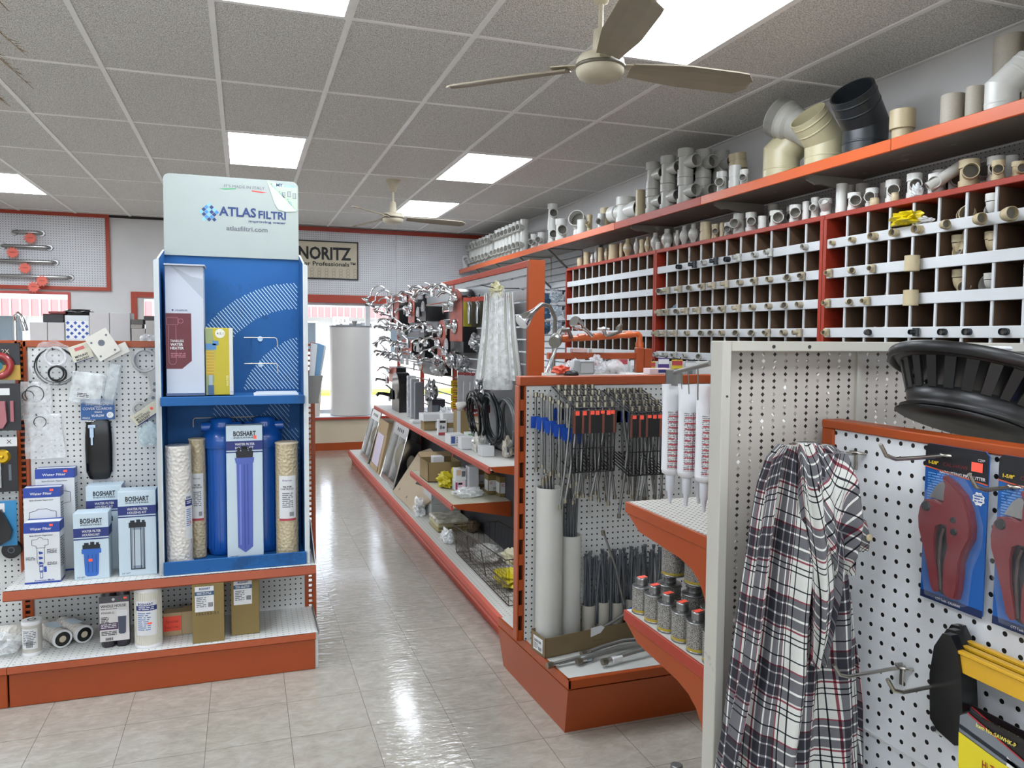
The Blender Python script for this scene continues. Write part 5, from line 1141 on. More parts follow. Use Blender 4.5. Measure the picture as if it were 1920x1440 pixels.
# cover guard
t_ = thing('cover_guard_pack', 'blue-carded black cover guard in clear bag on the left peg board', 'cover guard', (-.63, 3.93, .88)); hook(t_, -.61, 1.245)
m = MB().box(-.698, -.562, 3.915, 3.919, 1.145, 1.238, mat('#1f4f86', .4), .001); F = Face(m, (-.698, 3.915, 1.145), (1, 0, 0), (0, 0, 1))
F.text('STOP ALGAE', .02, .066, .094, .011, WBOX); F.text('COVER GUARD®', .008, .045, .118, .012, WBOX); F.small(.055, .060, .03, 1, .004, WBOX); F.small(.055, .038, .03, 2, .004, WBOX); F.text('VU-FLOW', .042, .014, .052, .010, WBOX, bold=True); F.disc(.118, .021, .014, WBOX, 2); F.text('1"', .112, .016, .010, .009, NAVY, 3); F.small(.006, .012, .03, 2, .004, WBOX); part('header_card', m, t_)
m = MB().lathe([(.035, .14), (.050, .12), (.055, .06), (.056, 0), (.054, -.10), (.042, -.135), (.03, -.14)], BLACKG, (-.632, 3.935, 1.01), n=18); 
for p in range(len(m.v)): m.v[p].y = 3.935 + (m.v[p].y-3.935)*.22; m.v[p].z += 0
part('cover', m, t_, 'glossy black sleeve')
m = MB(); F = Face(m, (-.675, 3.917, 1.03), (1, 0, 0), (0, 0, 1)); LBc = mat('#a9bdd0', .4); F.rect(.004, .078, .034, .092, LBc); F.rect(.010, .035, .026, .080, LBc); F.rect(.014, 0, .022, .035, LBc); F.small(.0, .115, .035, 2, .006, WBOX); part('print', m, t_)
# wrench
t_ = thing('filter_wrench', 'pale grey plastic filter wrench hanging beside the blue display', 'wrench', (-.43, 3.93, 1.2)); GW = mat('#a9a8a5', .4)
m = MB(); torus(m, (-.432, 3.93, 1.412), .050, .0075, GW, 0); 
m.prism([(-.02, 0), (-.005, -.11), (-.035, -.17), (-.01, -.215), (.02, -.21), (.035, -.13), (.030, -.05), (.035, 0)], (-.405, 3.925, 1.375), (1, 0, 0), (0, 0, 1), (0, .008, 0), GW)
torus(m, (-.458, 3.93, 1.19), .026, .006, GW, 0, 20); F = Face(m, (-.405, 3.925, 1.375), (1, 0, 0), (0, 0, 1)); F.disc(.012, -.07, .008, GREYT); F.disc(.010, -.1, .008, GREYT); F.disc(.004, -.135, .008, GREYT); part('wrench_body', m, t_)
hook(t_, -.432, 1.462, .03)
# mounting bracket pack lower right
t_ = thing('bracket_pack', 'tilted white mounting bracket card with clear bag left of the display', 'bracket pack', (-.44, 3.93, 1.1)); hook(t_, -.435, 1.225, .03)
m = MB(); plate(m, -.425, 3.915, 1.172, -.62, .145, .055, mat('#c7c1a9', .5)); F = Face(m, (-.425, 3.9145, 1.172), (math.cos(.62), 0, math.sin(.62)), (-math.sin(.62), 0, math.cos(.62)))
F.text('American', -.058, .008, .04, .010, INK); F.text('MOUNTING', -.058, -.006, .068, .011, INK, bold=True); F.text('BRACKET', -.058, -.019, .06, .010, INK, bold=True); F.rect(-.07, -.0275, .07, -.0225, NAVY); F.rect(.02, .0, .032, .012, PRICE, 2); part('header_card', m, t_)
m = MB().blob((-.425, 3.925, 1.075), (.045, .014, .055), film('#cfe0e0', .4), 8, .2, flat=False); part('bag', m, t_)
# blister packs at the left edge
def pack(x0, x1, z0, z1, y, mt, lb, drawer, cat='blister pack'):
    t_ = thing('blister_pack', lb, cat, ((x0+x1)/2, y, z0), 'blister packs at the left edge')
    m = MB().box(x0, x1, y, y+.003, z0, z1, mt, .001); F = Face(m, (x0, y, z0), (1, 0, 0), (0, 0, 1)); dr = MB(); drawer(F, dr, x0, z0, y); part('card', m, t_)
    if dr.v: part('contents', dr, t_)
REDP = mat('#8e2424', .35, coat=.5)
pack(-1.12, -.925, 1.33, 1.49, 3.90, mat('#15151c', .35), 'yellow and black pack with a red tape roll at the left edge', lambda F, d, x, z, y: (F.rect(.0, .0, .195, .065, mat('#b58f35', .4)), F.text('2X', .125, .115, .03, .02, CREAM), torus(d, (x+.115, y-.012, z+.062), .045, .016, REDP, 0), F.disc(.11, .06, .02, mat('#1f6f7a', .4), 2)))
pack(-1.14, -.925, 1.11, 1.315, 3.885, mat('#17171b', .35), 'black pack with a red clamp shape at the left edge', lambda F, d, x, z, y: (F.rect(.0, .155, .175, .185, WBOX), F.rect(0, .155, .04, .165, RED, 2), d.prism([(.03, .02), (.03, .12), (.05, .13), (.06, .05), (.13, .05), (.14, .13), (.16, .13), (.165, .04), (.15, .012), (.05, .005)], (x, y-.001, z), (1, 0, 0), (0, 0, 1), (0, -.018, 0), mat('#9a5a60', .3, coat=.5)), d.box(x+.178, x+.19, y-.012, y, z+.04, z+.13, mat('#9a5a60', .3))))
pack(-1.12, -.945, .84, 1.08, 3.895, mat('#16161b', .4), 'black pack with a brass disc tool at the left edge', lambda F, d, x, z, y: (F.rect(0, .20, .175, .24, WBOX), d.cyl((x+.118, y, z+.155), (x+.118, y-.012, z+.155), .032, .024, mat('#c9a02a', .3, .8), 24), d.sphere((x+.118, y-.014, z+.155), .009, mat('#c9a02a', .3, .8)), d.box(x+.105, x+.113, y-.008, y, z+.02, z+.14, STEEL), F.rect(.14, .05, .15, .12, GREYT, 2), F.text('X', .135, .212, .02, .018, INK, 2)))
pack(-1.12, -.955, .60, .80, 3.895, mat('#2a7aa8', .35), 'blue pack with a black round tool at the left edge', lambda F, d, x, z, y: (F.rect(.05, .15, .12, .19, WBOX), d.prism([(.06, .02), (.10, .005), (.14, .03), (.15, .07), (.13, .12), (.11, .165), (.085, .16), (.06, .09)], (x, y, z), (1, 0, 0), (0, 0, 1), (0, -.02, 0), BLACKG)))
t_ = thing('hose_clamp_roll', 'black round rubber roll hanging low at the left edge', 'rubber roll', (-.985, 3.93, .56)); m = MB(); m.cyl((-.985, 3.945, .575), (-.985, 3.915, .575), .038, mt=BLACK, n=24); m.annulus((-.985, 3.914, .575), (0, -1, 0), .010, .014, GREYT, 18); part('roll', m, t_); hook(t_, -.985, .61, .03)
# --- on the rear shelf behind the top rail
def cart_box(x0, x1, y0, y1, z0, z1, mt, lb, name='carton', cat='box', grp='boxes behind the top rail'):
    return one(name, MB().box(x0, x1, y0, y1, z0, z1, mt, .0015), lb, cat, grp)
GB = mat('#a9a5a3', .6, var=.03); ZS = 1.4755
cart_box(-.935, -.865, 4.12, 4.25, ZS, 1.585, GB, 'left grey carton of the pair behind the top rail'); cart_box(-.863, -.795, 4.12, 4.25, ZS, 1.585, GB, 'right grey carton of the pair behind the top rail')
cart_box(-.885, -.800, 4.14, 4.25, 1.5855, 1.625, mat('#1f1d1f', .4), 'low black box lying on the grey carton pair')
m = MB().box(-.86, -.79, 4.13, 4.2, 1.6255, 1.637, mat('#6b1f1f', .4), .002); one('carton', m, 'thin dark red box lying on the low black box', 'box', 'boxes behind the top rail')
m = MB().box(-.793, -.690, 4.13, 4.25, ZS, 1.62, mat('#b7babc', .4), .002); F = Face(m, (-.793, 4.13, ZS), (1, 0, 0), (0, 0, 1)); F.rect(.004, .035, .099, .118, mat('#c8c9c6', .4)); BC = mat('#2a458f', .5)
for i in range(6):
    for j in range(5):
        if (i+j) % 2 == 0: x, y = .012+i*.0158, .043+j*.0165; F.poly([(x, y-.0085), (x+.0085, y), (x, y+.0085), (x-.0085, y)], BC, 2)
one('carton', m, 'white box with blue checkered window behind the top rail', 'box', 'boxes behind the top rail')
one('dish', MB().lathe([(.045, 0), (.062, .004), (.066, .018), (.05, .028), (.01, .03)], BLACKG, (-.745, 4.19, 1.6205), n=28), 'round black dish lying on the checkered box', 'dish')
cart_box(-.688, -.605, 4.12, 4.27, ZS, 1.635, GB, 'plain grey carton right of the checkered box'); cart_box(-.603, -.515, 4.12, 4.27, ZS, 1.635, GB, 'grey carton with a folded flap, tallest behind the top rail')
for k, (x0, x1, z0, z1, mt, lb) in enumerate([(-.51, -.45, ZS, 1.56, mat('#a49d97', .6), 'small lower box beside the tall grey cartons'), (-.512, -.462, 1.5605, 1.58, mat('#8c847d', .6), 'small flat box in the middle of the right-hand pile'), (-.51, -.458, 1.5805, 1.605, mat('#55504c', .6), 'dark small box topping the right-hand pile'), (-.448, -.36, ZS, 1.60, mat('#b2aca6', .6), 'grey box next to the blue display behind the rail'), (-.455, -.37, 1.6005, 1.622, mat('#453f3c', .6), 'dark flat box topping the grey box beside the display')]):
    cart_box(x0, x1, 4.12, 4.22, z0, z1, mt, lb)
m = MB().blob((-.43, 4.06, 1.505), (.04, .025, .03), PL, 6, .3); one('plastic_bag', m, 'clear bag lying behind the top rail beside the display', 'bag')
t_ = thing('faucet', 'small chrome faucet spout behind the top rail at the left', 'faucet', (-1.0, 4.15, ZS))
part('body', MB().cyl((-1.0, 4.15, ZS), (-1.0, 4.15, 1.60), .010, .008, CHROME, 14).cyl((-1.0, 4.15, ZS), (-1.0, 4.15, 1.485), .022, mt=CHROME, n=18), t_)
part('spout', MB().tube([(-1.0, 4.15, 1.59), (-.998, 4.147, 1.612), (-.985, 4.14, 1.624), (-.972, 4.132, 1.612), (-.962, 4.128, 1.575), (-.956, 4.126, 1.545)], [.008, .009, .010, .011, .013, .014], CHROME, 12), t_)
# ------------------------------------------------------------------ centre gondola with taps and boxes
PEGX = peg('#bcbcba', 'yz', .0254, .0034)
G = thing('gondola_shelf', 'long centre shelving unit with orange edges and tap displays beside the aisle', 'shelving', (1.55, 6.3, 0))
prof = [(1.192, .152), (1.178, .142), (1.172, .118), (1.182, .100), (1.176, .088), (1.205, .076), (1.222, 0), (1.235, 0), (1.235, .152)]
for a, b_ in ((3.36, 5.94), (5.944, 9.45)):
    part('kick_plate', MB().prism(prof, (0, a, 0), (1, 0, 0), (0, 0, 1), (0, b_-a, 0), ORANGE2), G)
    part('base_deck', MB().box(1.193, 1.60, a, b_, .140, .154, peg('#b9b7b0', 'xy', .0254, .003)), G)
part('base_body', MB().box(1.236, 1.99, 3.37, 9.44, .004, .139, DARK), G)
part('top_rail', MB().box(1.575, 1.605, 4.30, 8.4, 1.945, 1.985, ORANGE2, .003), G)
part('end_post', MB().box(1.572, 1.672, 4.255, 4.30, .154, 1.985, ORANGE, .003), G)
for y in (6.0, 7.2, 8.38): part('post', MB().box(1.58, 1.61, y, y+.04, .154, 1.945, ORANGE2), G)
sl = MB(); z = 1.30; SILV = mat('#b9bcbf', .28, .4)
while z < 1.93: sl.box(1.584, 1.596, 4.30, 8.38, z, z+.066, SILV if z > 1.7 else mat('#77777a', .5), .003); z += .075
part('slat_panel', sl, G)
sl = MB(); z = .83
while z < 1.3: sl.box(1.586, 1.594, 4.30, 8.38, z, z+.010, GALV); z += .075
part('slat_panel', sl, G)
part('lower_panel', MB().box(1.584, 1.596, 4.30, 8.38, .154, .80, mat('#3a3a40', .7, var=.3)), G)
part('lower_panel', MB().box(1.584, 1.60, 4.30, 5.3, .80, 1.3, mat('#77777a', .5)), G)
def shelf(x0, x1, y0, y1, z, mt):
    s_ = part('shelf', MB().box(x0+.006, x1, y0, y1, z-.022, z, mt), G)
    sub('price_rail', MB().prism([(0, 0), (-.006, -.010), (-.004, -.038), (.006, -.040), (.006, 0)], (x0, y0, z), (1, 0, 0), (0, 0, 1), (0, y1-y0, 0), ORANGE2), s_)
    sub('end_bracket', MB().prism([(x0+.002, z), (x1, z), (x1, z-.10), (x0+.16, z-.055), (x0+.03, z-.03)], (0, y0-.006, 0), (1, 0, 0), (0, 0, 1), (0, .006, 0), ORANGE), s_)
Z1, Z2, Z0 = .792, .502, .1545
shelf(1.318, 1.582, 4.20, 8.35, .79, WHITE_W); shelf(1.20, 1.582, 4.58, 5.84, .50, mat('#bdb9a6', .5, var=.06))

def B(x0, x1, y0, y1, z0, h, mt, lb, deco=None, grp='cartons on the centre shelving', rz=0, name='carton'):
    m = MB(); cx, cy = (x0+x1)/2, (y0+y1)/2; hx, hy = (x1-x0)/2, (y1-y0)/2; m.box(-hx, hx, -hy, hy, 0, h, mt, .0015)
    if deco: deco(Face(m, (-hx, -hy, 0), (1, 0, 0), (0, 0, 1)), 2*hx, h, Face(m, (-hx, hy, 0), (0, -1, 0), (0, 0, 1)), 2*hy)
    o = m.build(name); o.location = (cx, cy, z0); o.rotation_euler = (0, 0, rz); return tag(o, lb, 'box', grp)
def bl(F, W, h, S, D): F.rect(W*.08, h*.15, W*.35, h*.85, mat('#3d5590', .5)); F.small(W*.45, h*.75, W*.45, 4, h*.15, NAVY)
def redbox(F, W, h, S, D): F.rect(0, 0, W, h*.18, RED); F.rect(W*.15, h*.8, W*.85, h*.95, INK); F.disc(W*.6, h*.5, W*.16, GREYT, 1); F.rect(W*.2, h*.4, W*.4, h*.65, GREYT)
def pinkbox(F, W, h, S, D): F.rect(W*.06, h*.1, W*.25, h*.8, mat('#9c2f6e', .5)); F.rect(W*.35, h*.1, W*.9, h*.85, mat('#dcb9bf', .5)); F.rect(W*.3, h*.55, W*.7, h*.75, INK, 2); F.disc(W*.6, h*.3, W*.12, mat('#c2536a', .5), 2)
def wlab(F, W, h, S, D): F.rect(W*.06, h*.18, W*.94, h*.72, WBOX); F.small(W*.15, h*.65, W*.3, 3, h*.05, RED, 2); F.barcode(W*.5, h*.24, W*.3, h*.12, INK); S.rect(D*.06, h*.18, D*.94, h*.72, WBOX)
B(1.335, 1.46, 5.98, 6.09, Z1, .075, CARD, 'cardboard box under the long white box on the upper centre shelf', lambda F, W, h, S, D: F.rect(W*.75, h*.2, W*.98, h*.9, WBOX))
B(1.325, 1.49, 5.95, 6.12, Z1+.0755, .055, WBOX, 'long white box lying on the cardboard box, upper centre shelf')
B(1.35, 1.44, 6.5, 6.62, Z1, .02, WBOX, 'flat white box farthest on the upper centre shelf')
B(1.375, 1.44, 5.66, 5.71, Z1, .115, WBOX, 'small upright box with red base stripe on the upper centre shelf', redbox)
B(1.465, 1.56, 5.98, 6.06, Z1, .10, WBOX, 'white box behind the small upright red-striped box')
B(1.42, 1.535, 5.70, 5.80, Z1, .16, WBOX, 'larger white box with open front behind the blue-printed box', lambda F, W, h, S, D: (F.rect(W*.15, .02, W*.85, h*.55, CARD), F.rect(W*.3, .02, W*.85, h*.3, WBOX, 2)))
B(1.475, 1.57, 5.50, 5.60, Z1, .20, CARD, 'tall brown and white box beside the black hose coil', lambda F, W, h, S, D: F.rect(0, 0, W*.3, h, WBOX))
B(1.325, 1.43, 5.12, 5.26, Z1, .07, WBOX, 'white box with blue print at the shelf edge', bl)
B(1.345, 1.435, 4.90, 4.99, Z1, .080, WBOX, 'plain white box standing in front on the upper centre shelf')
B(1.478, 1.56, 5.20, 5.32, Z1, .065, mat('#cfd6cb', .5), 'pale greenish box behind the plain white box', lambda F, W, h, S, D: F.rect(0, h*.6, W*.5, h, mat('#a9d39a', .5)))
B(1.385, 1.465, 4.56, 4.66, Z1, .062, mat('#bfc0c0', .5), 'small pale box nearest the end of the upper centre shelf')
B(1.50, 1.56, 4.86, 4.96, Z1, .08, WBOX, 'small white box beside the crumpled bag on the upper shelf')
one('plastic_bag', MB().blob((1.43, 4.80, Z1+.05), (.04, .05, .06), film('#dcdad2', .65), 21, .4), 'crumpled clear bag standing on the upper centre shelf', 'bag')
one('plastic_bag', MB().blob((1.53, 4.50, Z1+.055), (.035, .04, .065), film('#cfc6b4', .6), 22, .35), 'tan bag of parts at the near end of the upper centre shelf', 'bag')
one('plastic_bag', MB().blob((1.50, 5.95, Z1+.13), (.04, .05, .05), film('#eef1f2', .5), 23, .4), 'clear crumpled bag heaped between the boxes and taps', 'bag')
# shelf 2
m = MB(); x0, x1, y0, y1 = 1.22, 1.46, 5.33, 5.60
for a in ((x0, x1, y0, y0+.004), (x0, x1, y1-.004, y1), (x0, x0+.004, y0, y1), (x1-.004, x1, y0, y1)): m.box(*a, Z2, Z2+.14, CARD)
m.box(x0, x1, y0, y1, Z2, Z2+.004, CARD); m.poly([(x0, y0, Z2+.14), (x0-.03, y0+.02, Z2+.165), (x0-.03, y1, Z2+.165), (x0, y1, Z2+.14)], CARD2); m.poly([(x0, y1, Z2+.14), (x1, y1, Z2+.14), (x1, y1+.05, Z2+.17), (x0, y1+.05, Z2+.17)], CARD2)
one('open_carton', m, 'open cardboard box on the middle centre shelf', 'box')
B(1.28, 1.36, 5.42, 5.5, Z2+.005, .16, WBOX, 'white box standing inside the open cardboard box')
for k, (x, y, s_, lb) in enumerate([(1.29, 5.12, (.055, .07, .055), 'yellow plastic wrapped pack on the middle shelf, left one'), (1.39, 5.17, (.04, .05, .07), 'taller yellow plastic pack behind the first one')]):
    one('yellow_pack', MB().blob((x, y, Z2+.05), s_, mat('#b8a80c', .35), 31+k, .3), lb, 'pack', 'yellow wrapped packs')
B(1.325, 1.40, 4.985, 5.06, Z2, .07, WBOX, 'white box with pink picture, bottom of the small pair', pinkbox); B(1.33, 1.405, 4.985, 5.06, Z2+.0705, .075, WBOX, 'white box with grey picture on top of the pink one', lambda F, W, h, S, D: (F.rect(W*.1, h*.4, W*.5, h*.9, mat('#c9a58a', .5)), F.rect(W*.55, h*.3, W*.9, h*.8, GREYT)))
B(1.408, 1.475, 4.93, 5.02, Z2, .165, mat('#c9c9cf', .5), 'tall plain white box on the middle centre shelf')
for k, (x, y) in enumerate(((1.49, 5.06), (1.50, 4.80), (1.545, 4.95), (1.548, 4.70))): B(x, x+.072 if k != 2 else x+.03, y, y+.08, Z2, .13-.01*(k == 0), KRAFT if k % 2 else CARD, f'brown carton with white label on the middle shelf, {ORD[k]} of the group', wlab)
one('plastic_bag', MB().blob((1.36, 4.78, Z2+.028), (.10, .06, .034), film('#eceeee', .6), 41, .25), 'flat crumpled clear bag at the front of the middle shelf', 'bag')
# sinks leaning on the deck
def sink(y0, y1, lb, xb=1.25, xt=1.40, zt=.70):
    t_ = thing('sink', lb, 'sink', (xb, (y0+y1)/2, Z0), 'double bowl sinks leaning against the shelving'); yc = (y0+y1)/2; W = y1-y0
    up = V((xt-xb, 0, zt-Z0)); L = up.length; up.normalize(); rt = V((0, -1, 0)); nn = rt.cross(up) * -1   # nn points up and out of the shelf? kept as front normal
    nn = V((-up.z, 0, up.x)); O = V((xb, y1, Z0+.004)); m = MB(); SS = mat('#c4c4c2', .22, 1, var=.05)
    def P(a, b_, c=0): return O + rt*a + up*b_ + nn*c
    bw = (L-.16); holes = [(.05, W/2-.02, .05, .05+bw), (W/2+.02, W-.05, .05, .05+bw)]
    xs = [0, holes[0][0], holes[0][1], holes[1][0], holes[1][1], W]; ys = [0, .05, .05+bw, L]
    for i in range(5):
        for j in range(3):
            if j == 1 and i in (1, 3): continue
            m.poly([P(xs[i], ys[j], 0), P(xs[i+1], ys[j], 0), P(xs[i+1], ys[j+1], 0), P(xs[i], ys[j+1], 0)], SS)
    m.tube([P(0, 0), P(W, 0), P(W, L), P(0, L)], .006, SS, 6, closed=True)
    F = Face(m, P(0, L-.11, 0), rt, up, .001) if rt.cross(up).dot(nn) > 0 else Face(m, P(W, L-.11, 0), -rt, up, .001)
    for k in range(4): F.disc(W/2-.12+.08*k, .055, .018, INK, 1)
    part('rim', m, t_)
    for i, (a0, a1, b0, b1) in enumerate(holes):
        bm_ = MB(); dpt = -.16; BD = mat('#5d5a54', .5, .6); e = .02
        q = [(a0, b0), (a1, b0), (a1, b1), (a0, b1)]; q2 = [(a0+e, b0+e), (a1-e, b0+e), (a1-e, b1-e), (a0+e, b1-e)]
        for k in range(4):
            A, B2 = q[k], q[(k+1) % 4]; C2, D2 = q2[(k+1) % 4], q2[k]
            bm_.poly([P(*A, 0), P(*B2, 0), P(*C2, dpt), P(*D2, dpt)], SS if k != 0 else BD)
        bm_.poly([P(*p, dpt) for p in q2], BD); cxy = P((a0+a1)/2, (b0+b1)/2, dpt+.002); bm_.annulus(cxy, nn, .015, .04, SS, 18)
        part('bowl', bm_, t_)
    bk_ = MB(); SA = mat('#77705f', .7); bk_.blob(P(W/2, L*.45, -.11), (.10, W*.46, .17), SA, 3, .03, 1, 24, 14, False, True); part('sound_coating', bk_, t_, 'grey-brown undercoated back')
sink(8.35, 8.95, 'farther stainless double bowl sink leaning at the end of the deck'); sink(6.85, 7.55, 'nearer stainless double bowl sink leaning on the deck')
t_ = thing('boxed_sink', 'pale sink in an opened cardboard carton between the two steel sinks', 'sink', (1.27, 7.95, Z0))
Mx = Matrix.Translation((1.25, 0, Z0)) @ Matrix.Rotation(.22, 4, 'Y')
m = MB(); m.box(0, .18, 7.68, 8.22, .0, .52, CARD2, .003, M=Mx); m.box(-.004, 0, 7.68, 8.22, .40, .52, CARD2, M=Mx); part('carton', m, t_)
part('basin', MB().box(-.008, 0, 7.78, 8.14, .06, .38, mat('#c9bfd2', .4), .002, M=Mx), t_)
m = MB(); m.box(-.012, -.006, 7.74, 8.18, .02, .06, CARD2, M=Mx); part('carton_flap', m, t_)
# cardboard sheet, boxes on the deck
t_ = thing('cardboard_sheet', 'flat tan cardboard insert with dark cut-outs leaning on the deck', 'cardboard', (1.35, 6.3, Z0))
m = MB(); O = V((1.225, 6.75, Z0+.005)); rt = V((.02, -1, .0)).normalized(); up = V((.30, .05, .42)).normalized(); SH = mat('#a08f79', .8); nn = rt.cross(up)
if nn.x > 0: nn = -nn
m.prism([(0, 0), (.85, 0), (1.05, .16), (1.02, .42), (.25, .5), (0, .42)], O, rt, up, nn*-.006, SH)
F = Face(m, O + nn*.0005, rt, up, .001) if rt.cross(up).dot(nn) > 0 else Face(m, O + rt*1.05 + nn*.0005, -rt, up, .001)
for (x, y, w, h) in ((.45, .18, .22, .05), (.30, .33, .16, .02), (.78, .03, .16, .04)): F.poly([(x, y), (x+w, y+.02), (x+w-.03, y+h+.02), (x+.02, y+h)], DARK)
F.disc(.14, .06, .012, INK); F.disc(.45, .05, .012, INK); part('sheet', m, t_)
B(1.33, 1.56, 5.70, 6.0, Z0, .10, mat('#bdbdbb', .5), 'long white carton at the bottom of the pile on the deck'); B(1.335, 1.56, 5.72, 5.99, Z0+.1005, .09, mat('#b9b9ba', .5), 'second white carton stacked on the long one on the deck')
B(1.34, 1.50, 5.74, 5.98, Z0+.191, .075, mat('#1f4276', .45), 'dark blue box on top of the white cartons', lambda F, W, h, S, D: (F.rect(W*.1, h*.2, W*.35, h*.8, mat('#7189b0', .5)), S.rect(D*.1, h*.2, D*.4, h*.8, mat('#7189b0', .5))))
one('plastic_bag', MB().blob((1.26, 5.80, Z0+.06), (.04, .09, .07), PL, 51, .35), 'clear plastic film hanging off the white cartons on the deck', 'bag')
for k in range(3): one('folded_pack', MB().box(1.27, 1.50, 5.25, 5.52, Z0 + .03*k, Z0 + .028 + .03*k, [mat('#8b7f52', .6), mat('#a69c7a', .6), film('#d5d0c0', .7)][k], .008), f'flat folded pack on the deck behind the wire basket, {ORD[k]} from the bottom', 'pack', 'folded packs on the deck')
one('wood_knob', MB().blob((1.52, 5.2, Z0+.04), (.04, .05, .045), mat('#5d4a36', .6), 5, .2), 'brown ball of twine beside the folded packs on the deck', 'twine')
one('plastic_bag', MB().blob((1.27, 4.98, Z0+.045), (.035, .07, .05), film('#eef0f1', .5), 53, .4), 'clear bag at the left of the wire basket', 'bag')
# wire basket
t_ = thing('wire_basket', 'rusty brown wire basket on the lower deck behind the aisle edge', 'basket', (1.4, 4.2, Z0)); WB = mat('#3f3028', .5, .4)
x0, x1, y0, y1, z0, z1 = 1.245, 1.545, 3.68, 4.72, Z0+.006, .37
fm = MB(); fm.tube([(x0, y0, z1+.03), (x1, y0, z1+.03), (x1, y1, z1-.03), (x0, y1, z1-.03)], .0035, WB, 6, closed=True); fm.tube([(x0+.02, y0, z0), (x1-.02, y0, z0), (x1-.02, y1, z0), (x0+.02, y1, z0)], .003, WB, 6, closed=True); fm.tube([(x0+.01, y0, .27), (x0+.01, y1, .26)], .003, WB, 6); part('frame', fm, t_)
wm = MB(); n = 46
for i in range(n+1):
    y = y0 + (y1-y0)*i/n; zt = z1+.03-.06*i/n; wm.tube([(x0, y, zt), (x0+.02, y, z0)], .0012, WB, 3, False)
    if i % 3 == 0: wm.tube([(x0+.02, y, z0), (x1-.02, y, z0), (x1, y, zt)], .0014, WB, 3, False)
for j in range(1, 12): f_ = j/12; wm.tube([(x0+.02*f_, y0, z1+.03-(z1+.03-z0)*f_), (x0+.02*f_, y1, z1-.03-(z1-.03-z0)*f_)], .0012, WB, 3, False)
for i in range(8): x = x0+.02+(x1-x0-.04)*i/7; wm.tube([(x, y0, z1+.03), (x, y0, z0), (x, y1, z0), (x, y1, z1-.03)], .0014, WB, 3, False)
part('wire_mesh', wm, t_)
m = MB()
for y in (4.05, 4.35): m.tube([(x0-.004, y-.05, z0+.06), (x0-.004, y+.05, z1-.03)], .004, WB, 6)
part('brace', m, t_)
for k, (x, y, z, s_, mt, lb) in enumerate([(1.38, 4.0, .20, (.08, .12, .04), mat('#b5a414', .4), 'yellow pack lying in the wire basket'), (1.40, 4.5, .205, (.08, .14, .045), film('#d9d9d4', .6), 'clear bag lying in the far half of the wire basket'), (1.46, 4.18, .265, (.055, .09, .04), mat('#b0aa8f', .6), 'pale crumpled pack on top in the wire basket'), (1.50, 3.85, .20, (.03, .1, .03), mat('#a89616', .4), 'narrow yellow pack at the near end of the wire basket')]):
    one('wrapped_pack', MB().blob((x, y, z), s_, mt, 60+k, .3), lb, 'pack', 'packs in the wire basket')

# tap display: plaques, taps, price cards
PLQ = mat('#9c3f2c', .5, var=.1, scale=30, coat=.2); BLK = mat('#0c0c0e', .4)
def plaque(x, dx, y0, y1, z0, z1, lb, arch=True, mt=None, body=None):
    t_ = thing('tap_display_board', lb, 'display board', (x, (y0+y1)/2, z0), 'tap display boards'); r = (y1-y0)/2; yc = (y0+y1)/2
    o = [(y0, z0), (y1, z0)]
    if arch: o += [(yc + r*math.cos(a), z1-r*.75 + r*.75*math.sin(a)) for a in [PI*i/10 for i in range(11)]]
    else: o += [(y1, z1), (y0, z1)]
    part('body', MB().prism(o, (x+.004, 0, 0), (0, 1, 0), (0, 0, 1), (dx, 0, 0), body or BLK), t_)
    part('face_board', MB().prism([(yc+(a-yc)*.97, b_) for a, b_ in o], (x, 0, 0), (0, 1, 0), (0, 0, 1), (.0035, 0, 0), mt or PLQ), t_); return t_
plaque(1.47, .10, 5.34, 5.70, 1.50, 1.885, 'large red arched board with black side, nearest of the tap display')
plaque(1.48, .09, 5.34, 5.72, 1.42, 1.498, 'low black plinth board under the nearest red arched board', False, BLK)
plaque(1.47, .10, 5.82, 6.10, 1.33, 1.665, 'smaller red arched board left of and below the nearest one')
plaque(1.47, .10, 6.98, 7.28, 1.66, 1.95, 'red arched board in the middle of the top row of taps')
plaque(1.47, .10, 7.74, 8.02, 1.60, 1.95, 'fourth red board of the top row, with wide black side')
plaque(1.47, .10, 8.16, 8.34, 1.68, 1.94, 'farthest narrow red board of the tap display')
plaque(1.47, .10, 7.88, 8.30, 1.05, 1.21, 'small red rectangular board low at the far end of the taps', False)
plaque(1.47, .10, 7.1, 7.6, 1.36, 1.50, 'red rectangular board in the second row of taps', False)
plaque(1.47, .10, 6.55, 6.8, 1.34, 1.58, 'black board in the middle of the tap display', True, BLK)
plaque(1.42, .12, 7.46, 7.86, Z1, 1.175, 'tall black arched board standing on the upper centre shelf', True, mat('#2a1512', .35, coat=.4))
plaque(1.40, .14, 6.2, 6.55, 1.66, 1.78, 'black shelf block carrying two grey price cards', False, BLK)
plaque(1.44, .12, 6.0, 6.5, 1.22, 1.32, 'black block below the second row of taps', False, BLK)
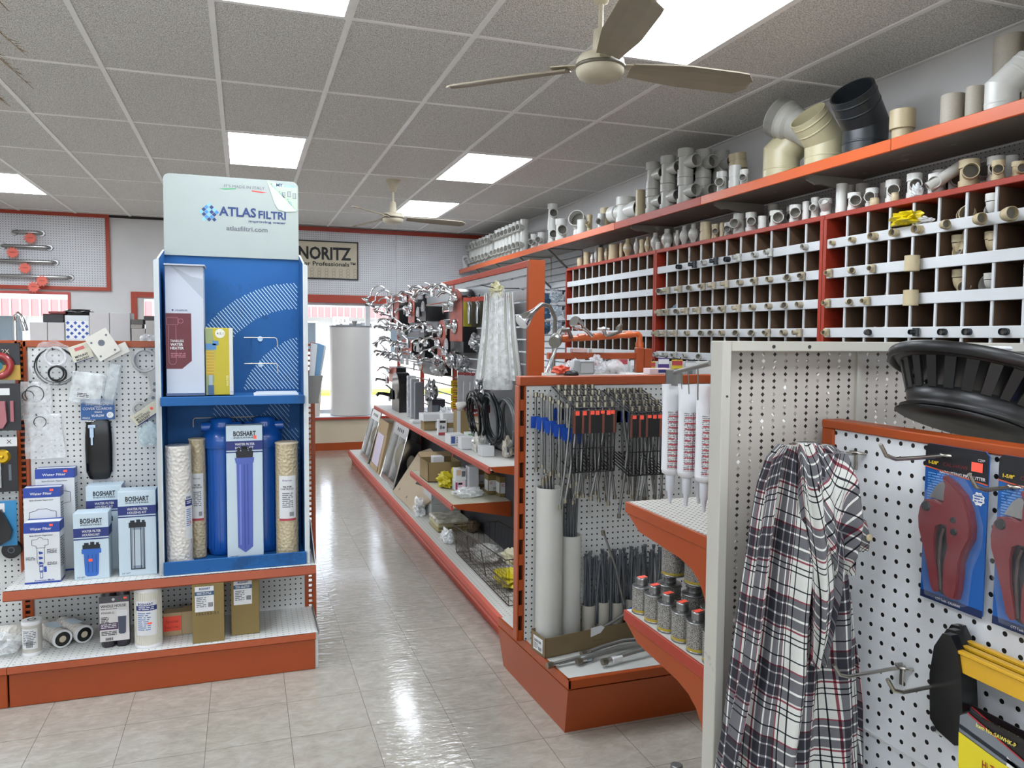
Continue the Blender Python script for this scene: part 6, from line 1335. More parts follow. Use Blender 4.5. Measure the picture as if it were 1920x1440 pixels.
def tap(kind, x, y, z, lb, s=1.0, mt=None):
    mt = mt or CHROME; t_ = thing('tap', lb, 'tap', (0, 0, 0), 'chrome taps on the tap display')
    if kind == 0:    # two handle basin tap
        part('base', MB().box(-.03, 0, -.055, .055, -.012, .012, mt, .006), t_)
        part('spout', MB().tube([(-.01, 0, .0), (-.03, 0, .035), (-.07, 0, .055), (-.11, 0, .045), (-.135, 0, .018)], [.013, .012, .011, .010, .011], mt, 10), t_)
        for q in (-1, 1): part('handle', MB().lathe([(.016, 0), (.014, .018), (.008, .024), (.010, .035)], mt, (-.015, .045*q, .01), (-.3, 0, 1), 12).tube([(-.022, .045*q, .042), (-.05, .06*q, .052)], .005, mt, 6), t_)
    elif kind == 1:  # domed shower valve with lever
        part('escutcheon', MB().lathe([(.055, 0), (.052, .010), (.03, .020), (.022, .022)], mt, (0, 0, 0), (-1, 0, 0), 22), t_)
        part('handle', MB().lathe([(.020, 0), (.018, .03), (.010, .045)], mt, (-.02, 0, 0), (-1, 0, 0), 14).tube([(-.05, 0, 0), (-.055, .02, -.035), (-.05, .03, -.06)], [.008, .007, .005], mt, 8), t_)
    elif kind == 2:  # lever kitchen tap with long spout
        part('body', MB().lathe([(.022, -.03), (.020, .02), (.016, .04)], mt, (-.03, 0, 0), (0, 0, 1), 14), t_)
        part('spout', MB().tube([(-.04, 0, 0), (-.10, -.005, .015), (-.135, -.01, .018), (-.15, -.012, .0)], [.015, .013, .012, .013], mt, 10), t_)
        part('handle', MB().tube([(-.03, 0, .04), (-.06, .03, .07), (-.07, .05, .075)], [.008, .006, .006], mt, 8), t_)
    else:            # shower arm and head
        part('arm', MB().tube([(0, 0, 0), (-.04, 0, .012), (-.08, 0, .0), (-.11, 0, -.03)], .008, mt, 8), t_)
        part('head', MB().lathe([(.010, 0), (.014, .01), (.034, .045), (.034, .052), (.028, .054)], mt, (-.108, 0, -.026), (-.65, 0, -.75), 18), t_)
    t_.location = (x, y, z); t_.scale = (s, s, s); return t_
TX = 1.465; KW = ['two-handle basin tap', 'round lever valve', 'long-spout lever tap', 'shower arm and head']
rows = [('top', [(8.26, 1.86, 3), (8.2, 1.78, 2), (7.95, 1.87, 0), (7.88, 1.74, 2), (7.5, 1.86, 3), (7.22, 1.86, 0), (7.13, 1.80, 1), (7.1, 1.73, 0), (6.75, 1.90, 2), (6.5, 1.90, 0), (6.25, 1.90, 3), (6.05, 1.88, 2), (5.86, 1.87, 0), (5.60, 1.86, 0), (5.56, 1.77, 1), (5.54, 1.61, 1), (5.46, 1.80, 0)]),
        ('second', [(8.3, 1.62, 2), (8.1, 1.66, 0), (7.92, 1.62, 2), (7.6, 1.64, 2), (7.3, 1.60, 2), (7.0, 1.58, 0), (6.7, 1.62, 3), (6.4, 1.60, 2), (6.15, 1.58, 0), (5.98, 1.58, 1), (5.95, 1.47, 0)]),
        ('third', [(8.32, 1.50, 3), (8.1, 1.47, 0), (7.9, 1.44, 0), (7.6, 1.43, 1), (7.35, 1.43, 0), (7.0, 1.46, 2), (6.68, 1.47, 1), (6.35, 1.46, 0), (6.1, 1.42, 3), (5.75, 1.40, 0)]),
        ('lowest', [(8.3, 1.36, 2), (8.1, 1.33, 2), (7.9, 1.32, 0), (8.2, 1.15, 0), (7.7, 1.30, 0), (8.1, 1.07, 2), (7.4, 1.30, 2), (6.9, 1.34, 0), (6.6, 1.30, 1), (6.0, 1.34, 2)])]
for rn, lst in rows:
    for k, (y, z, kd) in enumerate(lst): tap(kd, TX - .01*(k % 3), y, z, f"chrome {KW[kd]} in the {rn} row of taps, {ORD[k] if k < 16 else 'seventeenth'} from the far end", 1.05)
tap(2, 1.42, 7.62, .95, 'matt black spout on the tall black board on the shelf', 1.3, BLACKG)
for k, (y, z) in enumerate([(6.46, 1.70), (6.26, 1.74), (7.92, 1.58), (7.55, 1.55), (6.62, 1.40), (5.62, 1.44), (7.62, 1.36), (7.30, 1.27), (7.08, 1.27), (6.05, 1.25), (8.0, .86)]):
    x = 1.385 if k < 2 else 1.42; r = .062; t_ = thing('price_card', f"half-round grey price card on the tap display, {ORD[k]} by height and distance", 'price card', (x, y, z), 'half-round price cards')
    m = MB(); m.prism([(-r, 0), (r, 0)] + [(r*math.cos(a), .02 + r*math.sin(a)) for a in [PI*i/12 for i in range(13)]], (x, y, z), (0, 1, 0), (0, 0, 1), (.004, 0, 0), mat('#8e8c8f', .5)); F = Face(m, (x, y+.02, z+.02), (0, -1, 0), (0, 0, 1), .001); F.rect(.004, 0, .034, .028, WBOX); F.rect(.012, .006, .018, .022, INK, 2); part('card', m, t_)
# goosenecks at the far end
for k, (y, z, lb) in enumerate([(8.15, 1.93, 'tall gooseneck shower arm rising at the far end of the tap display'), (7.85, 1.87, 'lower gooseneck shower arm below the tallest one')]):
    t_ = thing('shower_spout', lb, 'shower arm', (1.46, y, z-.1), 'gooseneck shower arms'); r = .085
    part('arm', MB().tube([(1.43, y, z-.12)] + [(1.34 + r*math.cos(a), y, z + .04 + r*math.sin(a)) for a in [PI*i/10 for i in range(11)]] + [(1.255, y, z+.02), (1.22, y+.01, z-.0)], .0085, CHROME, 10), t_)
    part('head', MB().lathe([(.012, 0), (.02, .012), (.05, .03), (.05, .042), (.02, .044)], CHROME, (1.225, y+.01, z+.005), (-.5, 0, -.85), 20), t_)
# hanging packs
def hang(name, cat, lb, x, y, z0, z1, w, mt, deco=None, grp=None, tilt=0, bagm=None):
    t_ = thing(name, lb, cat, (x, y, z0), grp); m = MB().box(x-.001-w, x+.001, y-.002, y+.002, z0, z1, mt, .001)
    if deco: deco(Face(m, (x-.001-w, y-.002, z0), (1, 0, 0), (0, 0, 1), .001), w, z1-z0, m, x, y, z0)
    part('card', m, t_); part('hook', MB().tube([(x-w/2, y+.05, z1+.012), (x-w/2, y-.03, z1+.004), (x-w/2, y-.04, z1+.014)], .003, BLACK, 5), t_); return t_
for k in range(5): hang('blister_pack', 'blister pack', f'yellow and black chrome-tap pack hanging by the clear tubes, {ORD[k]} from the left', 1.44+.03*k, 4.90 - .09*k, 1.60, 1.79, .085, mat('#8d8225' if k in (0, 4) else '#3a3528', .4), lambda F, W, h, m, x, y, z: (F.rect(0, h*.85, W, h, mat('#a03a2a', .5)), m.tube([(x-.05, y-.012, z+.02), (x-.05, y-.012, z+.09), (x-.045, y-.014, z+.14), (x-.06, y-.018, z+.165)], [.010, .013, .016, .012], CHROME, 8)), 'yellow tap packs')
for k in range(4): hang('blister_pack', 'blister pack', f'grey pack with dark red foot hanging above the cable coils, {ORD[k]} from the left', 1.47+.025*k, 5.15 - .08*k, 1.03, 1.29, .085, mat('#9b9899', .4), lambda F, W, h, m, x, y, z: (F.rect(0, 0, W, h*.2, mat('#6e1b22', .5)), F.rect(0, h*.93, W, h, mat('#8a3a3a', .5)), m.tube([(x-.045, y-.010, z+.03), (x-.045, y-.010, z+.2)], .007, CHROME, 6), m.box(x-.065, x-.025, y-.016, y-.004, z+.02, z+.05, CHROME, .003)), 'grey and red packs')
for k in range(4): hang('yellow_carton', 'box', f'yellow printed pack on the slats behind the taps, {ORD[k]} from the top', 1.57, 5.75, 1.20-.055*k-.05, 1.20-.055*k, .075, mat('#c9a714', .4), lambda F, W, h, m, x, y, z: (F.rect(W*.2, h*.5, W*.8, h*.65, RED), F.rect(W*.2, h*.2, W*.7, h*.3, INK)), 'yellow packs on the slats')
for k, (y, z, s_) in enumerate([(5.95, 1.30, (.06, .08, .07)), (5.5, 1.36, (.05, .07, .05)), (5.25, 1.34, (.05, .06, .06)), (4.85, 1.22, (.03, .06, .10)), (4.9, 1.50, (.05, .06, .05)), (6.25, 1.08, (.05, .06, .09))]):
    o = one('wrapped_tap', MB().blob((1.45, y, z), s_, mat('#b4b5b7', .15, .85), 70+k, .4, flat=False), f'chrome part in shiny wrap hanging among the taps, {ORD[k]} of six', 'wrapped tap', 'shiny wrapped parts')
for k, y in enumerate((7.05, 6.9, 6.72)): one('tube_pack', MB().box(1.42, 1.50, y, y+.05, Z1, Z1+.38-.02*k, [film('#c9c9cf', .7), mat('#9a9a9e', .3), mat('#6b6b70', .3)][k], .006), f'tall narrow clear pack standing behind the black board, {ORD[k]} from the left', 'tube pack', 'tall narrow packs')
B(1.44, 1.55, 6.15, 6.32, Z1, .23, mat('#20222a', .35), 'dark tap box standing on the shelf below the price cards', lambda F, W, h, S, D: (F.disc(W*.6, h*.4, .012, WBOX), F.disc(W*.85, h*.4, .012, WBOX), F.rect(0, h*.3, W*.5, h*.8, GREYT)))
# bundle of long clear bags
t_ = thing('tube_bundle', 'hanging bundle of long clear bagged tubes before the tall orange post', 'bagged tubes', (1.44, 4.42, 1.2)); q = random.Random(4); m = MB()
for k in range(16):
    f_ = k/15; x = 1.38 + .13*f_; y = 4.52 - .16*f_; m.tube([(x+.01*(.5-f_), y, 1.80), (x + .02*(f_-.5), y-.01, 1.55), (x + .09*(f_-.45), y, 1.27 + .03*q.random())], [.004, .011, .012], [mat('#b9bab8', .25, .1), film('#d6d8d8', .8), mat('#9a9a92', .3)][k % 3], 7)
part('tubes', m, t_); part('bag', MB().lathe([(.035, .58), (.05, .5), (.075, .2), (.095, 0), (.09, -.03)], film('#e6e8e6', .35), (1.45, 4.45, 1.25), n=22), t_)
part('bag_top', MB().blob((1.44, 4.45, 1.82), (.035, .05, .04), film('#c9c49a', .6), 9, .5, flat=False), t_); part('hook', MB().tube([(1.58, 4.45, 1.83), (1.42, 4.43, 1.825), (1.33, 4.42, 1.84)], .003, BLACK, 6), t_)
# cable and hose coils
def coil(c, r, n, mt, w, lb, seed):
    q = random.Random(seed); t_ = thing('hose_coil', lb, 'hose coil', (c[0], c[1], c[2]-r), 'black hose coils')
    m = MB(); pts = []
    for k in range(n*24):
        a = 2*PI*k/24; rr = r*(1 + .09*math.sin(k*.13+seed)); pts.append((c[0] + .02*math.sin(k*.05) - .03*math.sin(a)*.6, c[1] - rr*math.cos(a), c[2] + rr*math.sin(a)*(1+.05*math.sin(k*.21))))
    m.tube(pts, w, mt, 7); part('hose', m, t_); part('end_fitting', MB().cyl((c[0]-.02, c[1]-.03, c[2]-r-.01), (c[0]-.03, c[1]-.07, c[2]-r-.04), .010, mt=CHROME, n=10), t_)
coil((1.43, 4.86, 1.02), .14, 5, BLACKG, .007, 'smaller coil of black hose hanging over the boxes', 1); coil((1.48, 4.66, 1.02), .15, 6, mat('#1d2326', .3), .008, 'larger coil of dark hose right of the smaller coil', 2); coil((1.53, 4.48, 1.01), .14, 4, mat('#5c5f60', .35), .008, 'grey hose coil behind the dark ones', 3)
one('spray_head', MB().lathe([(.012, 0), (.02, .02), (.032, .05), (.03, .065)], mat('#c4c0ba', .3), (1.40, 4.98, 1.09), (-.6, .3, -.3), 16), 'pale spray head hooked on the left of the hose coils', 'spray head')

# ------------------------------------------------------------------ end unit
EG = thing('end_display_unit', 'orange-framed peg board end unit holding braided hoses at the aisle end', 'shelving', (1.7, 3.0, 0))
m = MB(); bt = [(1.160, 2.695), (2.30, 2.695), (2.30, 3.35), (1.128, 3.35)]; tp = [(1.146, 2.635), (2.32, 2.635), (2.32, 3.35), (1.098, 3.35)]
A = [V((x, y, 0)) for x, y in bt]; Bp = [V((x, y, .195)) for x, y in tp]; m.add(A + Bp, [(0, 1, 5, 4), (1, 2, 6, 5), (2, 3, 7, 6), (3, 0, 4, 7), (4, 5, 6, 7)], ORANGE); part('kick_plate', m, EG)
m = MB(); m.box(1.146, 2.32, 2.632, 2.655, .200, .236, ORANGE, .002); m.prism([(2.632, 0), (3.35, 0), (3.35, .036), (2.632, .036)], (1.146, 0, .200), V((0, 1, 0)), (0, 0, 1), (.010, 0, 0), ORANGE)
for p in range(len(m.v)):
    if m.v[p].x < 1.16 and m.v[p].y > 3: m.v[p].x -= .046
part('deck_edge', m, EG)
part('base_deck', MB().add([(1.156, 2.655, .2355), (2.318, 2.655, .2355), (2.318, 3.34, .2355), (1.106, 3.34, .2355)], [(0, 1, 2, 3)], mat('#b9b9b4', .4, var=.1)), EG)
part('peg_panel', MB().box(1.115, 2.30, 3.055, 3.067, .236, 1.335, PEGW), EG); part('rear_panel', MB().box(1.115, 2.30, 3.085, 3.095, .236, 1.335, PEGW), EG)
part('top_rail', MB().box(1.09, 2.33, 3.045, 3.105, 1.330, 1.370, ORANGE, .003), EG); upright(EG, 1.102, 3.05, .236, 1.33, .034, .05, pitch=.11, back=True); upright(EG, 2.31, 3.05, .236, 1.33, .034, .05, pitch=.11, back=True)
# wire racks
BR_ = mat('#6e3a2c', .5)
def rack(x0, x1, yf, z, lb):
    t_ = thing('wire_rack', lb, 'wire rack', ((x0+x1)/2, 3.04, z-.27), 'black wire hose racks'); m = MB(); n = 12
    for i in range(n+1):
        x = x0 + (x1-x0)*i/n; m.tube([(x, 3.045, z+.07), (x-.012, yf, z), (x-.012, yf, z-.255), (x, 3.045, z-.20)], .0028, BLACK, 5)
    for y, dz in ((3.04, .07), ((3.04+yf)/2, .035), (yf, 0)): m.tube([(x0-.006, y, z+dz), (x1, y, z+dz)], .0025, BLACK, 5)
    m.tube([(x0-.012, yf-.002, z-.255), (x1-.012, yf-.002, z-.255)], .0028, BLACK, 5); m.tube([(x0-.012, yf-.002, z-.16), (x1-.012, yf-.002, z-.16)], .002, BLACK, 5)
    part('wires', m, t_); m = MB().box(x0-.014, x1-.010, yf-.010, yf-.005, z-.10, z-.008, BLACK, .001); F = Face(m, (x0-.014, yf-.010, z-.10), (1, 0, 0), (0, 0, 1), .001); W = x1-x0
    for f_ in (.0, .2, .36, .68, .94): F.rect(W*f_, 0, W*f_+.010, .092, BR_)
    part('front_plate', m, t_); m = MB(); F = Face(m, (x0-.014, yf-.0112, z-.10), (1, 0, 0), (0, 0, 1), .001); q = random.Random(int(x0*100))
    for f_ in (.05, .22, .40, .52, .64, .78, .88): F.rect(W*f_, .072+.006*q.random(), W*f_+.017, .090, PRICE)
    part('price_stickers', m, t_)
rack(1.235, 1.42, 2.80, 1.255, 'left black wire rack of braided hoses on the end unit'); rack(1.47, 1.665, 2.77, 1.235, 'right black wire rack of braided hoses on the end unit')
BRAID = mat('#8f8f8d', .35, .8, var=.25, scale=300); NUT = mat('#8f897b', .32, .9)
HP = None
def hose(x, y, zt, L, bend, lb, tagged=False, grp='braided hoses hanging in the racks'):
    t_ = thing('braided_hose', lb, 'hose', (0, 0, 0), grp)
    part('tube', MB().tube([(0, 0, 0), (0, 0, -.06), (bend*.2, -.004, -L*.35), (bend*.6, -.008, -L*.7), (bend, -.004, -L)], .0055, BRAID, 7), t_)
    part('top_nut', MB().cyl((0, 0, -.004), (0, 0, .014), .0105, mt=NUT, n=8, smooth=False), t_); part('bottom_nut', MB().cyl((bend, -.004, -L-.016), (bend, -.004, -L), .0085, mt=NUT, n=8, smooth=False), t_)
    if tagged: part('paper_tag', MB().box(-.024, .026, -.009, -.0075, -.135, -.085, mat('#1747a5', .45)), t_, 'blue paper tag')
    t_.location = (x, y, zt); return t_
q = random.Random(9); k = 0
for i in range(5):
    for j in range(2): hose(1.150 + .026*i + .006*j, 3.02 - .05*j - .03*i, 1.290 - .012*i, .29 - .02*j + .03*q.random(), .004, f'short braided hose left of the racks, {ORD[i*2+j]} one', True, 'short hoses with blue tags')
for r_, (x0, yf, z, nn) in enumerate(((1.245, 2.815, 1.262, 6), (1.475, 2.785, 1.245, 6))):
    c = 0
    for i in range(nn):
        for j in range(4):
            t_f = j/3; y = 3.0 + (yf - 3.0)*t_f; zt = z + .06*(1-t_f)
            hose(x0 + .0308*i + .003*(j % 2), y, zt, .34 + .12*q.random(), (q.random()-.5)*.12, f"braided hose in the {'left' if r_ == 0 else 'right'} rack, {ORD[i]} slot, {ORD[j]} from the back", j == 0 and i < 4)
            c += 1
# pipes used as holders
def holder(x, y, r, z1, lb, n=28): 
    m = MB(); hollow(m, (x, y, .237), (x, y, z1), r, r, .004, PVCG if r > .04 else mat('#aaa69a', .5), .3 if z1 > .6 else .12, n); return one('pipe_holder', m, lb, 'pipe holder', 'plastic pipes used as holders')
holder(1.192, 2.955, .056, .915, 'tallest wide grey pipe standing at the left of the end unit'); holder(1.300, 2.985, .048, .70, 'shorter wide grey pipe beside the tallest one')
for i in range(6): o = holder(1.392 + .067*i, 2.99, .031, .385 + .008*(i % 2), f'narrow short pipe holding grey supply tubes, {ORD[i]} from the left', 18)
for i in range(4): x = 1.17+.014*i; one('supply_tube', MB().tube([(x, 2.95, .64), (x-.012, 2.945, .93+.01*i)], .007, BRAID, 6).cyl((x-.012, 2.945, .93+.01*i), (x-.013, 2.945, .955+.01*i), .010, mt=NUT, n=8), f'braided hose end sticking out of the tallest pipe, {ORD[i]} one', 'hose', 'hose ends in the tall pipes')
for i in range(5): x = 1.285+.008*i; one('supply_tube', MB().tube([(x, 2.98, .5), (x+.008*(i-2), 2.99, .83+.07*(i % 3))], .006, mat('#4a4d50', .4), 6), f'dark tube rising from the shorter wide pipe, {ORD[i]} one', 'hose', 'dark tubes in the shorter pipe')
GT = mat('#53575c', .4, var=.15)
for i in range(42):
    x = 1.372 + .0088*i; lean = .02*math.sin(i*1.7); y = 2.985 + .018*math.sin(i*2.3); zt = .585 + .02*math.sin(i*.9) + .010*(i/42)
    m = MB().tube([(x, y, .30), (x + lean*.4, y, .45), (x + lean, y, zt)], .0052, GT, 6, False); m.cyl((x+lean, y, zt-.004), (x+lean*1.05, y, zt+.012), .0062, .0095, GT, 7)
    one('supply_tube', m, 'grey plastic supply tube standing in the short pipes on the end unit', 'supply tube', 'grey supply tubes in the short pipes')
one('supply_tube', MB().tube([(1.53, 2.93, .39), (1.49, 2.93, .55), (1.43, 2.93, .71)], .005, BRAID, 6).cyl((1.43, 2.93, .70), (1.425, 2.93, .72), .009, mt=NUT, n=8), 'long thin metal supply tube leaning left above the grey ones', 'supply tube')
# open carton and loose hoses on the deck
Mx = Matrix.Translation((1.135, 2.845, .237)) @ Matrix.Rotation(.16, 4, 'Z'); t_ = thing('open_carton', 'long open brown carton lying on the deck of the end unit', 'box', (1.135, 2.845, .237))
KB = mat('#6f5e42', .75, var=.1); m = MB(); L, W, h = .58, .115, .082
for a in ((0, L, 0, .003, 0, h), (0, L, W-.003, W, 0, h*1.05), (0, .003, 0, W, 0, h), (L-.003, L, 0, W, 0, h), (0, L, 0, W, 0, .003)): m.box(*a, KB, M=Mx)
part('tray', m, t_)
m = MB(); F = Face(m, Mx @ V((0, W*.82, .012)), Mx.to_3x3() @ V((0, -1, 0)), (0, 0, 1), .001); F.rect(0, 0, .075, .058, WBOX); F.text('225128', .008, .036, .055, .010, INK, bold=True); F.small(.008, .030, .03, 4, .006, INK); F.barcode(.042, .006, .026, .014, INK)
part('label', m, t_); m = MB(); F = Face(m, Mx @ V((.22, 0, .03)), Mx.to_3x3() @ V((1, 0, 0)), (0, 0, 1), .001); F.poly([(0, .02), (.05, .03), (.07, .05), (.05, .062), (0, .058)], WBOX); F.text('Tomorr', .01, .0, .05, .007, INK); part('label', m, t_)
t_ = thing('braided_hose', 'braided hose with blue end leaning out of the open carton', 'hose', (1.45, 2.9, .30)); part('tube', MB().tube([(1.34, 2.90, .28), (1.45, 2.91, .32), (1.55, 2.92, .36)], .007, BRAID, 8), t_); part('end_fitting', MB().tube([(1.545, 2.92, .355), (1.60, 2.925, .375)], .014, mat('#1c4fae', .35), 10), t_, 'blue plastic end')
for k, (a, b_, c, lb) in enumerate([((1.120, 2.755), (1.38, 2.78), (1.66, 2.80), 'braided hose lying at the front left of the deck, long one'), ((1.24, 2.745), (1.45, 2.80), (1.68, 2.80), 'braided hose lying behind the long one on the deck'), ((1.33, 2.70), (1.52, 2.735), (1.70, 2.76), 'braided hose lying nearest the front edge of the deck'), ((1.28, 2.79), (1.48, 2.835), (1.70, 2.79), 'braided hose lying against the open carton')]):
    t_ = thing('braided_hose', lb, 'hose', (a[0], a[1], .237), 'loose braided hoses on the deck'); z = .250 + .004*k
    part('tube', MB().tube([(a[0], a[1], z), ((a[0]+b_[0])/2, (a[1]+b_[1])/2+.005, z+.006), (b_[0], b_[1], z+.012), ((b_[0]+c[0])/2, (b_[1]+c[1])/2+.01, z+.012), (c[0], c[1], z+.006)], .0085, BRAID, 8), t_)
    d = (V((b_[0]-a[0], b_[1]-a[1], 0))).normalized(); p = V((a[0], a[1], z)); part('end_nut', MB().cyl(p-d*.012, p+d*.012, .013, mt=NUT, n=6, smooth=False).cyl(p+d*.012, p+d*.035, .009, mt=CHROME, n=10), t_)
    if k in (0, 2): part('tag', MB().box(-.025, .025, -.011, .011, -.011, .011, [BX, 0, WBOX][k], .003, M=Matrix.Translation(p + d*(.16 if k == 0 else .06)) @ Matrix.Rotation(math.atan2(d.y, d.x), 4, 'Z')), t_)
# things on top and behind the end unit
t_ = thing('shower_pipe_display', 'orange painted pipe and wood frame carrying shower arms behind the end unit', 'display', (1.6, 3.3, 1.371)); OP_ = mat('#b8531c', .35, var=.08, coat=.2)
part('wood_rail', MB().box(1.31, 1.77, 3.28, 3.31, 1.435, 1.465, ORANGE, .003), t_); part('wood_post', MB().box(1.755, 1.795, 3.27, 3.30, 1.371, 1.49, ORANGE, .003).box(1.797, 1.835, 3.27, 3.31, 1.371, 1.485, ORANGE, .003), t_)
part('wood_foot', MB().box(1.30, 1.84, 3.112, 3.34, 1.355, 1.3705, WHITE_W), t_)
m = MB().tube([(1.34, 3.30, 1.525), (1.55, 3.295, 1.535), (1.755, 3.29, 1.552)], .013, OP_, 12); m.tube([(1.752, 3.29, 1.552), (1.768, 3.29, 1.553), (1.777, 3.29, 1.545), (1.778, 3.29, 1.53), (1.778, 3.29, 1.49)], .014, OP_, 12)
for x in (1.40, 1.48, 1.56, 1.64, 1.72): m.cyl((x-.018, 3.297, 1.524+(x-1.34)*.065), (x+.018, 3.297, 1.527+(x-1.34)*.065), .0175, mt=OP_, n=14)
m.cyl((1.778, 3.29, 1.49), (1.778, 3.29, 1.515), .019, mt=OP_, n=14); part('pipe', m, t_)
for k, (pts, lb, hd_) in enumerate([([(1.60, 3.26, 1.545), (1.63, 3.2, 1.565), (1.58, 3.1, 1.59), (1.54, 3.05, 1.575)], 'bare bent shower arm at the right of the orange pipe', 0), ([(1.42, 3.28, 1.535), (1.37, 3.2, 1.57), (1.30, 3.12, 1.565), (1.26, 3.06, 1.535)], 'brushed shower arm with round head in front of the orange pipe', 1), ([(1.53, 3.29, 1.54), (1.50, 3.28, 1.565), (1.46, 3.26, 1.585)], 'short shower arm with fluted head on the orange pipe', 2), ([(1.34, 3.30, 1.37), (1.345, 3.30, 1.55), (1.34, 3.28, 1.62), (1.30, 3.25, 1.675), (1.25, 3.22, 1.68), (1.20, 3.18, 1.65)], 'tall shower arm with conical head left of the orange pipe', 3), ([(1.30, 3.28, 1.375), (1.33, 3.28, 1.45), (1.36, 3.29, 1.52)], 'low shower arm tied to the left end of the orange pipe', 0), ([(1.60, 3.29, 1.54), (1.585, 3.285, 1.575)], 'chrome cross valve handle on the orange pipe', 4)]):
    t_ = thing('shower_spout', lb, 'shower arm', pts[0], 'shower arms on the orange pipe'); mt = GALV if k in (0, 1, 3) else CHROME
    part('arm', MB().tube(pts, .0095, mt, 10), t_); e = V(pts[-1]); d = (V(pts[-1])-V(pts[-2])).normalized()
    if hd_ in (1, 2): part('head', MB().lathe([(.012, 0), (.024, .015), (.028, .05), (.026, .062)], mt, e - d*.005, d, 20), t_)
    if hd_ == 3: part('head', MB().lathe([(.010, 0), (.014, .02), (.036, .085), (.033, .09)], CHROME, e - d*.004, V((-.75, -.2, -.6)), 20), t_)
    if hd_ == 4: part('handle', MB().tube([e + V((-.03, 0, 0)), e + V((.03, 0, 0))], .006, CHROME, 8).tube([e + V((0, -.03, 0)), e + V((0, .03, 0))], .006, CHROME, 8).sphere(e, .012, CHROME), t_)
def small(m, name, lb, cat): return one(name, m, lb, cat, 'small goods on top of the end unit')
ZT2 = 1.3710
m = MB().box(1.40, 1.475, 3.14, 3.20, ZT2, ZT2+.062, mat('#7f8384', .4), .004); F = Face(m, (1.40, 3.14, ZT2), (1, 0, 0), (0, 0, 1)); F.rect(.008, .008, .067, .05, mat('#9fa3a3', .4)); small(m, 'junction_box', 'grey square junction box on top of the end unit', 'junction box')
m = MB().sphere((1.60, 3.2, ZT2+.012), .055, film('#e7e3e4', .4), 22, 12, (1, .8, 1)); small(m, 'plastic_dome', 'domed clear pack on top of the end unit', 'pack')
m = MB().cyl((1.60, 3.2, ZT2), (1.60, 3.2, ZT2+.03), .03, .02, BLACK, 16); small(m, 'black_plug', 'black rubber plug inside the domed clear pack', 'plug')
m = MB().box(1.74, 1.85, 3.12, 3.18, ZT2, ZT2+.026, mat('#c9b5b6', .5), .002); F = Face(m, (1.74, 3.12, ZT2), (1, 0, 0), (0, 0, 1)); F.rect(.045, .006, .10, .02, NAVY); small(m, 'carton', 'low pink and white box at the right on the end unit', 'box')
small(MB().blob((1.32, 3.15, ZT2+.018), (.04, .03, .02), mat('#c9553d', .5), 81, .4), 'price_tag_wad', 'crumpled orange price tags on top of the end unit', 'tags')
small(MB().lathe([(.03, 0), (.034, .004), (.026, .016), (.01, .02)], BLACK, (1.345, 3.10, ZT2), n=18), 'rubber_stopper', 'flat black plastic stopper on the orange top rail', 'stopper')
small(MB().blob((1.42, 3.26, ZT2+.03), (.035, .03, .03), film('#e8e8ea', .5), 83, .4), 'plastic_bag', 'clear bag with red label behind the junction box', 'bag')
small(MB().blob((1.51, 3.2, ZT2+.04), (.035, .04, .04), film('#d9dadd', .5), 84, .4), 'plastic_bag', 'clear bag between junction box and domed pack', 'bag')
m = MB().box(1.43, 1.50, 3.275, 3.315, 1.4655, 1.485, mat('#c9a9a6', .5), .002); small(m, 'carton', 'pale pink box lying on the orange wood rail', 'box')
small(MB().lathe([(.035, 0), (.035, .018)], WBOX, (1.555, 3.295, 1.4655), n=24), 'tape_roll', 'white tape roll lying on the orange wood rail', 'tape')
t_ = thing('hook_panel', 'row of clear and coloured packs hanging on black hooks behind the end unit', 'hook rail', (1.75, 3.9, 1.2)); part('rail', MB().box(1.72, 2.7, 4.0, 4.012, 1.05, 1.40, WHITE_P), t_)
for k in range(9): hang('parts_bag', 'bag', f'small {"clear" if k < 5 else "yellow and purple"} pack on the hooks behind the end unit, {ORD[k]} from the left', 1.80+.09*k, 3.97, 1.28, 1.42-.01*(k % 3), .07, film('#cfd2d4', .7) if k < 5 else mat(['#b9a52a', '#4d3a78', '#c9b03a', '#8a8d90'][k-5], .4), (lambda F, W, h, m, x, y, z: (F.rect(0, h*.75, W, h*.95, [WBOX, RED, BX][int(x*50) % 3]), F.rect(W*.2, h*.3, W*.7, h*.6, GREYT))), 'packs hanging behind the end unit')
# blue packs on the slat wall
for k in range(18):
    y = 7.45 + .34*(k % 6); z = 2.05 - .17*(k//6) - .02*(k % 2)
    t_ = thing('parts_bag', f'blue carded pack on the slat wall, {["top", "middle", "lowest"][k//6]} row, {ORD[k % 6]} from the right', 'bag', (3.36, y, z-.1), 'blue packs on the slat wall'); part('hook', MB().tube([(3.455, y, z+.02), (3.22, y, z+.01), (3.20, y, z+.03)], .003, BLACK, 5), t_)
    part('pack', MB().blob((3.33, y, z-.05), (.07, .07, .06), [mat('#32556e', .4), mat('#8d9296', .3), film('#b9c4cc', .6)][k % 3], 90+k, .35, 2, 12, 8, False), t_); part('card', MB().box(3.26, 3.40, y-.004, y, z-.03, z+.012, [mat('#2f6591', .4), WBOX, mat('#3c3c40', .4)][(k*2) % 3]), t_)
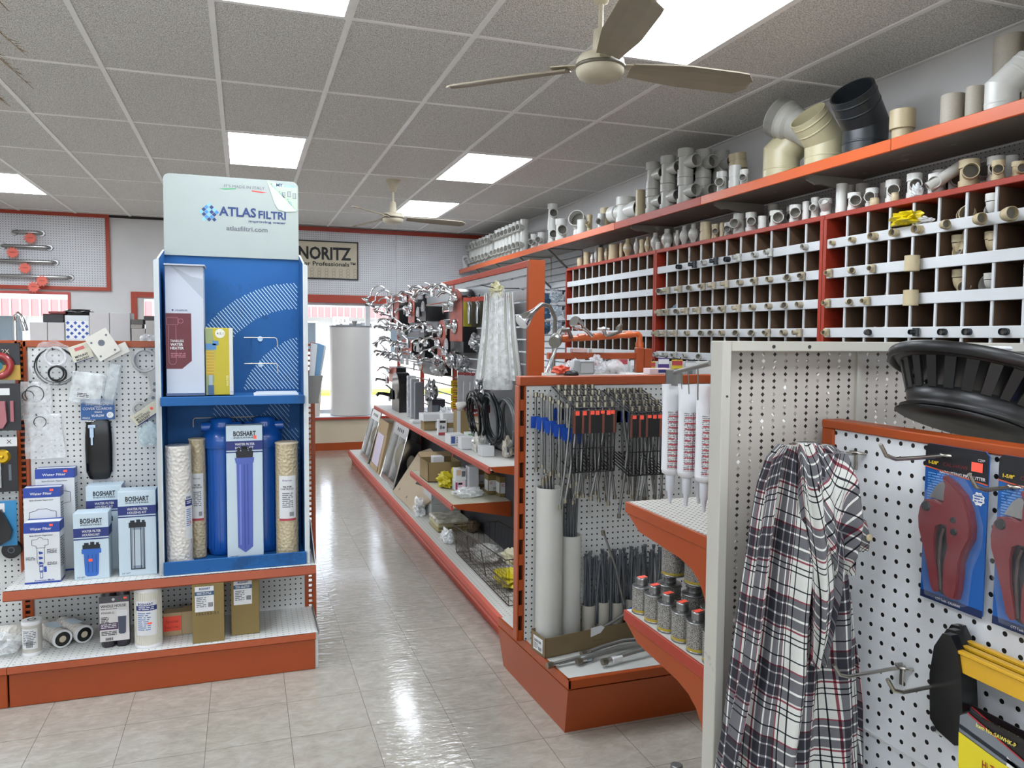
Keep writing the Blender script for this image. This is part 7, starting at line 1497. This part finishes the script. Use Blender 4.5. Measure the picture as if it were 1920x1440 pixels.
# ------------------------------------------------------------------ can shelves behind the white frame
CS = thing('can_shelf_unit', 'orange and white shelving with cement cans behind the white frame', 'shelving', (1.6, 1.9, 0))
PSH = peg('#bcbab2', 'xy', .019, .0042, hole='#55504a')
part('back_panel', MB().box(1.215, 2.3, 1.755, 1.767, .05, 1.42, PEGW), CS)
part('upright', MB().box(1.185, 1.215, 1.745, 1.785, 0, 1.42, ORANGE, .003), CS)
for z, lb in ((.989, 'upper'), (.622, 'lower')):
    s_ = part('shelf', MB().box(1.205, 2.3, 1.79, 2.29, z-.016, z, PSH if z > .9 else WHITE_W), CS)
    sub('end_rail', MB().box(1.196, 1.205, 1.785, 2.292, z-.036, z+.001, REDOR if z < .9 else ORANGE, .002), s_)
    o = [(2.285, z-.036), (1.79, z-.036), (1.79, z-.215), (1.81, z-.20), (1.825, z-.165), (1.85, z-.135), (1.89, z-.112), (1.95, z-.098), (2.20, z-.080)]
    sub('end_bracket', MB().prism(o, (1.200, 0, 0), (0, 1, 0), (0, 0, 1), (.012, 0, 0), ORANGE), s_)
part('base', MB().box(1.55, 2.3, 1.79, 2.20, 0, .10, WHITE_W), CS)
def canm(h_):
    m, t, b = base('can_label', .35, .3)
    tc = t.nodes.new('ShaderNodeTexCoord'); s = t.nodes.new('ShaderNodeSeparateXYZ'); t.links.new(tc.outputs['Object'], s.inputs[0])
    mp = t.nodes.new('ShaderNodeMapping'); mp.inputs['Scale'].default_value = (520, 520, 700); t.links.new(tc.outputs['Object'], mp.inputs[0])
    n = t.nodes.new('ShaderNodeTexNoise'); n.inputs['Scale'].default_value = 1; n.inputs['Detail'].default_value = 1; t.links.new(mp.outputs[0], n.inputs[0])
    rp = t.nodes.new('ShaderNodeValToRGB'); rp.color_ramp.elements[0].position = .45; rp.color_ramp.elements[0].color = lin('#3c3a38'); rp.color_ramp.elements[1].position = .55; rp.color_ramp.elements[1].color = lin('#b4b2ac')
    t.links.new(n.outputs[0], rp.inputs[0]); x = t.nodes.new('ShaderNodeMixRGB'); x.inputs[2].default_value = lin('#b5a03c')
    t.links.new(math_n(t, 'LESS_THAN', s.outputs[2], h_), x.inputs[0]); t.links.new(rp.outputs[0], x.inputs[1]); t.links.new(x.outputs[0], b.inputs['Base Color']); return m
CLM = canm(.014); CANM = mat('#8f8f8e', .3, .9)
def can(x, y, z, r, h, lb, price=True, proto={}):
    key = (r, h, price)
    if key in proto: t_ = copy_tree(proto[key]); t_.location = (x, y, z); t_['label'] = lb; return t_
    t_ = thing('cement_can', lb, 'can', (0, 0, 0), 'cement cans on the shelf'); b = h*.74
    part('body', MB().lathe([(r, .004), (r, b)], CLM, n=30, caps=False), t_)
    part('bottom_rim', MB().lathe([(r*.98, 0), (r*1.03, .001), (r*1.03, .005), (r, .006)], CANM, n=30), t_); part('top_rim', MB().lathe([(r, b-.003), (r*1.03, b-.002), (r*1.03, b+.003), (r*.95, b+.003), (r*.66, b+.006)], CANM, n=30), t_)
    part('screw_cap', MB().lathe([(r*.56, b+.004), (r*.60, b+.008), (r*.60, b+.010), (r*.56, b+.013), (r*.60, b+.017), (r*.56, b+.021), (r*.60, b+.024), (r*.58, h-.001), (r*.5, h)], CANM, n=26), t_)
    if price: m = MB(); Face(m, (0, 0, h+.0005), (.9, .3, 0), (-.3, .9, 0)).poly([(-.017*r/.03, -.009), (.014*r/.03, -.011), (.017*r/.03, .008), (-.013*r/.03, .011)], PRICE); part('price_sticker', m, t_)
    t_.location = (x, y, z); proto[key] = t_; return t_
ZC = .6225
for k, (x, y) in enumerate([(1.243, 2.252), (1.243, 2.168), (1.243, 2.084), (1.243, 2.0), (1.243, 1.916), (1.243, 1.832)]): can(x, y, ZC, .032, .118, f'small cement can in the front row of the lower shelf, {ORD[k]} from the far end')
for k, (x, y) in enumerate([(1.335, 2.235), (1.36, 2.12), (1.345, 1.99), (1.33, 1.88)]): can(x, y, ZC, .040, .125, f'wider dark-capped can in the second row of the lower shelf, {ORD[k]} from the far end', k == 2)
for k, (x, y) in enumerate([(1.45, 2.235), (1.47, 2.12), (1.46, 2.0), (1.45, 1.87)]): can(x, y, ZC, .040, .125, f'wider can in the third row of the lower shelf, {ORD[k]} from the far end', False)
can(1.345, 2.225, ZC+.1255, .040, .145, 'tall can standing on top of the second row, far one', False); can(1.375, 2.12, ZC+.1255, .046, .15, 'largest can standing on top of the second row, near one', False)
can(1.345, 2.18, 0, .034, .118, 'single metal can standing on the floor at the bottom edge', False)
# white squeeze tubes
TP = mat('#8e3a45', .5)
for k, (x, y) in enumerate([(1.150, 1.93), (1.172, 1.88), (1.178, 1.80), (1.205, 1.76), (1.205, 1.70), (1.225, 1.90)]):
    t_ = thing('caulk_tube', f'white caulk tube with red print hanging nozzle down, {ORD[k]} from the left', 'caulk tube', (x, y, 1.08), 'hanging white caulk tubes'); r = .027
    m = MB(); N = 18; vs = []; zs = [(1.405, .10, 1.25), (1.36, .45, 1.12), (1.30, .8, 1.03), (1.16, 1, 1)]
    for z, d, w_ in zs: vs += [(x + r*w_*math.cos(2*PI*i/N)*1.0, y + r*d*math.sin(2*PI*i/N), z) for i in range(N)]
    fs = [(j*N+i, j*N+(i+1) % N, (j+1)*N+(i+1) % N, (j+1)*N+i) for j in range(3) for i in range(N)]; m.add([V(p) for p in vs], fs, mat('#d5d5d8', .35), True); m.lathe([(r, 1.16), (r*.9, 1.15), (.013, 1.143)], mat('#d5d5d8', .35), (x, y, 0), n=N)
    wrap_label(m, x, y, r, 1.165, 1.33, -.9, .9, lambda F, W, h_: (F.rect(0, 0, W, h_, print_rows(), 1), F.small(W*.05, h_*.92, W*.9, 10, .016, RED, 2, .25), F.rect(W*.48, 0, W*.52, h_, TP, 2)), .001); part('body', m, t_)
    part('nozzle', MB().lathe([(.013, 1.143), (.012, 1.10), (.008, 1.095), (.004, 1.062)], mat('#c4c6cc', .35), (x, y, 0), n=14), t_)
t_ = thing('steel_hanger_bar', 'galvanised steel bar running from the white frame above the caulk tubes', 'bar', (1.0, 1.6, 1.43))
part('bar', MB().tube([(.845, 1.28, 1.487), (1.17, 1.96, 1.435)], .006, GALV, 6), t_); part('end_bracket', MB().box(1.145, 1.20, 1.955, 1.962, 1.385, 1.445, GALV, .002).box(1.145, 1.15, 1.90, 1.96, 1.40, 1.445, GALV, .001), t_)
for a in (.25, .5, .75, .93): part('hang_wire', MB().tube([(.845+.325*a, 1.28+.68*a, 1.487-.052*a), (.85+.33*a, 1.29+.67*a, 1.40)], .0015, GALV, 4), t_)

# ------------------------------------------------------------------ white painted frame with perforated sheet
WF = thing('perforated_frame', 'white painted wood frame with perforated sheet, right foreground', 'frame', (1.4, 1.2, 0))
FW = worn('#a9a69c', '#7d766a', .5, .63, 8)
part('post', MB().box(.811, .830, 1.190, 1.228, 0, 1.530, FW, .0015), WF)
part('top_rail', MB().box(.8305, 2.2, 1.190, 1.228, 1.511, 1.530, FW, .0015), WF)
for x in (.92, 1.0, 1.36): part('screw_head', MB().cyl((x, 1.189, 1.520), (x, 1.1905, 1.520), .0035, mt=DARK, n=10), WF)
part('screw_head', MB().cyl((.822, 1.189, 1.43), (.822, 1.1905, 1.43), .0022, mt=DARK, n=10), WF)
PD = peg('#a8a199', 'xz', .0254, .0043, diamond=True, pitch2=.0127, dirt=.14)
part('perforated_sheet', MB().box(.8305, 1.148, 1.232, 1.236, 0, 1.511, PD), WF); part('sheet_joint', MB().box(1.148, 1.156, 1.226, 1.238, 0, 1.511, FW), WF); part('perforated_sheet', MB().box(1.156, 2.2, 1.238, 1.242, 0, 1.511, PD), WF)
part('peg_pin', MB().cyl((1.37, 1.185, 1.521), (1.50, 1.18, 1.519), .004, mt=WBOX, n=8), WF)
# ------------------------------------------------------------------ nearest orange-railed peg board panel
NP = thing('peg_board_display', 'nearest white peg board panel with orange top rail at the right edge', 'display panel', (1.07, .7, 0))
PN = peg('#d6d8db', 'yz', .0254, .0039, rough=.35)
part('peg_panel', MB().box(1.05, 1.056, -.6, 1.172, .835, 1.372, PN), NP); part('peg_panel', MB().box(1.051, 1.057, -.6, 1.172, .02, .832, PN), NP); part('panel_joint', MB().box(1.048, 1.056, -.6, 1.172, .832, .8355, WBOX), NP)
part('top_rail', MB().box(1.044, 1.090, -.6, 1.203, 1.366, 1.382, ORANGE, .002), NP); part('upright', MB().box(1.045, 1.085, 1.172, 1.203, 0, 1.366, ORANGE, .002), NP); part('rear_panel', MB().box(1.080, 1.086, -.6, 1.172, .02, 1.366, WHITE_W), NP)
ZK = mat('#a9a59d', .25, .95)
def wire_hook(y, z, L, lb):
    t_ = thing('peg_hook', lb, 'hook', (1.05, y, z-.03), 'metal hooks on the nearest panel')
    part('prong', MB().tube([(1.044, y, z), (1.02, y+.002, z), (1.05-L+.03, y, z), (1.05-L+.012, y, z+.006), (1.05-L, y, z+.024)], .0032, ZK, 10), t_)
    part('back_clip', MB().tube([(1.049, y-.012, z), (1.035, y-.010, z+.002), (1.028, y, z+.002), (1.035, y+.010, z+.002), (1.049, y+.012, z)], .0028, ZK, 8).box(1.036, 1.040, y-.004, y+.004, z-.030, z+.002, ZK, .001), t_)
wire_hook(1.105, 1.330, .15, 'metal hook carrying the plaid shirt'); wire_hook(.915, 1.353, .145, 'metal hook above the first pipe cutter pack'); wire_hook(.985, .985, .155, 'empty metal hook in the middle of the nearest panel'); wire_hook(.875, 1.008, .155, 'metal hook holding the hacksaws'); wire_hook(.80, 1.325, .10, 'metal hook at the right edge before the second cutter pack')
# pipe cutters
CB = mat('#104f94', .35, var=.04); CRD = mat('#62060f', .3, var=.08, coat=.35)
def cutter(y, lb):
    x = 1.034; t_ = thing('pipe_cutter_pack', lb, 'pipe cutter', (x, y-.056, 1.12), 'ratcheting pipe cutter packs'); W, h_ = .112, .25
    m = MB(); o = [(.004, 0), (W-.004, 0), (W, .004), (W, h_-.006), (W-.006, h_), (.006, h_), (0, h_-.006), (0, .004)]
    m.prism(o, (x, y, 1.12), (0, -1, 0), (0, 0, 1), (.002, 0, 0), CB); F = Face(m, (x, y, 1.12), (0, -1, 0), (0, 0, 1), .0005)
    F.poly([(0, h_-.036), (W, h_-.048), (W, h_-.006), (W-.006, h_), (.006, h_), (0, h_-.006)], mat('#15151a', .3)); F.poly([(0, h_-.038), (W, h_-.050), (W, h_-.048), (0, h_-.036)], mat('#b5502e', .4), 2)
    F.text('CAL-HAWK', .034, h_-.032, .045, .006, mat('#6e2a2a', .4), 2); F.text('1-5/8"', .007, h_-.032, .018, .005, mat('#d8b62c', .4), 2, bold=True); F.text('RATCHETING PIPE CUTTER', .028, h_-.044, .08, .0048, WBOX, 2, bold=True); F.text('CZPP', W-.018, h_-.016, .012, .004, WBOX, 2)
    F.rect(W-.028, h_-.032, W-.009, h_-.018, PRICE, 3); F.small(.006, h_-.046, .034, 15, .0042, mat('#5b93cf', .4), 1, .4); F.rect(0, 0, W, .012, mat('#16244a', .4), 1); F.text('CTT Tools - CALHAWK', .03, .004, .045, .004, WBOX, 2)
    n = 16; F.poly([(W-.014 + (.011 if i % 2 else .009)*math.cos(2*PI*i/n), h_-.072 + (.011 if i % 2 else .009)*math.sin(2*PI*i/n)) for i in range(n)], WBOX, 2); F.small(W-.021, h_-.067, .014, 3, .004, CB, 3)
    F.text('CUTS', W-.021, h_-.068, .013, .0035, CB, 4); part('card', m, t_)
    b = MB(); c = lambda L: [((a-1068)*1.876e-4, h_-(q-170)*1.70e-4 if False else h_-(q-170)*1.62e-4) for a, q in L]
    jaw = c([(1300, 450), (1400, 500), (1500, 600), (1560, 730), (1590, 880), (1585, 1000), (1530, 1130), (1500, 1250), (1490, 1500), (1470, 1600), (1400, 1610), (1370, 1560), (1370, 1300), (1400, 1130), (1385, 1020), (1380, 900), (1300, 900), (1250, 960), (1235, 1080), (1250, 1300), (1290, 1500), (1300, 1580), (1260, 1600), (1230, 1560), (1190, 1380), (1140, 1200), (1085, 1020), (1075, 880), (1090, 780), (1130, 715), (1220, 700), (1300, 715), (1345, 680), (1345, 600), (1330, 520)])
    b.prism(jaw, (x-.001, y, 1.12), (0, -1, 0), (0, 0, 1), (-.010, 0, 0), CRD); gx_ = sum(p[0] for p in jaw)/len(jaw); b.prism([(p[0]+(gx_-p[0])*.0 + (.0022 if p[0] < gx_ else -.0022), p[1] + (.0022 if p[1] < .13 else -.0022)) for p in jaw], (x-.011, y, 1.12), (0, -1, 0), (0, 0, 1), (-.004, 0, 0), CRD); part('cutter_body', b, t_)
    b = MB(); b.prism(c([(1290, 1590), (1250, 1300), (1240, 1050), (1290, 910), (1385, 895), (1370, 1300), (1390, 1590), (1340, 1610)]), (x-.001, y, 1.12), (0, -1, 0), (0, 0, 1), (-.006, 0, 0), mat('#1a1416', .4)); b.tube([V((x-.010, y-(a-1068)*1.876e-4, 1.12+h_-(q-170)*1.62e-4)) for a, q in ((1330, 950), (1300, 1050), (1290, 1250), (1320, 1560))], .003, mat('#4a3a38', .3, .6), 8); part('handle_gap', b, t_)
    b = MB(); b.prism(c([(1150, 690), (1210, 570), (1260, 520), (1330, 530), (1345, 640), (1300, 700)]), (x-.002, y, 1.12), (0, -1, 0), (0, 0, 1), (-.004, 0, 0), STEEL); part('blade', b, t_)
    b = MB()
    for a, q, r in ((1165, 775, .0085), (1435, 845, .005), (1445, 955, .006)): b.cyl((x-.014, y-(a-1068)*1.876e-4, 1.12+h_-(q-170)*1.62e-4), (x-.018, y-(a-1068)*1.876e-4, 1.12+h_-(q-170)*1.62e-4), r, r*.8, BLACKG, 16)
    part('rivets', b, t_)
    b = MB(); bl_ = c([(1310, 410), (1450, 440), (1560, 600), (1640, 850), (1640, 1050), (1560, 1300), (1540, 1640), (1200, 1640), (1150, 1350), (1072, 1050), (1072, 780), (1180, 600)])
    b.prism(bl_, (x-.0005, y, 1.12), (0, -1, 0), (0, 0, 1), (-.018, 0, 0), film('#eef2f8', .035, .05)); part('blister', b, t_)
cutter(.951, 'red ratcheting pipe cutter pack on blue card, fully visible'); cutter(.823, 'second red pipe cutter pack cut by the right edge')
# hacksaws
YEL = mat('#c2951c', .4, coat=.2)
for k, dx in enumerate((0, .022, .044)):
    x = .985 + dx; t_ = thing('hacksaw', ['nearest yellow hacksaw with black handle on the hook', 'middle yellow hacksaw with black handle', 'rearmost yellow hacksaw against the peg board'][k], 'hacksaw', (x, .85, .96), 'yellow hacksaws'); dy = .012*k; y = .872 + dy
    m = MB().prism([(0, .0), (-.014, .012), (-.018, .08), (-.012, .125), (.002, .150), (.016, .152), (.028, .135), (.036, .10), (.040, .06), (.044, .02), (.05, .002), (.03, -.008)], (x-.006, y-.012, .948), (0, -1, 0), (0, 0, 1), (.014, 0, 0), BLACKG)
    part('handle', m, t_, 'black plastic handle'); fr = MB(); fr.box(x-.002, x+.003, .35, y-.020, 1.050, 1.080, YEL, .001, M=None); fr.box(x-.005, x+.006, .35, y-.020, 1.077, 1.082, YEL, .001); part('frame', fr, t_, 'yellow metal frame')
    part('blade', MB().box(x-.001, x+.001, .35, y+.002, .940, .953, mat('#c9c9c4', .3, .6)).cyl((x-.004, y-.002, .945), (x+.006, y-.002, .945), .004, mt=BLACK, n=10), t_)
    if k < 2:
        cm = MB().prism([(.008, 0), (.5, 0), (.5, .098), (.012, .098), (.002, .09), (0, .01)], (x-.009, y-.052, .905), (0, -1, 0), (0, 0, 1), (.002, 0, 0), mat('#1a1416', .35)); F = Face(cm, (x-.009, y-.052, .905), (0, -1, 0), (0, 0, 1), .0005)
        F.poly([(0, .086), (.0, .062), (.10, .045), (.10, .070), (.012, .095)], mat('#8d949c', .25, .7)); F.poly([(0, .074), (0, .068), (.10, .052), (.10, .058)], mat('#33383f', .3, .6), 2); F.poly([(.002, .004), (0, .062), (.062, .052), (.50, .020), (.5, 0), (.008, 0)], mat('#cdbd22', .4), 3)
        F.poly([(.012, .095), (.10, .069), (.10, .071), (.014, .097)], mat('#a02a2a', .4), 3); F.poly([(.075, .050), (.12, .030), (.12, .045), (.075, .064)], WBOX, 2)
        F.text('Item No.:SAWHK-P', .028, .083, .06, .0058, mat('#d8c858', .4), 4, bold=True); F.text('Hi-Tension F', .040, .030, .052, .011, mat('#8a2c1c', .4), 5, bold=True)
        for i, s_ in enumerate(('Heavy duty 12', 'It can also', 'Wing nut', 'tool')): F.text(s_, .054, .022-.009*i, .034, .0055, mat('#7d3a1c', .4), 5); F.disc(.050, .024-.009*i, .0015, mat('#7d3a1c', .4), 5, 8)
        part('card', cm, t_)
# ------------------------------------------------------------------ black basket and blue tray
BKM = mat('#0d0d0e', .38, var=.3, scale=60)
t_ = thing('round_basket', 'black plastic slatted basket resting on the orange rail at the right edge', 'basket', (0, 0, 0)); n = 64; r0, r1, hh = .100, .147, .104
m = MB().lathe([(.02, 0), (.115, .0), (r0-.004, .006), (r0, .018), (r0+.006, .040), (r0+.001, .040), (r0-.006, .018), (.11, .008), (.02, .006)], BKM, n=n); part('solid_bottom', m, t_)
m = MB(); ns = 24
for i in range(ns):
    a = 2*PI*i/ns; d = .55*PI/ns
    q = [V(((r0+.006)*math.cos(a-d), (r0+.006)*math.sin(a-d), .036)), V(((r0+.006)*math.cos(a+d), (r0+.006)*math.sin(a+d), .036)), V(((r1-.016)*math.cos(a+d), (r1-.016)*math.sin(a+d), hh-.014)), V(((r1-.016)*math.cos(a-d), (r1-.016)*math.sin(a-d), hh-.014))]
    w_ = [p - V((math.cos(a), math.sin(a), 0))*.005 for p in q]; m.add(q + w_, [(0, 1, 2, 3), (7, 6, 5, 4), (0, 3, 7, 4), (1, 5, 6, 2)], BKM)
part('slats', m, t_)
m = MB().lathe([(r1-.020, hh-.016), (r1-.014, hh-.002), (r1, hh), (r1+.004, hh-.004), (r1+.002, hh-.020), (r1-.003, hh-.020), (r1-.004, hh-.008), (r1-.016, hh-.020)], BKM, n=n)
for i in (1, 3): a = math.radians(185 + 32*i); m.cyl((r1*math.cos(a), r1*math.sin(a), hh-.020), ((r1+.014)*math.cos(a), (r1+.014)*math.sin(a), hh-.034), .004, mt=BKM, n=8)
part('rim', m, t_)
for i, a in enumerate((178, 262)):
    a = math.radians(a); c = V(((r1+.0045)*math.cos(a), (r1+.0045)*math.sin(a), hh-.010)); m = MB(); F = Face(m, c, (-math.sin(a), math.cos(a), 0), (0, 0, 1)); F.poly([(.013*math.cos(2*PI*k/16), .006*math.sin(2*PI*k/16)) for k in range(16)], mat('#9c9a95', .5)); part('handle_hole', m, t_)
ax = V((.75, .66, 0))*.26 + V((.66, -.75, 0))*.20 + V((0, 0, .92)); t_.rotation_euler = ax.to_track_quat('Z', 'Y').to_euler(); t_.location = (1.175, 1.0, 1.388)
t_ = thing('storage_tray', 'blue plastic tray seen through the slats behind the black basket', 'tray', (1.5, 1.0, 1.30)); BT = mat('#1c3fa8', .4)
m = MB(); x0, x1, y0, y1, z0, z1 = 1.40, 1.75, .90, 1.12, 1.33, 1.43; m.box(x0, x1, y0, y1, z0, z0+.004, BT)
for a in ((x0, x1, y0, y0+.004), (x0, x1, y1-.004, y1), (x0, x0+.004, y0, y1), (x1-.004, x1, y0, y1)): m.box(*a, z0, z1, BT)
m.box(x0-.006, x1+.006, y0-.006, y0, z1-.012, z1, BT); part('tray', m, t_)
t_ = thing('side_shelf', 'white painted shelf behind the nearest panel holding the blue tray', 'shelf', (1.6, 1.0, 0)); part('board', MB().box(1.36, 2.0, .85, 1.18, 1.31, 1.329, WHITE_W), t_); part('leg_board', MB().box(1.9, 1.94, .85, 1.18, 0, 1.31, WHITE_W), t_)

# ------------------------------------------------------------------ plaid shirt
def plaid():
    m, t, b = base('plaid_flannel', .9, spec=.15); uv = t.nodes.new('ShaderNodeUVMap'); s = t.nodes.new('ShaderNodeSeparateXYZ'); t.links.new(uv.outputs[0], s.inputs[0]); outs = []
    W_, G_, K_, RD, WH = '#cfcfcb', '#5c5b61', '#232128', '#7d3843', '#e2e1dd'
    for o, st in ((s.outputs[0], [(0, W_), (.10, K_), (.118, W_), (.20, K_), (.218, W_), (.30, RD), (.325, W_), (.35, G_), (.46, WH), (.485, G_), (.62, WH), (.645, G_), (.74, RD), (.765, W_), (.80, K_), (.818, W_), (.9, K_), (.918, W_)]),
                  (s.outputs[1], [(0, W_), (.08, K_), (.098, W_), (.16, K_), (.178, W_), (.25, RD), (.275, W_), (.30, G_), (.42, WH), (.45, G_), (.60, WH), (.625, G_), (.70, RD), (.725, W_), (.85, K_), (.868, W_)])):
        fr = math_n(t, 'FRACT', math_n(t, 'ADD', math_n(t, 'DIVIDE', o, .115), 100.0)); rp = t.nodes.new('ShaderNodeValToRGB'); rp.color_ramp.interpolation = 'CONSTANT'; e = rp.color_ramp.elements
        e[0].position = 0; e[0].color = lin(st[0][1]); e[1].position = st[1][0]; e[1].color = lin(st[1][1])
        for p, c in st[2:]: q = e.new(p); q.color = lin(c)
        t.links.new(fr, rp.inputs[0]); outs.append(rp.outputs[0])
    x = t.nodes.new('ShaderNodeMixRGB'); x.blend_type = 'MULTIPLY'; x.inputs[0].default_value = 1; t.links.new(outs[0], x.inputs[1]); t.links.new(outs[1], x.inputs[2]); g_ = t.nodes.new('ShaderNodeGamma'); g_.inputs[1].default_value = .82
    t.links.new(x.outputs[0], g_.inputs[0]); t.links.new(g_.outputs[0], b.inputs['Base Color']); n = t.nodes.new('ShaderNodeTexNoise'); n.inputs['Scale'].default_value = 900; bp = t.nodes.new('ShaderNodeBump'); bp.inputs['Strength'].default_value = .15; t.links.new(n.outputs[0], bp.inputs['Height']); t.links.new(bp.outputs[0], b.inputs['Normal']); return m
PLD = plaid()
def loft(name, rows, parent, n=96, folds=(7, .012, 0), uvs=(1.0, 1.0, 0.0), shape=None, label=None, flat=.5, seed=0):
    """rows: (z, x0, x1, y, depth); a cloth tube gathered in folds"""
    rows2 = []
    K = 10
    for a, b_ in zip(rows, rows[1:]):
        for i in range(K): f_ = i/K; f_ = f_; rows2.append([a[k] + (b_[k]-a[k])*f_ for k in range(5)])
    rows2.append(list(rows[-1])); vs = []; uvl = []; z0 = rows[0][0]; per = uvs[0]
    for j, (z, xa, xb, y, dp) in enumerate(rows2):
        cx, hw = (xa+xb)/2, (xb-xa)/2; tt = j/len(rows2)
        for i in range(n+1):
            t = 2*PI*i/n; c, s = math.cos(t), math.sin(t); amp = folds[1]*min(1, .35 + 1.2*tt)
            fo = math.sin(folds[0]*t + folds[2]*tt + .8*math.sin(t*2+seed)) * amp + .006*noise.noise(V((c*2.2+seed, s*2.2, z*7))) + .5*amp*math.sin((folds[0]*2+1)*t + 3*tt + seed)
            r_ = 1 + fo/max(hw, .02); sq = abs(s)**.8*(1 if s > 0 else -1)
            vs.append((cx + hw*c*(1+fo*.5/max(hw, .02)), y + dp*sq + fo*(1.3 if s < 0 else .6)*(-1 if s < 0 else 1)*.9, z)); u, v_ = per*i/n + .03*math.sin(tt*3+seed), z - .015*math.cos(t+seed) + .012*math.sin(3*t+seed)
            ca, sa = math.cos(uvs[2]), math.sin(uvs[2]); uvl.append((u*ca - v_*sa, u*sa + v_*ca))
    fs = [(j*(n+1)+i, j*(n+1)+i+1, (j+1)*(n+1)+i+1, (j+1)*(n+1)+i) for j in range(len(rows2)-1) for i in range(n)]
    fs.append(list(range(n))[::-1]); fs = [f[::-1] for f in fs]
    me = bpy.data.meshes.new(name); off = parent.location; me.from_pydata([(p[0]-off.x, p[1]-off.y, p[2]-off.z) for p in vs], [], fs); me.materials.append(PLD); ul = me.uv_layers.new()
    for p in me.polygons:
        p.use_smooth = True
        for li in p.loop_indices: ul.data[li].uv = uvl[me.loops[li].vertex_index]
    o = bpy.data.objects.new(name, me); COL.objects.link(o); o.parent = parent
    if label: o['label'] = label
    return o
SH_ = thing('plaid_shirt', 'grey white and red plaid shirt hanging from a hook on the nearest panel', 'shirt', (.89, 1.07, .6))
loft('shirt_body', [(1.352, .872, .925, 1.095, .018), (1.33, .850, .95, 1.09, .03), (1.285, .835, .962, 1.085, .040), (1.22, .822, .968, 1.08, .045), (1.12, .806, .975, 1.075, .048), (.98, .786, .99, 1.072, .05), (.89, .765, 1.0, 1.07, .052), (.80, .748, 1.006, 1.07, .055), (.70, .735, 1.012, 1.07, .06), (.60, .72, 1.018, 1.07, .062)], SH_, folds=(6, .020, 1.2), uvs=(.98, 1, .0))
loft('sleeve', [(1.362, .872, .905, 1.055, .014), (1.33, .862, .905, 1.035, .018), (1.27, .856, .900, 1.022, .020), (1.20, .860, .912, 1.015, .022), (1.12, .868, .915, 1.012, .020), (1.05, .872, .902, 1.012, .016), (1.0, .874, .892, 1.014, .01)], SH_, n=64, folds=(3, .006, 2.5), uvs=(.20, 1, .10), seed=2)
loft('sleeve', [(1.356, .905, .94, 1.06, .014), (1.335, .915, .962, 1.045, .02), (1.29, .926, .972, 1.035, .022), (1.245, .930, .975, 1.03, .022), (1.22, .934, .972, 1.03, .020)], SH_, n=64, folds=(3, .004, .5), uvs=(.18, 1, -.05), seed=5)
cf = loft('cuff', [(1.232, .930, .985, 1.028, .024), (1.205, .930, .992, 1.026, .025), (1.183, .940, .992, 1.028, .022)], SH_, n=48, folds=(2, .002, 0), uvs=(.2, 1, 1.2), seed=4)
sub('button', MB().lathe([(.006, 0), (.006, .002), (.0035, .0028), (.0015, .0022)], mat('#b8a888', .4), (.972, 1.000, 1.208), (0, -1, 0), 16), cf)
loft('collar', [(1.345, .885, .955, 1.045, .016), (1.30, .872, .952, 1.022, .020), (1.24, .872, .948, 1.012, .020), (1.18, .885, .945, 1.012, .018), (1.145, .905, .945, 1.02, .012)], SH_, n=64, folds=(4, .008, -3), uvs=(.30, 1, .85), seed=7)
# ------------------------------------------------------------------ dried plumes at the top left edge
t_ = thing('dried_plumes', 'brown dried grass plumes hanging in at the top left edge', 'dried plant', (-.9, 2.45, 2.45)); PM = mat('#6b5638', .8, var=.2); q = random.Random(3)
part('pot', MB().lathe([(.06, 0), (.10, .03), (.11, .12), (.10, .12)], mat('#5a4634', .8), (-.95, 2.45, 2.42), n=20), t_); part('cord', MB().tube([(-.95, 2.45, 2.50), (-.95, 2.45, H)], .003, PM, 5), t_)
for k, (e, s0) in enumerate([((-.560, 2.36, 2.36), (-.80, 2.42, 2.56)), ((-.520, 2.36, 2.25), (-.80, 2.42, 2.46)), ((-.510, 2.36, 2.17), (-.80, 2.42, 2.40)), ((-.565, 2.36, 2.12), (-.80, 2.42, 2.26))]):
    m = MB(); A = V(s0); Bq = V(e); m.tube([(-.95, 2.45, 2.52), A, A.lerp(Bq, .5) + V((0, 0, .02)), Bq], [.003, .002, .0015, .0006], PM, 4)
    for i in range(90):
        f_ = .15 + .8*i/90; p = A.lerp(Bq, f_) + V((0, 0, .02*math.sin(PI*f_))); d = (Bq-A).normalized(); L = .045*(1-f_)+.015; s_ = V((q.uniform(-1, 1)*.5, q.uniform(-1, 1)*.3, q.uniform(-1, 1))).normalized()
        t2 = p + (d*.8 + s_*.6)*L; w_ = d.cross(s_).normalized()*.0013; m.add([p-w_, p+w_, t2], [(0, 1, 2)], PM)
    part('plume', m, t_)
